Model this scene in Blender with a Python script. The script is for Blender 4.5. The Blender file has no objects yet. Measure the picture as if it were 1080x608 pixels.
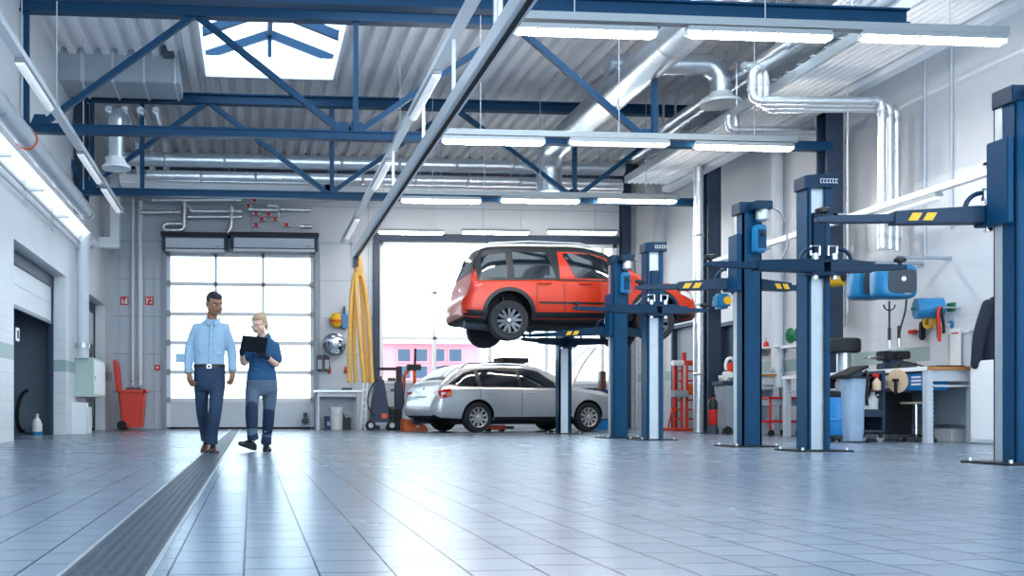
import bpy, bmesh, math, random
from mathutils import Vector, Matrix, Euler
random.seed(7)
S = bpy.context.scene
COL = S.collection
PI = math.pi
# ---------------------------------------------------------------- camera
F = 970.0; CX, CY = 339.0, 435.0; CH = 0.43; TH = math.atan(74/970.0)
ST, CT = math.sin(TH), math.cos(TH)
cd = bpy.data.cameras.new('camera'); cam = bpy.data.objects.new('camera', cd); COL.objects.link(cam)
cd.sensor_fit = 'HORIZONTAL'; cd.sensor_width = 36; cd.lens = F/1080*36
cd.shift_x = (540-CX)/1080; cd.shift_y = (CY-304)/1080
cam.location = (0, 0, CH); cam.rotation_euler = (PI/2, 0, -TH)
S.camera = cam
def PY(u, v, Y):            # measured point of the photograph on the plane at depth Y
    a = (u-CX)/F; t = Y/(CT-a*ST)
    return Vector((t*(ST+a*CT), Y, CH+t*(CY-v)/F))
def PX(u, v, X):
    a = (u-CX)/F; t = X/(ST+a*CT)
    return Vector((X, t*(CT-a*ST), CH+t*(CY-v)/F))
def PF(u, v):
    a = (u-CX)/F; t = CH*F/(v-CY)
    return Vector((t*(ST+a*CT), t*(CT-a*ST), 0))
def PZ(u, v, Z):
    a = (u-CX)/F; t = (Z-CH)*F/(CY-v)
    return Vector((t*(ST+a*CT), t*(CT-a*ST), Z))
# ---------------------------------------------------------------- materials
def c(r, g, b):
    f = lambda x: (x/255/12.92) if x/255 <= .04045 else ((x/255+.055)/1.055)**2.4
    return (f(r), f(g), f(b), 1)
MATS = {}
def mat(name, col, rough=.5, metal=0, var=.0, vscale=8, bump=0, bscale=60, emit=0, ecol=None, trans=0, coat=0, spec=.5, alpha=1, ior=1.45):
    m = bpy.data.materials.new(name); m.use_nodes = True
    nt = m.node_tree; b = nt.nodes['Principled BSDF']
    b.inputs['Base Color'].default_value = col
    b.inputs['Roughness'].default_value = rough
    b.inputs['Metallic'].default_value = metal
    b.inputs['Specular IOR Level'].default_value = spec
    b.inputs['IOR'].default_value = ior
    if trans: b.inputs['Transmission Weight'].default_value = trans
    if coat: b.inputs['Coat Weight'].default_value = coat; b.inputs['Coat Roughness'].default_value = .05
    if alpha < 1: b.inputs['Alpha'].default_value = alpha
    if emit:
        b.inputs['Emission Color'].default_value = ecol or col; b.inputs['Emission Strength'].default_value = emit
    tc = nt.nodes.new('ShaderNodeTexCoord')
    if var:
        n = nt.nodes.new('ShaderNodeTexNoise'); n.inputs['Scale'].default_value = vscale; n.inputs['Detail'].default_value = 5
        nt.links.new(tc.outputs['Object'], n.inputs['Vector'])
        mx = nt.nodes.new('ShaderNodeMix'); mx.data_type = 'RGBA'
        mx.inputs[6].default_value = tuple(x*(1-var) for x in col[:3])+(1,)
        mx.inputs[7].default_value = tuple(min(1, x*(1+var)) for x in col[:3])+(1,)
        nt.links.new(n.outputs['Fac'], mx.inputs[0]); nt.links.new(mx.outputs[2], b.inputs['Base Color'])
    if bump:
        n = nt.nodes.new('ShaderNodeTexNoise'); n.inputs['Scale'].default_value = bscale; n.inputs['Detail'].default_value = 4
        nt.links.new(tc.outputs['Object'], n.inputs['Vector'])
        bp = nt.nodes.new('ShaderNodeBump'); bp.inputs['Strength'].default_value = bump; bp.inputs['Distance'].default_value = .02
        nt.links.new(n.outputs['Fac'], bp.inputs['Height']); nt.links.new(bp.outputs['Normal'], b.inputs['Normal'])
    MATS[name] = m
    return m
M = MATS
mat('truss_blue', c(6, 58, 92), .5, 0, .15, 3, spec=.3)
mat('lift_blue', c(2, 64, 100), .38, 0, .08, 4, spec=.35)
mat('lift_dark', c(6, 46, 74), .42, 0, .1, 4, spec=.35)
mat('lift_light', c(40, 128, 180), .4)
mat('reel_blue', c(26, 116, 166), .35, 0, .05, 5)
mat('silver', c(200, 208, 214), .38, .75, .12, 9)
mat('alu', c(226, 231, 236), .42, .25, .06, 9)
mat('galv', c(205, 214, 222), .32, .85, .15, 14, bump=.12, bscale=35)
mat('foil', c(222, 227, 233), .3, .85, .1, 20, bump=.5, bscale=26)
mat('chrome', c(220, 225, 230), .15, 1)
mat('white', c(232, 236, 240), .45, 0, .03, 6)
mat('white_gloss', c(238, 240, 243), .25, 0)
mat('panel', c(206, 214, 224), .5, 0, .04, 3)
mat('grey', c(150, 160, 172), .5, 0, .08, 6)
mat('grey_light', c(186, 194, 203), .5, 0, .06, 6)
mat('dark_grey', c(62, 72, 84), .5, 0, .1, 6)
mat('steel_dark', c(44, 60, 82), .5, .1, .12, 4)
mat('black', c(24, 28, 34), .5, 0, .15, 8)
mat('rubber', c(34, 37, 42), .75, 0, .2, 20)
mat('black_gloss', c(14, 16, 20), .15, 0)
mat('red', c(205, 42, 36), .4, 0, .08, 6)
mat('red_orange', c(214, 62, 34), .4, 0, .08, 6)
mat('bin_red', c(238, 76, 60), .38, 0, .06, 5)
mat('orange', c(222, 96, 30), .45, 0, .08, 6)
mat('yellow', c(236, 182, 36), .45, 0, .08, 6)
mat('hose_yellow', c(226, 176, 92), .55, 0, .12, 12)
mat('wood', c(176, 122, 70), .5, 0, .2, 12)
mat('wood_pale', c(216, 190, 160), .5, 0, .1, 12)
mat('blue_plastic', c(26, 120, 186), .35, 0, .06, 5)
mat('bag', c(150, 172, 196), .3, 0, .15, 9, bump=.5, bscale=14)
mat('white_plastic', c(228, 230, 230), .35, 0, .03)
mat('green', c(36, 120, 84), .45, 0, .1)
mat('pale_green', c(176, 196, 190), .4, 0, .04)
mat('dark_blue_cloth', c(26, 34, 52), .85, 0, .2, 18, bump=.3, bscale=40)
mat('navy', c(24, 48, 96), .5, 0, .1)
mat('mirror', c(222, 230, 236), .04, 1)
mat('tube_light', c(255, 250, 240), .4, emit=36, ecol=(1, .95, .86, 1))
mat('tube_far', c(255, 250, 240), .4, emit=32, ecol=(1, .95, .86, 1))
mat('tube_dim', c(240, 240, 240), .4, emit=.5, ecol=(1, .97, .92, 1))
mat('tube_soft', c(250, 252, 255), .4, emit=.12, ecol=(.93, .97, 1, 1))
mat('glow_white', c(250, 252, 255), .4, emit=.9, ecol=(.92, .97, 1, 1))
mat('lamp_body', c(150, 158, 164), .45, .3)
# cars
mat('car_orange', c(196, 48, 12), .32, .1, 0, coat=.35)
mat('car_silver', c(206, 209, 213), .3, .55, 0, coat=.6)
mat('car_glass', c(24, 32, 40), .05, 0, spec=.7)
mat('car_black', c(20, 23, 28), .35, 0)
mat('under', c(22, 26, 32), .7, .1, .3, 6)
mat('rim_dark', c(98, 102, 108), .3, .7)
mat('rim_light', c(190, 192, 192), .35, .6)
mat('lamp_red', c(196, 24, 24), .15, 0, coat=.8)
mat('lamp_amber', c(240, 120, 30), .15, 0, coat=.8)
mat('lamp_clear', c(225, 228, 232), .1, .2, coat=.8)
# people
mat('skin_man', c(150, 104, 82), .55, 0, .08, 14)
mat('skin_woman', c(222, 178, 156), .5, 0, .05, 14)
mat('hair_black', c(22, 26, 36), .5, 0, .3, 60, bump=.4, bscale=120)
mat('hair_blonde', c(176, 150, 118), .5, 0, .3, 60, bump=.4, bscale=120)
mat('shirt_light', c(146, 176, 200), .75, 0, .06, 20, bump=.12, bscale=22)
mat('polo_blue', c(30, 78, 118), .8, 0, .1, 18, bump=.14, bscale=20)
mat('trouser_navy', c(34, 54, 80), .8, 0, .12, 16, bump=.15, bscale=18)
mat('trouser_grey', c(78, 96, 116), .8, 0, .1, 16, bump=.15, bscale=18)
mat('patch_navy', c(28, 42, 72), .8, 0, .12, 16)
mat('leather_brown', c(84, 52, 40), .35, 0, .15, 20)
mat('leather_black', c(18, 22, 30), .4, 0, .15, 20)
mat('eye', c(235, 235, 235), .2); mat('lip', c(178, 96, 92), .5); mat('lip_man', c(120, 72, 64), .5)
# outside
mat('facade_pink', c(226, 140, 148), .7, 0, .05, 1)
mat('facade_pale', c(214, 224, 236), .7, 0, .04, 1)
mat('window_out', c(56, 78, 98), .3)
mat('asphalt', c(205, 208, 212), .8, 0, .06, 1)
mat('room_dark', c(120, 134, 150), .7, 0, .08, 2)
def glassmat():
    m = bpy.data.materials.new('pane_glass'); m.use_nodes = True; nt = m.node_tree; nt.nodes.clear()
    o = nt.nodes.new('ShaderNodeOutputMaterial'); mx = nt.nodes.new('ShaderNodeMixShader')
    t = nt.nodes.new('ShaderNodeBsdfTransparent'); g = nt.nodes.new('ShaderNodeBsdfGlossy'); fr = nt.nodes.new('ShaderNodeFresnel')
    t.inputs['Color'].default_value = (.93, .96, .97, 1); g.inputs['Roughness'].default_value = .03; fr.inputs['IOR'].default_value = 1.45
    nt.links.new(fr.outputs[0], mx.inputs[0]); nt.links.new(t.outputs[0], mx.inputs[1]); nt.links.new(g.outputs[0], mx.inputs[2]); nt.links.new(mx.outputs[0], o.inputs[0])
    M['pane'] = m
    m2 = bpy.data.materials.new('polycarbonate'); m2.use_nodes = True; nt = m2.node_tree; nt.nodes.clear()
    o = nt.nodes.new('ShaderNodeOutputMaterial'); mx = nt.nodes.new('ShaderNodeMixShader'); mx.inputs[0].default_value = .45
    t = nt.nodes.new('ShaderNodeBsdfTransparent'); g = nt.nodes.new('ShaderNodeBsdfTranslucent'); g.inputs['Color'].default_value = (.95, .97, 1, 1)
    nt.links.new(t.outputs[0], mx.inputs[1]); nt.links.new(g.outputs[0], mx.inputs[2]); nt.links.new(mx.outputs[0], o.inputs[0])
    M['poly'] = m2
glassmat()
def nodemat(name):
    m = bpy.data.materials.new(name); m.use_nodes = True; M[name] = m
    return m, m.node_tree, m.node_tree.nodes['Principled BSDF']
def floor_mat():
    m, nt, b = nodemat('floor_tiles')
    N, L = nt.nodes.new, nt.links.new
    tc = N('ShaderNodeTexCoord'); mp = N('ShaderNodeMapping'); mp.inputs['Rotation'].default_value = (0, 0, PI/2)
    mp.inputs['Location'].default_value = (.05, .02, 0)
    L(tc.outputs['Object'], mp.inputs['Vector'])
    br = N('ShaderNodeTexBrick'); br.inputs['Scale'].default_value = 1; br.inputs['Brick Width'].default_value = .2; br.inputs['Row Height'].default_value = .2
    br.inputs['Mortar Size'].default_value = .0036; br.inputs['Mortar Smooth'].default_value = .2; br.offset = .37; br.inputs['Bias'].default_value = 0
    br.inputs['Color1'].default_value = c(120, 135, 152); br.inputs['Color2'].default_value = c(127, 142, 159); br.inputs['Mortar'].default_value = c(40, 56, 74)
    L(mp.outputs[0], br.inputs['Vector'])
    n = N('ShaderNodeTexNoise'); n.inputs['Scale'].default_value = .8; n.inputs['Detail'].default_value = 6; L(tc.outputs['Object'], n.inputs['Vector'])
    mx = N('ShaderNodeMix'); mx.data_type = 'RGBA'; mx.blend_type = 'MULTIPLY'; mx.inputs[0].default_value = .18
    L(br.outputs['Color'], mx.inputs[6]); L(n.outputs['Fac'], mx.inputs[7]); L(mx.outputs[2], b.inputs['Base Color'])
    mr = N('ShaderNodeMapRange'); mr.inputs['To Min'].default_value = .2; mr.inputs['To Max'].default_value = .32
    L(n.outputs['Fac'], mr.inputs['Value']); L(mr.outputs[0], b.inputs['Roughness'])
    bp = N('ShaderNodeBump'); bp.inputs['Strength'].default_value = .25; bp.inputs['Distance'].default_value = .002; bp.invert = True
    L(br.outputs['Fac'], bp.inputs['Height']); L(bp.outputs[0], b.inputs['Normal'])
    sp_ = N('ShaderNodeMapRange'); sp_.inputs['To Min'].default_value = .33; sp_.inputs['To Max'].default_value = .05
    L(br.outputs['Fac'], sp_.inputs['Value']); L(sp_.outputs[0], b.inputs['Specular IOR Level'])
floor_mat()
def wall_mat(name, axis, base, ztile, grout, band=True):
    m, nt, b = nodemat(name)
    N, L = nt.nodes.new, nt.links.new
    tc = N('ShaderNodeTexCoord'); sp = N('ShaderNodeSeparateXYZ'); L(tc.outputs['Object'], sp.inputs[0])
    cb = N('ShaderNodeCombineXYZ'); L(sp.outputs[axis], cb.inputs[0]); L(sp.outputs[2], cb.inputs[1])
    br = N('ShaderNodeTexBrick'); br.offset = 0 if band else .5
    br.inputs['Scale'].default_value = 1; br.inputs['Brick Width'].default_value = .3; br.inputs['Row Height'].default_value = .2
    br.inputs['Mortar Size'].default_value = .004; br.inputs['Color1'].default_value = base; br.inputs['Color2'].default_value = base; br.inputs['Mortar'].default_value = grout
    L(cb.outputs[0], br.inputs['Vector'])
    def step(lo):
        g = N('ShaderNodeMath'); g.operation = 'GREATER_THAN'; g.inputs[1].default_value = lo; L(sp.outputs[2], g.inputs[0]); return g
    a = step(ztile)
    m1 = N('ShaderNodeMix'); m1.data_type = 'RGBA'; L(a.outputs[0], m1.inputs[0]); L(br.outputs['Color'], m1.inputs[6]); m1.inputs[7].default_value = base
    out = m1.outputs[2]
    if band:
        lo, hi = step(1.2), step(1.42); sb = N('ShaderNodeMath'); sb.operation = 'SUBTRACT'; L(lo.outputs[0], sb.inputs[0]); L(hi.outputs[0], sb.inputs[1])
        m2 = N('ShaderNodeMix'); m2.data_type = 'RGBA'; L(sb.outputs[0], m2.inputs[0]); L(out, m2.inputs[6]); m2.inputs[7].default_value = c(160, 186, 186); out = m2.outputs[2]
    n = N('ShaderNodeTexNoise'); n.inputs['Scale'].default_value = 1.5; n.inputs['Detail'].default_value = 5; L(tc.outputs['Object'], n.inputs['Vector'])
    mr = N('ShaderNodeMapRange'); mr.inputs['To Min'].default_value = .9; mr.inputs['To Max'].default_value = 1.05; L(n.outputs['Fac'], mr.inputs['Value'])
    mm = N('ShaderNodeVectorMath'); mm.operation = 'SCALE'; L(out, mm.inputs[0]); L(mr.outputs[0], mm.inputs['Scale'])
    L(mm.outputs[0], b.inputs['Base Color']); b.inputs['Roughness'].default_value = .45
wall_mat('wall_left_mat', 1, c(226, 230, 235), 2.0, c(196, 204, 214))
wall_mat('wall_right_mat', 1, c(212, 217, 225), 2.0, c(194, 200, 209))
def back_mat():
    m, nt, b = nodemat('wall_back_mat'); N, L = nt.nodes.new, nt.links.new
    tc = N('ShaderNodeTexCoord'); sp = N('ShaderNodeSeparateXYZ'); L(tc.outputs['Object'], sp.inputs[0])
    cb = N('ShaderNodeCombineXYZ'); L(sp.outputs[0], cb.inputs[0]); L(sp.outputs[2], cb.inputs[1])
    br = N('ShaderNodeTexBrick'); br.offset = 0; br.inputs['Scale'].default_value = 1; br.inputs['Brick Width'].default_value = 3; br.inputs['Row Height'].default_value = .95
    br.inputs['Mortar Size'].default_value = .012; br.inputs['Color1'].default_value = c(190, 197, 208); br.inputs['Color2'].default_value = c(186, 193, 205); br.inputs['Mortar'].default_value = c(150, 160, 176)
    L(cb.outputs[0], br.inputs['Vector']); L(br.outputs['Color'], b.inputs['Base Color']); b.inputs['Roughness'].default_value = .4
back_mat()
mat('deck', c(236, 238, 243), .5, .05, .08, .6)
mat('drain', c(74, 84, 96), .45, .4, .2, 6)
# ---------------------------------------------------------------- mesh builder
def basis(d):
    d = d.normalized(); u = Vector((0, 0, 1)) if abs(d.z) < .95 else Vector((1, 0, 0))
    a = d.cross(u).normalized(); return a, a.cross(d).normalized()
class MB:
    def __init__(s): s.v = []; s.f = []; s.g = []
    def add(s, vs, fs):
        o = len(s.v); s.g.append((o, len(vs), len(s.f), len(fs))); s.v += [Vector(p) for p in vs]; s.f += [tuple(i+o for i in f) for f in fs]; return s
    def box(s, ctr, size, rot=None):
        x, y, z = (k/2 for k in size); C = Vector(ctr)
        vs = [Vector(p) for p in ((-x, -y, -z), (x, -y, -z), (x, y, -z), (-x, y, -z), (-x, -y, z), (x, -y, z), (x, y, z), (-x, y, z))]
        if rot is not None: vs = [rot @ p for p in vs]
        return s.add([C+p for p in vs], [(0, 3, 2, 1), (4, 5, 6, 7), (0, 1, 5, 4), (1, 2, 6, 5), (2, 3, 7, 6), (3, 0, 4, 7)])
    def b2(s, p, q):
        return s.box([(a+b)/2 for a, b in zip(p, q)], [abs(b-a) for a, b in zip(p, q)])
    def bar(s, p, q, w, h=None, up=None):
        p, q = Vector(p), Vector(q); d = (q-p).normalized(); h = h or w
        if up is None: a, b = basis(d)
        else: a = d.cross(Vector(up)).normalized(); b = a.cross(d).normalized()
        vs = [e+a*i*w/2+b*j*h/2 for e in (p, q) for i, j in ((-1, -1), (1, -1), (1, 1), (-1, 1))]
        return s.add(vs, [(3, 2, 1, 0), (4, 5, 6, 7), (0, 1, 5, 4), (1, 2, 6, 5), (2, 3, 7, 6), (3, 0, 4, 7)])
    def loft(s, rings, cap=True, closed=True):
        n = len(rings[0]); vs = [p for r in rings for p in r]; fs = []
        for i in range(len(rings)-1):
            for j in range(n if closed else n-1):
                k = (j+1) % n; fs.append((i*n+j, i*n+k, (i+1)*n+k, (i+1)*n+j))
        if cap and closed:
            fs.append(tuple(range(n-1, -1, -1))); fs.append(tuple((len(rings)-1)*n+j for j in range(n)))
        return s.add(vs, fs)
    def tube(s, pts, r, n=10, cap=True, flat=1.0):
        pts = [Vector(p) for p in pts]; m = len(pts); rs = r if isinstance(r, (list, tuple)) else [r]*m
        d0 = (pts[1]-pts[0]).normalized(); a, b = basis(d0); rings = []
        for i, p in enumerate(pts):
            d = (pts[min(i+1, m-1)]-pts[max(i-1, 0)]).normalized()
            a = (a-d*a.dot(d)).normalized(); b = d.cross(a).normalized()
            rings.append([p+a*(rs[i]*math.cos(t*2*PI/n))+b*(rs[i]*flat*math.sin(t*2*PI/n)) for t in range(n)])
        return s.loft(rings, cap)
    def cyl(s, p, q, r, n=16, r2=None): return s.tube([p, q], [r, r if r2 is None else r2], n)
    def lathe(s, prof, o, ax=(0, 0, 1), n=24, cap=True):
        ax = Vector(ax).normalized(); a, b = basis(ax); o = Vector(o)
        return s.loft([[o+ax*h+a*(r*math.cos(t*2*PI/n))+b*(r*math.sin(t*2*PI/n)) for t in range(n)] for r, h in prof], cap)
    def prism(s, poly, d):
        n = len(poly); d = Vector(d); vs = [Vector(p) for p in poly]+[Vector(p)+d for p in poly]
        return s.add(vs, [tuple(range(n-1, -1, -1)), tuple(range(n, 2*n))]+[(i, (i+1) % n, n+(i+1) % n, n+i) for i in range(n)])
    def ell(s, ctr, r, rot=None, nu=16, nv=10):
        C = Vector(ctr); rings = []
        for i in range(nv+1):
            t = PI*(.03+.94*i/nv); rings.append([])
            for j in range(nu):
                p = Vector((math.sin(t)*math.cos(j*2*PI/nu)*r[0], math.sin(t)*math.sin(j*2*PI/nu)*r[1], -math.cos(t)*r[2]))
                rings[-1].append(C+(rot @ p if rot is not None else p))
        return s.loft(rings)
    def obj(s, name, m, ofs=(0, 0, 0), bevel=0, ang=38, fix=True):
        me = bpy.data.meshes.new(name); o = Vector(ofs)
        me.from_pydata([p-o for p in s.v], [], s.f); me.update()
        bm = bmesh.new(); bm.from_mesh(me)
        if fix: bmesh.ops.recalc_face_normals(bm, faces=bm.faces)
        if bevel:
            es = [e for e in bm.edges if len(e.link_faces) == 2 and e.calc_face_angle(0) > .6]
            try: bmesh.ops.bevel(bm, geom=es, offset=bevel, segments=2, affect='EDGES', clamp_overlap=True)
            except Exception: pass
        bm.to_mesh(me); bm.free()
        me.shade_smooth(); me.set_sharp_from_angle(angle=math.radians(ang))
        me.materials.append(M[m] if isinstance(m, str) else m)
        ob = bpy.data.objects.new(name, me); COL.objects.link(ob); return ob
def tag(o, label, cat, group=None, kind=None):
    o['label'] = label; o['category'] = cat
    if group: o['group'] = group
    if kind: o['kind'] = kind
    return o
def thing(name, label, cat, loc, group=None):
    o = bpy.data.objects.new(name, None); COL.objects.link(o); o.location = loc; o.empty_display_size = .1
    return tag(o, label, cat, group)
OFS = {}
EACH = set('hanger flange gusset collar joint_collar hanger_wire anchor_bolt pivot_pin clip end_cap hinge button pull_handle guide_rail wall_bracket top_edge bonnet_ribs bonnet_rib handle_frame side_panels side_panel stile rung valve_body clamp'.split())
def part(name, mb, m, par, bevel=0, label=None, ang=38, kind=None):
    if name in EACH and len(mb.g) > 1:
        o = None
        for (v0, nv, f0, nf) in mb.g:
            q = MB(); q.v = mb.v[v0:v0+nv]; q.f = [tuple(i-v0 for i in f) for f in mb.f[f0:f0+nf]]; q.g = [(0, nv, 0, nf)]
            o = part(name, q, m, par, bevel, label, ang, kind)
        return o
    w = OFS.get(par.name)
    if w is None: w = Vector(par.location)
    o = mb.obj(name, m, w, bevel, ang); o.parent = par; OFS[o.name] = w
    if label: o['label'] = label
    if kind: o['kind'] = kind
    return o
def solo(name, mb, m, label, cat, group=None, bevel=0, kind=None, ang=38):
    lo = Vector([min(p[i] for p in mb.v) for i in range(3)]); hi = Vector([max(p[i] for p in mb.v) for i in range(3)])
    w = Vector(((lo.x+hi.x)/2, (lo.y+hi.y)/2, lo.z))
    o = mb.obj(name, m, w, bevel, ang); o.location = w; OFS[o.name] = w
    return tag(o, label, cat, group, kind)
def struct(name, mb, m, par=None, bevel=0, ang=38):
    if par is not None: return part(name, mb, m, par, bevel, ang=ang)
    o = mb.obj(name, m, (0, 0, 0), bevel, ang); OFS[o.name] = Vector((0, 0, 0)); o['kind'] = 'structure'; return o
def copy_tree(o, par=None):
    q = o.copy(); COL.objects.link(q)
    if par is not None: q.parent = par
    for ch in list(o.children): copy_tree(ch, q)
    return q
def arc(c0, r, a0, a1, n, ax1, ax2):
    c0, ax1, ax2 = Vector(c0), Vector(ax1), Vector(ax2)
    return [c0+ax1*(r*math.cos(a0+(a1-a0)*i/n))+ax2*(r*math.sin(a0+(a1-a0)*i/n)) for i in range(n+1)]
def bez(p, q, r, s, n=12):
    p, q, r, s = map(Vector, (p, q, r, s))
    return [p*(1-t)**3+q*3*t*(1-t)**2+r*3*t*t*(1-t)+s*t**3 for t in [i/n for i in range(n+1)]]
# ================================================================ SETTING
XL, XR, YB, ZR = -3.5, 10.1, 23.5, 6.95
Y0 = -2.0
struct('floor', MB().b2((XL-3.5, Y0, -.1), (XR+.3, YB+.3, 0)), 'floor_tiles')
# left wall with two door openings
D1 = (13.9, 17.75); D2 = (19.85, 22.4); DT = 3.0
wl = MB()
xa = XL-.3
for y0, y1, z0, z1 in ((Y0, 10.6, 0, 7.1), (10.6, 12.72, 2.12, 7.1), (12.72, D1[0], 0, 7.1), (D1[0], D1[1], DT, 7.1), (D1[1], D2[0], 0, 7.1), (D2[0], D2[1], DT, 7.1), (D2[1], YB+.3, 0, 7.1)):
    wl.b2((xa, y0, z0), (XL, y1, z1))
struct('wall_left', wl, 'wall_left_mat')
# small side rooms behind the left openings
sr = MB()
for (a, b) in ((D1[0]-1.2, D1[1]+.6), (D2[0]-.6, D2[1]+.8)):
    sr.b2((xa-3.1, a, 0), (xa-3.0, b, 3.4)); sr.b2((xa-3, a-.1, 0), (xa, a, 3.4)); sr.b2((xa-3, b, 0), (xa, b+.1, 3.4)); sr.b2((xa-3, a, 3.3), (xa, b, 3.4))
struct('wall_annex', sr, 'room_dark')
# right wall: two doors cut in
DR1 = (20.2, 21.4); DR2 = (18.35, 19.15)
wr = MB()
for y0, y1, z0, z1 in ((Y0, DR2[0], 0, 7.1), (DR2[0], DR2[1], 2.3, 7.1), (DR2[1], DR1[0], 0, 7.1), (DR1[0], DR1[1], 2.45, 7.1), (DR1[1], YB+.3, 0, 7.1)):
    wr.b2((XR, y0, z0), (XR+.3, y1, z1))
struct('wall_right', wr, 'wall_right_mat')
# back wall with garage door and window openings
gx0, gx1 = PY(176, 452, YB).x, PY(331, 452, YB).x; gz = PY(250, 267, YB).z
wx0, wx1 = PY(400, 300, YB).x, PY(650, 300, YB).x; wz0, wz1 = PY(420, 405, YB).z, PY(520, 257, YB).z
wb = MB()
for x0, x1, z0, z1 in ((XL-.3, gx0, 0, 7.1), (gx0, gx1, gz, 7.1), (gx1, wx0, 0, 7.1), (wx0, wx1, 0, wz0), (wx0, wx1, wz1, 7.1), (wx1, XR+.3, 0, 7.1)):
    wb.b2((x0, YB, z0), (x1, YB+.25, z1))
struct('wall_back', wb, 'wall_back_mat')
# ceiling: trapezoid roof deck, ribs running along the hall, with a skylight and an added opening
SKX0, SKX1, SKY0, SKY1 = PY(214, 97, 18.0).x, PY(354, 97, 18.0).x, 14.6, 18.0
holes = [(SKX0, SKX1, SKY0, SKY1), (1.2, 8.2, 9.0, 13.7)]  # second opening is added out of view to let sun onto the right wall
cuts = sorted({Y0, YB+.25} | {h[2] for h in holes} | {h[3] for h in holes})
dk = MB()
def deckstrip(x0, x1, y0, y1):
    pitch = .3; prof = []
    x = x0
    k0 = math.floor(x0/pitch)
    pts = []
    k = k0
    while k*pitch < x1+pitch:
        b = k*pitch
        pts += [(b, 0), (b+.13, 0), (b+.17, .11), (b+.26, .11), (b+.30, 0)]; k += 1
    def zat(xx):
        for (p, q) in zip(pts, pts[1:]):
            if p[0] <= xx <= q[0] and q[0] > p[0]: return p[1]+(q[1]-p[1])*(xx-p[0])/(q[0]-p[0])
        return 0
    prof = [(x0, zat(x0))]+[p for p in pts if x0 < p[0] < x1]+[(x1, zat(x1))]
    dk.loft([[Vector((px, yy, ZR+pz)) for px, pz in prof] for yy in (y0, y1)], cap=False, closed=False)
    dk.b2((x0, y0, ZR+.14), (x1, y1, ZR+.24))
for y0, y1 in zip(cuts, cuts[1:]):
    ym = (y0+y1)/2; hs = sorted((h[0], h[1]) for h in holes if h[2] < ym < h[3]); x = XL-.3
    for a, b in hs: deckstrip(x, a, y0, y1); x = b
    deckstrip(x, XR+.3, y0, y1)
struct('ceiling', dk, 'deck', ang=20)
# gable skylight; the added unseen opening gets only a plain curb
def skylight(h, detailed, idx):
    x0, x1, y0, y1 = h; xm = (x0+x1)/2; zc = ZR+(.4 if detailed else .26); zr = zc+.47
    r = MB()
    for p, q in (((x0, y0, ZR-.01), (x0+.06, y1, zc)), ((x1-.06, y0, ZR-.01), (x1, y1, zc)), ((x0, y0, ZR-.01), (x1, y0+.06, zc)), ((x0, y1-.06, ZR-.01), (x1, y1, zc))):
        r.b2(p, q)
    o = struct('skylight_curb' if detailed else 'trim_%d' % idx, r, 'white')
    if detailed:
        rb = MB()
        nr = 4
        for i in range(nr):
            y = y0+(y1-y0)*i/(nr-1)
            rb.bar((x0, y, zc), (xm, y, zr), .1, .16); rb.bar((x1, y, zc), (xm, y, zr), .1, .16)
        rb.bar((xm, y0, zr), (xm, y1, zr), .1, .14); rb.bar((x0, y0, zc), (x0, y1, zc), .08, .1); rb.bar((x1, y0, zc), (x1, y1, zc), .08, .1)
        rb.bar((xm, y1, zc), (xm, y1, zr), .08)
        struct('skylight_rafters', rb, 'truss_blue', o)
        gl = MB()
        t = .02
        gl.prism([(x0, y0, zc+.08), (xm, y0, zr+.08), (xm, y0, zr+.08+t), (x0, y0, zc+.08+t)], (0, y1-y0, 0))
        gl.prism([(x1, y0, zc+.08), (xm, y0, zr+.08), (xm, y0, zr+.08+t), (x1, y0, zc+.08+t)], (0, y1-y0, 0))
        for y in (y0, y1): gl.prism([(x0, y, zc), (x1, y, zc), (xm, y, zr)], (0, .02, 0))
        struct('skylight_glazing', gl, 'poly', o)
        # ribbed liner on the far upstand
        rl = MB()
        for i in range(16):
            x = x0+(x1-x0)*(i+.5)/16; rl.b2((x-.02, y1-.075, ZR+.04), (x+.02, y1-.06, zc))
        struct('skylight_liner', rl, 'white', o)
    return o
skylight(holes[0], True, 0)
for i, h in enumerate(holes[1:]): skylight(h, False, i+1)  # low unglazed curb round the added opening
# ---------------------------------------------------------------- garage door (sectional) in the back wall
gd = MB(); fr = .09
gy0, gy1 = YB+.02, YB+.09
gd.b2((gx0, gy0, 0), (gx0+fr, gy1, gz)); gd.b2((gx1-fr, gy0, 0), (gx1, gy1, gz))
rows = [267, 300, 331.5, 362, 393, 422.5]
zs = [PY(250, v, YB).z for v in rows]
for i, z in enumerate(zs):
    h = .09 if 0 < i < 5 else .1
    if i == 0: z -= .05
    gd.b2((gx0, gy0, z-h/2), (gx1, gy1, z+h/2))
for u in (227.5, 277.5):
    x = PY(u, 350, YB).x; gd.b2((x-.035, gy0, zs[-1]), (x+.035, gy1, zs[0]))
o = struct('door_1', gd, 'white')
lp = MB(); lp.b2((gx0+.03, gy0+.01, .04), (gx1-.03, gy1-.01, zs[-1]-.03)); part('lower_panel', lp, 'panel', o, .006)
sl = MB(); sl.b2((gx0, gy0, 0), (gx1, gy1, .05)); part('bottom_seal', sl, 'rubber', o)
rl = MB()
for x in (gx0-.07, gx1+.07): rl.b2((x-.05, YB-.08, 0), (x+.05, YB, gz+.15))
part('guide_rail', rl, 'grey', o)
hg = MB()
for z in zs:
    for x in (gx0+.02, gx1-.02): hg.b2((x-.06, YB-.05, z-.07), (x+.06, gy0, z+.07))
part('hinge', hg, 'grey', o)
hd = MB(); hx = PY(322, 446, YB).x; hd.b2((hx-.05, YB-.06, .3), (hx+.05, gy0, .42)); hd.cyl((hx, YB-.09, .2), (hx, gy0, .2), .09)
part('latch', hd, 'dark_grey', o)
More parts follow.
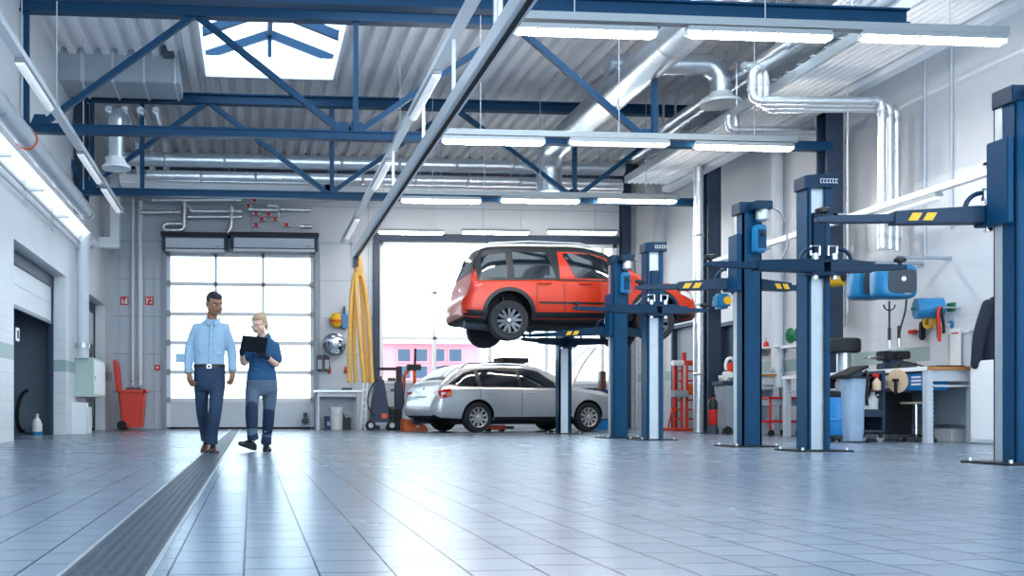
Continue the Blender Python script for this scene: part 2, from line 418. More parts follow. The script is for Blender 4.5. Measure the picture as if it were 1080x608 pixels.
xs = [gx0+fr]+[PY(u, 350, YB).x for u in (227.5, 277.5)]+[gx1-fr]
for i in range(5):
    g = MB()
    for a, b in zip(xs, xs[1:]): g.b2((a, gy0+.03, zs[i+1]), (b, gy0+.035, zs[i]))
    part('pane', g, 'pane', o)
# ---------------------------------------------------------------- window in the back wall
w = MB()
w.b2((wx0, YB-.02, wz0), (wx0+.1, YB+.1, wz1)); w.b2((wx1-.1, YB-.02, wz0), (wx1, YB+.1, wz1)); w.b2((wx0, YB-.02, wz0), (wx1, YB+.1, wz0+.09)); w.b2((wx0, YB-.02, wz1-.08), (wx1, YB+.1, wz1))
for u in (458.6, 517, 577, 636):
    x = PY(u, 350, YB).x; w.b2((x-.04, YB, wz0), (x+.04, YB+.09, wz1))
for v in (309, 357):
    z = PY(460, v, YB).z; w.b2((wx0, YB, z-.035), (wx1, YB+.09, z+.035))
o = struct('window_1', w, 'white')
g = MB(); g.b2((wx0, YB+.04, wz0), (wx1, YB+.045, wz1)); part('pane', g, 'pane', o)
t = MB()
hz0, hz1 = wz1, PY(520, 249, YB).z
t.b2((wx0-.16, YB-.16, hz0), (wx1+.05, YB, hz1)); t.b2((wx0-.16, YB-.12, 0), (wx0, YB, hz0))
struct('trim_11', t, 'steel_dark')
t = MB(); ux0, ux1 = PY(653, 300, YB).x, PY(662, 300, YB).x
t.b2((ux0, YB-.22, 0), (ux1, YB-.19, 6.9)); t.b2((ux0, YB-.03, 0), (ux1, YB, 6.9)); t.b2(((ux0+ux1)/2-.015, YB-.2, 0), ((ux0+ux1)/2+.015, YB-.02, 6.9))
struct('trim_12', t, 'steel_dark')
# recessed cladding frames on the back wall, vertical flashing lines
t = MB()
for u0, u1, v0, v1 in ((337, 372, 255, 452), (125, 137, 270, 408), (152, 164, 270, 452)):
    a = PY(u0, v0, YB); b = PY(u1, v1, YB); k = .03
    t.b2((a.x, YB-.03, b.z), (a.x+k, YB, a.z)); t.b2((b.x-k, YB-.03, b.z), (b.x, YB, a.z)); t.b2((a.x, YB-.03, a.z-k), (b.x, YB, a.z))
struct('trim_13', t, 'grey_light')
# light flashings of the back right corner
t = MB()
for u in (672, 680, 690, 700):
    p = PX(max(u, 686), 300, XR-.02) if u > 683 else PY(u, 300, YB-.03)
    t.b2((p.x-.05, p.y-.05, 0), (p.x+.02, p.y+.03, 6.9))
struct('trim_14', t, 'panel')
# outside ground and buildings
struct('floor_outside', MB().b2((-30, YB+.3, -.2), (50, 110, -.05)), 'asphalt')
YO = 46.0
def outbuilding(name, u0, u1, v0, matn, wins, label):
    a, b = PY(u0, v0, YO), PY(u1, v0, YO)
    r = thing(name, label, 'building', (a.x, YO, -.05))
    part('facade', MB().b2((a.x, YO, -.05), (b.x, YO+6, a.z)), matn, r, .02)
    for (p, q, v1, v2) in wins:
        m0, m1 = PY(p, v1, YO), PY(q, v2, YO)
        f = part('window_frame', MB().b2((m0.x, YO-.06, m1.z), (m1.x, YO+.02, m0.z)), 'grey_light' if matn != 'facade_pink' else 'facade_pink', r)
        part('pane', MB().b2((m0.x+.08, YO-.08, m1.z+.08), (m1.x-.08, YO-.05, m0.z-.08)), 'window_out', f)
    rf = MB().b2((a.x-.2, YO-.3, a.z), (b.x+.2, YO+6.2, a.z+.25)); part('roof_edge', rf, 'grey_light', r)
outbuilding('office_building', 403, 506, 363, 'facade_pink', [(418, 434, 367, 383), (436, 452, 367, 383), (454, 470, 367, 383), (472, 488, 367, 383), (418, 434, 385, 401), (436, 452, 385, 401), (454, 470, 385, 401), (472, 488, 385, 401)], 'pink office building with grey windows outside behind the back window')
outbuilding('warehouse_building', 178, 222, 366, 'facade_pale', [(184, 200, 372, 384), (203, 218, 372, 384)], 'pale low warehouse seen outside through the garage door')
# ---------------------------------------------------------------- left doors
def rolldoor(d, n, zlow, idx):
    x = XL-.26
    m = MB(); m.b2((x-.05, d[0], 0), (x+.03, d[0]+.07, DT)); m.b2((x-.05, d[1]-.09, 0), (x+.03, d[1], DT)); m.b2((x-.05, d[0], DT-.22), (x+.03, d[1], DT))
    o = struct('door_%d' % idx, m, 'steel_dark')
    s = MB(); zz = zlow; k = (DT-.2-zlow)/n
    for i in range(n): s.b2((x-.03, d[0]+.06, zlow+i*k), (x, d[1]-.08, zlow+(i+1)*k-.008))
    part('shutter', s, 'white', o)
    s = MB().b2((x-.04, d[0]+.06, zlow-.06), (x+.01, d[1]-.08, zlow)); part('bottom_rail', s, 'grey', o)
    return o
rolldoor(D1, 2, 2.15, 2); rolldoor(D2, 2, 2.05, 3)
# leaf of the second opening: glazed lower part
m = MB(); x = XL-.25
m.b2((x-.03, D2[0]+.08, .05), (x, D2[0]+.2, 2.0)); m.b2((x-.03, D2[1]-.2, .05), (x, D2[1]-.1, 2.0)); m.b2((x-.03, D2[0]+.08, .05), (x, D2[1]-.1, .35)); m.b2((x-.03, D2[0]+.08, 1.1), (x, D2[1]-.1, 1.18))
o = struct('door_5', m, 'grey'); part('pane', MB().b2((x-.02, D2[0]+.2, .35), (x-.015, D2[1]-.2, 2.0)), 'pane', o)
m = MB(); m.b2((XL-.08, 10.62, 0), (XL+.01, 12.7, 2.1)); o = struct('door_4', m, 'navy', bevel=.01)
part('door_handle', MB().cyl((XL+.01, 10.8, 1.05), (XL+.06, 10.8, 1.05), .012).cyl((XL+.06, 10.8, 1.05), (XL+.06, 10.93, 1.05), .01), 'chrome', o)
# right wall doors
for i, (d, h, mt) in enumerate(((DR1, 2.45, 'grey'), (DR2, 2.3, 'steel_dark'))):
    m = MB().b2((XR+.1, d[0], 0), (XR+.16, d[1], h)); o = struct('door_%d' % (6+i), m, mt)
    f = MB(); f.b2((XR-.02, d[0]-.05, 0), (XR+.1, d[0]+.03, h+.04)); f.b2((XR-.02, d[1]-.03, 0), (XR+.1, d[1]+.05, h+.04)); f.b2((XR-.02, d[0], h-.03), (XR+.1, d[1], h+.05))
    part('door_frame', f, 'steel_dark', o)
    part('door_handle', MB().cyl((XR+.1, d[0]+.1, 1.05), (XR+.04, d[0]+.1, 1.05), .012).cyl((XR+.04, d[0]+.1, 1.05), (XR+.04, d[0]+.23, 1.05), .012), 'chrome', o)
# ---------------------------------------------------------------- floor drain
fx0, fx1 = -.505, -.262
t = thing('drain_grate', 'long dark slotted drain grate running along the tiled floor', 'drain', (fx0, 1.2, 0))
m = MB()
m.b2((fx0, 1.2, 0), (fx0+.012, 23.3, .006)); m.b2((fx1-.012, 1.2, 0), (fx1, 23.3, .006))
part('drain_frame', m, 'silver', t)
m = MB()
for k in range(7):
    x = fx0+.018+(fx1-fx0-.036)*k/6; m.b2((x-.009, 1.2, 0), (x+.009, 23.3, .0045))
y = 1.2
while y < 23.2:
    m.b2((fx0+.012, y, 0), (fx1-.012, y+.016, .004)); y += .034 if y < 9 else .06
part('grate', m, 'drain', t)
part('channel', MB().b2((fx0+.01, 1.2, 0), (fx1-.01, 23.3, .0012)), 'black', t)
# ================================================================ ROOF STEEL
def truss(Y, z0, z1, nodes_b, nodes_t, x0, x1, label, verts, extra=()):
    t = thing('roof_truss', label, 'truss', (0, Y, z0), 'roof trusses across the hall')
    m = MB(); m.b2((x0, Y-.07, z0-.07), (x1, Y+.07, z0-.045)); m.b2((x0, Y-.07, z0+.045), (x1, Y+.07, z0+.07)); m.b2((x0, Y-.05, z0-.05), (x1, Y-.02, z0+.05)); m.b2((x0, Y+.02, z0-.05), (x1, Y+.05, z0+.05))
    part('bottom_chord', m, 'truss_blue', t)
    m = MB(); m.b2((x0, Y-.09, z1-.1), (x1, Y+.09, z1-.07)); m.b2((x0, Y-.09, z1+.07), (x1, Y+.09, z1+.1)); m.b2((x0, Y-.03, z1-.08), (x1, Y+.03, z1+.08))
    part('top_chord', m, 'truss_blue', t)
    for a, b in zip(nodes_b, nodes_t): part('diagonal', MB().bar((a, Y, z0+.04), (b, Y, z1-.06), .09, .09, up=(0, 1, 0)), 'truss_blue', t)
    for x in verts: part('post', MB().bar((x, Y, z0), (x, Y, z1), .08, .08), 'truss_blue', t)
    g = MB()
    for x in set(nodes_b): g.prism([(x-.16, Y-.012, z0+.02), (x+.16, Y-.012, z0+.02), (x+.08, Y-.012, z0+.22), (x-.08, Y-.012, z0+.22)], (0, .024, 0))
    part('gusset', g, 'truss_blue', t)
    return t
def xs_at(us, v, Y): return [PY(u, v, Y).x for u in us]
ZA = 4.75; ZT = 6.62
YA, YBt = 14.3, 18.3
b1 = xs_at([42, 362, 376, 682], 140, YA); t1 = xs_at([205, 207, 543], 8, YA)
truss(YA, ZA, ZT, [b1[0], b1[1], b1[2], b1[3]], [t1[0], t1[1], t1[2], t1[2]], XL, 9.4, 'blue steel roof truss in front of the skylight', xs_at([28, 375, 690], 80, YA))
b2 = xs_at([92, 92, 346, 348, 605, 606], 205, YBt); t2 = xs_at([36, 218, 220, 478, 480, 722], 97, YBt)
truss(YBt, ZA, 6.62, b2, t2, XL, 9.4, 'blue steel roof truss behind the skylight, further from the camera', xs_at([350, 606, 97, 150], 190, YBt))
m = MB(); YZ = 10.2; z = PY(500, 4, YZ).z; x1 = PY(955, 8, YZ).x
m.b2((XL, YZ-.08, z-.09), (x1, YZ+.08, z-.07)); m.b2((XL, YZ-.08, z+.07), (x1, YZ+.08, z+.09)); m.b2((XL, YZ-.02, z-.08), (x1, YZ+.02, z+.08))
solo('roof_beam', m, 'truss_blue', 'dark blue steel beam across the top edge of the picture', 'beam')
# rear bracing beam on top of the back wall
m = MB(); m.b2((XL, YB-.16, 6.55), (XR, YB-.04, 6.9)); solo('eaves_beam', m, 'steel_dark', 'dark steel beam under the roof on top of the back wall', 'beam')
# steel columns of the right side
def hcol(x, y, name, label, grp=None, w=.28):
    m = MB(); m.b2((x-w/2, y-w/2, 0), (x+w/2, y-w/2+.03, 6.6)); m.b2((x-w/2, y+w/2-.03, 0), (x+w/2, y+w/2, 6.6)); m.b2((x-.015, y-w/2+.02, 0), (x+.015, y+w/2-.02, 6.6))
    t = thing(name, label, 'column', (x, y, 0), 'steel columns beside the right wall')
    part('shaft', m, 'steel_dark', t); part('base_plate', MB().b2((x-.22, y-.22, 0), (x+.22, y+.22, .025)), 'steel_dark', t)
pc = PX(875, 300, 9.45); hcol(9.45, pc.y, 'steel_column', 'dark steel column behind the middle lift post on the right')
pc2 = PX(750, 300, 9.45); hcol(9.45, pc2.y, 'steel_column', 'dark steel column beside the shiny vertical duct near the far right corner')
pc3 = PY(30, 200, 22.2)
for (u, y, lab) in ((96, 18.0, 'dark column on the left wall behind the hanging lamp rail'),):
    m = MB(); x = XL+.14; y = 18.6
    m.b2((x-.12, y-.13, 4.4), (x+.12, y-.1, 6.6)); m.b2((x-.12, y+.1, 4.4), (x+.12, y+.13, 6.6)); m.b2((x-.012, y-.1, 4.4), (x+.012, y+.1, 6.6))
    solo('steel_column', m, 'steel_dark', 'short dark steel column high on the left wall below the far truss', 'column')
# ================================================================ LAMPS
def lamp(u0, u1, v, Y, label, m='tube_light', h=.1):
    a, b = PY(u0, v, Y), PY(u1, v, Y); z = (a.z+b.z)/2
    t = thing('tube_lamp', label, 'lamp', ((a.x+b.x)/2, Y, z-.1), 'tube lamps in rows under the roof')
    part('housing', MB().b2((a.x, Y-.05, z+.0), (b.x, Y+.05, z+.07)), 'lamp_body', t, .008)
    d = MB(); n = 10
    d.loft([[Vector((x, Y+.05*math.cos(PI+PI*i/n), z+.06*math.sin(PI+PI*i/n)*k)) for i in range(n+1)] for x, k in ((a.x+.02, .6), (a.x+.06, 1), (b.x-.06, 1), (b.x-.02, .6))])
    part('diffuser', d, m, t)
    e = MB()
    for x in (a.x+.01, b.x-.01): e.b2((x-.015, Y-.045, z-.03), (x+.015, Y+.045, z+.03))
    part('end_cap', e, 'white', t)
    cl = MB()
    for k in range(4):
        x = a.x+(b.x-a.x)*(k+.7)/4.4; cl.b2((x-.012, Y-.062, z-.02), (x+.012, Y-.045, z+.02))
    part('clip', cl, 'grey', t)
    return t
def rail(u0, u1, v, Y, label, dz=.12):
    a, b = PY(u0, v, Y), PY(u1, v, Y); z = (a.z+b.z)/2+dz
    m = MB(); m.b2((a.x, Y-.04, z-.045), (b.x, Y+.04, z+.045)); m.b2((a.x, Y-.055, z-.05), (b.x, Y+.055, z-.04))
    t = thing('lamp_rail', label, 'rail', ((a.x+b.x)/2, Y, z-.05), 'lamp rails across the hall')
    part('profile', m, 'lamp_body', t)
    w = MB()
    for k in (.12, .5, .88):
        x = a.x+(b.x-a.x)*k; w.cyl((x, Y, z), (x, Y, ZR), .006, 6)
    part('hanger_wire', w, 'grey_light', t)
names1 = ['nearest tube lamp row, lamp left of the spiral duct', 'nearest tube lamp row, lamp just right of the spiral duct', 'nearest tube lamp row, lamp in front of the ribbed ceiling panel']
for (u0, u1, v), l in zip(((541, 692, 33.5), (724, 876, 37), (907, 1059, 41)), names1): lamp(u0, u1, v, 10.1, l)
rail(541, 1062, 37, 10.1, 'grey rail carrying the nearest row of three tube lamps', .13)
for (u0, u1, v), l, mm in zip(((466, 574, 149), (600, 705, 151), (732, 836, 155)), ('lit tube lamp under the near truss, left of the spiral duct end', 'unlit pale tube lamp under the near truss, in the middle of its row', 'lit tube lamp under the near truss, beside the ribbed ceiling panel'), ('tube_light', 'tube_dim', 'tube_light')): lamp(u0, u1, v, 14.1, l, mm)
rail(460, 840, 152, 14.1, 'grey rail carrying the second row of tube lamps under the near truss', .13)
for (u0, u1), l in zip(((423, 507), (528, 611), (630, 713)), ('third row tube lamp beside the long silver rail', 'third row tube lamp, middle one under the far truss', 'third row tube lamp at the end of the ribbed ceiling panel')): lamp(u0, u1, 211.5, 18.1, l, 'tube_far')
rail(420, 716, 212, 18.1, 'grey rail carrying the third row of tube lamps under the far truss', .13)
for (u0, u1), l in zip(((399, 468), (487, 558), (577, 650)), ('tube lamp above the back window, over its left end', 'tube lamp above the back window, over its middle', 'tube lamp above the back window, over its right end')):
    t = lamp(u0, u1, 245, 21.8, l, 'tube_far'); m = MB()
    for k in (.12, .88):
        x = PY(u0, 245, 21.8).x*(1-k)+PY(u1, 245, 21.8).x*k; m.cyl((x, 21.8, t.location.z+.15), (x, 21.8, ZR), .006, 6)
    part('hanger_wire', m, 'grey_light', t)
def along(u0, v0, u1, v1, X):       # two points on the plane x = X
    return PX(u0, v0, X), PX(u1, v1, X)
def yat2(X, z, v):
    lo, hi = 4, 24
    for _ in range(40):
        mid = (lo+hi)/2; a = (CT*X-ST*mid)/(ST*X+CT*mid); tt = mid/(CT-a*ST)
        if CY-(z-CH)*F/tt < v: lo = mid
        else: hi = mid
    return lo
# long rail left with three lamps
def ylamp(X, z, y0, y1, label):
    t = thing('rail_lamp', label, 'lamp', (X, (y0+y1)/2, z-.12), 'lamps under the lengthwise rails')
    part('housing', MB().b2((X-.06, y0, z-.05), (X+.06, y1, z)), 'lamp_body', t, .008)
    d = MB(); n = 8
    d.loft([[Vector((X+.055*math.cos(PI+PI*i/n), y, z-.05+.06*math.sin(PI+PI*i/n)*k)) for i in range(n+1)] for y, k in ((y0+.02, .6), (y0+.05, 1), (y1-.05, 1), (y1-.02, .6))])
    part('diffuser', d, 'tube_soft', t)
Xl = -2.7; zl = PX(0, 25, Xl).z
m = MB(); ya = 8.0; yb = PX(128, 219, Xl).y
m.b2((Xl-.045, ya, zl-.04), (Xl+.045, yb, zl+.06)); m.b2((Xl-.06, ya, zl-.045), (Xl+.06, yb, zl-.03))
solo('lamp_rail', m, 'alu', 'pale lengthwise lamp rail hanging at the upper left', 'rail')
for (va, vb), l in zip(((62, 112), (160, 190), (197, 221)), ('lamp under the left lengthwise rail, nearest to the camera', 'lamp under the left lengthwise rail, crossing the truss chord', 'lamp under the left lengthwise rail, at its far end')):
    ylamp(Xl, zl-.045, yat2(Xl, zl-.06, va), yat2(Xl, zl-.06, vb), l)
X2 = 2.25; z2 = PX(498, 0, X2).z
m = MB(); yb = yat2(X2, z2, 255); m.b2((X2-.045, 7, z2-.05), (X2+.045, yb, z2+.05)); m.b2((X2-.06, 7, z2-.055), (X2+.06, yb, z2-.04))
solo('lamp_rail', m, 'alu', 'pale lengthwise lamp rail above the silver extraction rail', 'rail')
for (va, vb), l in zip(((74, 121), (168, 196), (229, 249)), ('lamp under the middle lengthwise rail, nearest to the camera', 'lamp under the middle lengthwise rail, second one along', 'lamp under the middle lengthwise rail, far end by the hoses')):
    ylamp(X2, z2-.055, yat2(X2, z2-.06, va), yat2(X2, z2-.06, vb), l)
# silver extraction rail with hoses at its end
E0, E1 = PX(562, 0, X2), PX(375, 272, X2)
ze = (E0.z+E1.z)/2; ze = E1.z
t = thing('extraction_rail', 'long silver extraction rail running back to the yellow hoses', 'rail', (X2, E1.y, ze))
m = MB(); y0 = yat2(X2, ze, -30); y1 = E1.y
m.prism([(X2-.07, y0, ze+.0), (X2+.07, y0, ze), (X2+.07, y0, ze+.16), (X2+.03, y0, ze+.2), (X2-.03, y0, ze+.2), (X2-.07, y0, ze+.16)], (0, y1-y0, 0))
part('profile', m, 'alu', t, .006)
part('rubber_lip', MB().b2((X2-.02, y0, ze-.025), (X2+.02, y1, ze)), 'rubber', t)
m = MB()
for v in (5, 30, 100, 150, 200): 
    y = yat2(X2, ze+.2, v) if v > 5 else 8.2
    m.b2((X2-.02, y-.02, ze+.18), (X2+.02, y+.02, z2-.05))
part('hanger', m, 'alu', t)
m = MB().b2((X2-.06, y1-.1, ze-.22), (X2+.06, y1+.1, ze+.0)); part('end_trolley', m, 'dark_grey', t, .01)
YH = y1
top = PY(378, 284, YH)
paths = [[(377, 284), (370, 300), (368, 335), (368.5, 404)], [(377, 284), (374, 305), (378, 340), (384, 404)], [(379, 284), (387, 300), (389, 340), (392.5, 404)],
         [(379, 284), (382, 305), (383, 345), (388, 404)], [(378, 284), (373, 310), (372, 345), (375, 404)]]
labs = ['leftmost of the yellow exhaust hoses hanging from the silver rail', 'middle one of the yellow exhaust hoses, hanging in front', 'rightmost of the yellow exhaust hoses hanging from the silver rail', 'second from right of the yellow hanging exhaust hoses', 'second from left of the yellow hanging exhaust hoses']
for k, (p, l) in enumerate(zip(paths, labs)):
    q = [PY(u, v, YH+(-.12, -.2, 0, .12, .05)[k]) for u, v in p]
    q[0].y = YH
    pts = bez(*q, n=70); rs = [.044+.006*(i % 2) for i in range(71)]
    solo('exhaust_hose', MB().tube(pts, rs, 10), 'hose_yellow', l, 'hose', 'yellow exhaust hoses at the end of the silver rail', ang=80)
m = MB().lathe([(.07, 0), (.1, .1), (.1, .3), (.06, .4)], (top.x, YH, top.z-.15)); solo('hose_collar', m, 'hose_yellow', 'yellow collar joining the hanging hoses to the rail end', 'collar')
# ================================================================ DUCTS AND PIPES
def ribbed(pts, r, amp, step):      # spiral duct: radius ripples along the path
    out = []; rs = []; pts = [Vector(p) for p in pts]
    for p, q in zip(pts, pts[1:]):
        n = max(1, int((q-p).length/step))
        for i in range(n):
            out.append(p.lerp(q, i/n)); rs.append(r+(amp if len(out) % 2 else 0))
    out.append(pts[-1]); rs.append(r)
    return out, rs
Xs = 6.35
p0 = PX(712, 45, Xs); zs_ = PX(650, 97, Xs).z; ye = yat2(Xs, zs_, 152)
t = thing('spiral_duct', 'big silver spiral duct running back under the roof', 'duct', (Xs, ye, zs_))
pts, rs = ribbed([(Xs, 7.5, zs_), (Xs, ye, zs_)], .265, .02, .075); part('duct_tube', MB().tube(pts, rs, 24), 'galv', t, ang=60)
m = MB()
for y in (9, 11.2, 13.4, 15.6, 17.8): m.lathe([(.285, -.03), (.292, 0), (.285, .03)], (Xs, y, zs_), (0, 1, 0), 24, cap=False)
part('joint_collar', m, 'silver', t)
el = arc((Xs, ye, zs_-.5), .5, PI/2, 0, 8, (0, 1, 0), (0, 0, 1))
part('elbow', MB().tube([(Xs, ye-.05, zs_)]+el+[(Xs, ye+.5, zs_-.9)], .27, 24), 'galv', t, ang=60)
# extraction bell on the right
def bell(us, vs, Y, r, name, label, pts):
    t = thing(name, label, 'duct', pts[-1])
    q, rr = ribbed(pts, r, .008, .07); part('duct_tube', MB().tube(q, rr, 20), 'galv', t, ang=60)
    e = Vector(pts[-1]); part('bell_mouth', MB().lathe([(r, .12), (r+.05, .02), (r*2.0, -.05), (r*2.0, -.09), (r*1.85, -.09), (r*.9, -.02)], e, (0, 0, 1), 32), 'white', t)
Yb = 15.3
e = PY(760, 105, Yb); c1 = PY(740, 68, Yb); c0 = PY(640, 68, Yb)
arcp = [Vector((c1.x, Yb, c1.z))+Vector(((e.x-c1.x)*math.sin(a), 0, -(c1.z-PY(760, 88, Yb).z)*(1-math.cos(a)))) for a in [i*PI/2/8 for i in range(9)]]
bell(0, 0, Yb, .17, 'bell_duct', 'silver elbow duct ending in a round bell beside the spiral duct', [c0]+arcp+[e])
Yb = 16.5
e = PY(123, 173, Yb); k = PY(121, 120, Yb)
bell(0, 0, Yb, .125, 'bell_duct', 'silver vertical duct ending in a round bell at the upper left', [k+Vector((-.05, 1.5, .35)), k+Vector((0, .4, .1)), k+Vector((0, .08, -.1)), e])
# ribbed radiant ceiling panel
X0p, X1p, Zp = 8.1, 8.95, 5.5
zp = PX(655, 195, X0p).z; 
yfar = PX(660, 198, X0p).y; 
t = thing('radiant_panel', 'long white ribbed radiant heating panel under the roof at right', 'ceiling panel', (8.2, 14, zp))
m = MB(); n = 8; prof = []
X1p = X0p+.95
for i in range(n):
    x = X0p+(X1p-X0p)*i/n; w = (X1p-X0p)/n
    prof += [(x, zp), (x+.25*w, zp), (x+.35*w, zp-.03), (x+.65*w, zp-.045), (x+.95*w, zp-.03)]
prof.append((X1p, zp))
ring = lambda y: [Vector((x, y, z)) for x, z in prof]+[Vector((X1p, y, zp+.06)), Vector((X0p, y, zp+.06))]
m.loft([ring(6.0), ring(yfar)]); part('ribbed_sheet', m, 'white', t, ang=15)
m = MB(); m.b2((X0p-.03, 6, zp-.03), (X0p, yfar, zp+.12)); m.b2((X1p, 6, zp-.03), (X1p+.03, yfar, zp+.12)); part('edge_profile', m, 'silver', t)
m = MB()
for y in (9, 12, 15, 18):
    for x in (X0p+.1, X1p-.1): m.cyl((x, y, zp), (x, y, ZR), .008, 6)
    m.b2((X0p, y-.02, zp+.06), (X1p, y+.02, zp+.1))
part('hanger', m, 'galv', t)
# light duct to the right of the panel
m = MB(); m.b2((X1p+.04, 6, zp-.12), (X1p+.24, yfar+.4, zp+.14)); t = thing('cable_duct', 'pale closed cable duct beside the ribbed ceiling panel', 'duct', (X1p+.14, 12, zp-.12)); part('casing', m, 'panel', t, .01)
m = MB()
for y in (8, 11, 14, 17): m.cyl((X1p+.14, y, zp+.1), (X1p+.14, y, ZR), .008, 6)
part('hanger', m, 'galv', t)
# pair of insulated pipes under the roof left of the panel
xa_, xb_ = 8.3, 8.55; zq = PX(700, 135, xa_).z
for x, l in ((xa_, 'insulated lengthwise pipe under the roof, on the side of the spiral duct'), (xb_, 'insulated lengthwise pipe under the roof, on the side of the ribbed panel')):
    t = thing('insulated_pipe', l, 'pipe', (x, 14, zq), 'insulated pipes under the roof at right')
    part('pipe_tube', MB().cyl((x, 6.5, zq), (x, 20, zq), .085, 14), 'foil', t)
    m = MB()
    for y in range(8, 20, 2): m.b2((x-.02, y-.02, zq), (x+.02, y+.02, ZR))
    part('hanger', m, 'galv', t)
m = MB(); m.b2((8.78, 6.5, zq-.1), (8.82, 20, zq+.05)); m.b2((9.06, 6.5, zq-.1), (9.1, 20, zq+.05)); y = 6.6
while y < 20: m.b2((8.78, y, zq-.1), (9.1, y+.03, zq-.07)); y += .35
solo('cable_ladder', m, 'galv', 'cable ladder under the roof between the insulated pipes and the right wall', 'cable ladder')
# chrome pipe loops on the right
def pipe(name, label, pts, r, m='foil', grp=None, n=12, cat='pipe', flange=True, ribs=False):
    pts = [Vector(p) for p in pts]; out = [pts[0]]
    for i in range(1, len(pts)-1):
        a, b = (pts[i-1]-pts[i]).normalized(), (pts[i+1]-pts[i]).normalized(); k = min(r*1.6, (pts[i-1]-pts[i]).length/2, (pts[i+1]-pts[i]).length/2)
        out += [pts[i]+a*k, pts[i]+(a+b)*k*.3, pts[i]+b*k]
    out.append(pts[-1])
    t = thing(name, label, cat, min(pts, key=lambda p: p.z), grp)
    part('pipe_tube', MB().tube(out, r, n), m, t, ang=60)
    if flange:
        f = MB()
        for i, (p, q) in enumerate(zip(pts, pts[1:])):
            d = (q-p); L = d.length
            if L < r*6: continue
            for s in ((r*3)/L, 1-(r*3)/L): f.lathe([(r*1.02, -.03), (r*1.16, -.03), (r*1.16, .03), (r*1.02, .03)], p+d*s, d, n, cap=False)
        if f.v: part('collar', f, 'silver', t, ang=60)
    return t
Yp = 13.25
for k, (du, dv) in enumerate(((0, 0), (9, 5), (17, 10))):
    top_ = PY(793+du*.8, 76, Yp+.1*k)
    pts = [Vector((xb_, top_.y+.6, zq)) if k == 0 else top_+Vector((0, .4, .25)), top_, PY(793+du*.8, 106+dv*.9, Yp+.1*k), PY(930+du*.9, 106+dv*.9, Yp+.1*k), PY(930+du*.9, 262+dv*.3, Yp+.1*k)]
    pipe('heating_pipe', ['shiny insulated pipe loop on the right wall, uppermost of the bundle of three', 'shiny insulated pipe loop on the right wall, middle of the bundle of three', 'shiny insulated pipe loop on the right wall, lowest of the bundle of three'][k], pts, .06)
Yp = 14.8
for k, (du, dv) in enumerate(((0, 0), (8, 4))):
    pts = [PY(768+du, 122, Yp+.1*k), PY(768+du, 137+dv, Yp+.1*k), PY(880+du, 137+dv, Yp+.1*k), PY(880+du, 345, Yp+.1*k)]
    pipe('heating_pipe', ['shiny insulated pipe loop behind the middle lift post, inner one', 'shiny insulated pipe loop behind the middle lift post, outer one'][k], pts, .055)
pv = PX(736.5, 300, 9.0)
t = thing('vertical_duct', 'shiny vertical spiral duct beside the dark column near the far right corner', 'duct', (pv.x, pv.y, .02))
q, rr = ribbed([(pv.x, pv.y, .02), (pv.x, pv.y, 6.2)], .095, .006, .08); part('duct_tube', MB().tube(q, rr, 18), 'foil', t, ang=60)
m = MB()
for z in (1.2, 2.6, 4.0, 5.4): m.lathe([(.1, -.03), (.112, 0), (.1, .03)], (pv.x, pv.y, z), n=18, cap=False)
part('joint_collar', m, 'silver', t)
m = MB(); p = PX(823, 170, XR-.06)
pipe('air_duct', 'pair of pale vertical ducts on the right wall behind the lift posts', [(XR-.12, p.y, .9), (XR-.12, p.y, 6.0)], .11, 'panel')
for u, v0, v1, l in ((975, 55, 270, 'thin grey conduit running down the right wall beside the pipe bundle'), (1003, 75, 240, 'thin cable conduit running down the sunlit part of the right wall')):
    a, b = PX(u, v0, XR-.03), PX(u, v1, XR-.03); solo('conduit', MB().cyl((XR-.025, a.y, b.z), (XR-.025, a.y, 6.5), .022, 8), 'grey_light', l, 'conduit')
# right exhaust rail along the wall
Xr = 9.3; q0, q1 = PX(1052, 181, Xr), PX(748, 277, Xr); zr = (q0.z+q1.z)/2
t = thing('extraction_rail', 'white extraction rail slanting behind the lift posts along the right wall', 'rail', (Xr, (q0.y+q1.y)/2, zr))
part('profile', MB().b2((Xr-.05, 6.5, zr-.04), (Xr+.05, q1.y, zr+.05)), 'alu', t, .01)
m = MB()
for y in (8, 11, 14, 17): m.b2((Xr-.02, y-.02, zr+.08), (Xr+.02, y+.02, zr+.14)); m.b2((Xr-.02, y-.02, zr+.1), (XR, y+.02, zr+.14))
part('wall_bracket', m, 'silver', t)
p = PX(985, 208, Xr); ylamp(Xr, zr-.05, p.y-.1, p.y+1.1, 'lamp under the white rail, seen above the nearest lift arm')
# horizontal ducts in front of the back wall
Yd = 20.0
for v, r, u0, u1, mt, l in ((173, .15, 112, 657, 'galv', 'long silver round duct across the hall, uppermost'), (190, .11, 155, 655, 'foil', 'long silver round duct across the hall, just below the uppermost')):
    a, b = PY(u0, v, Yd), PY(u1, v, Yd); z = (a.z+b.z)/2
    t = thing('cross_duct', l, 'duct', (a.x, Yd, z-r), 'silver ducts across the hall')
    part('duct_tube', MB().cyl((a.x, Yd, z), (b.x, Yd, z), r, 20), mt, t)
    m = MB()
    for i in range(1, 9): m.lathe([(r, -.03), (r+.014, 0), (r, .03)], (a.x+(b.x-a.x)*i/9, Yd, z), (1, 0, 0), 20, cap=False)
    part('joint_collar', m, 'silver', t)
    m = MB()
    for i in range(1, 9, 2): m.cyl((a.x+(b.x-a.x)*(i+.5)/9, Yd, z), (a.x+(b.x-a.x)*(i+.5)/9, Yd, ZR), .008, 6)
    part('hanger_wire', m, 'galv', t)
a, b = PY(128, 193, 20.6), PY(652, 206, 20.6)
t = thing('radiant_panel', 'white ribbed heating panel across the hall below the silver ducts', 'ceiling panel', (a.x, 20.6, b.z))
m = MB(); zz = (a.z+b.z)/2
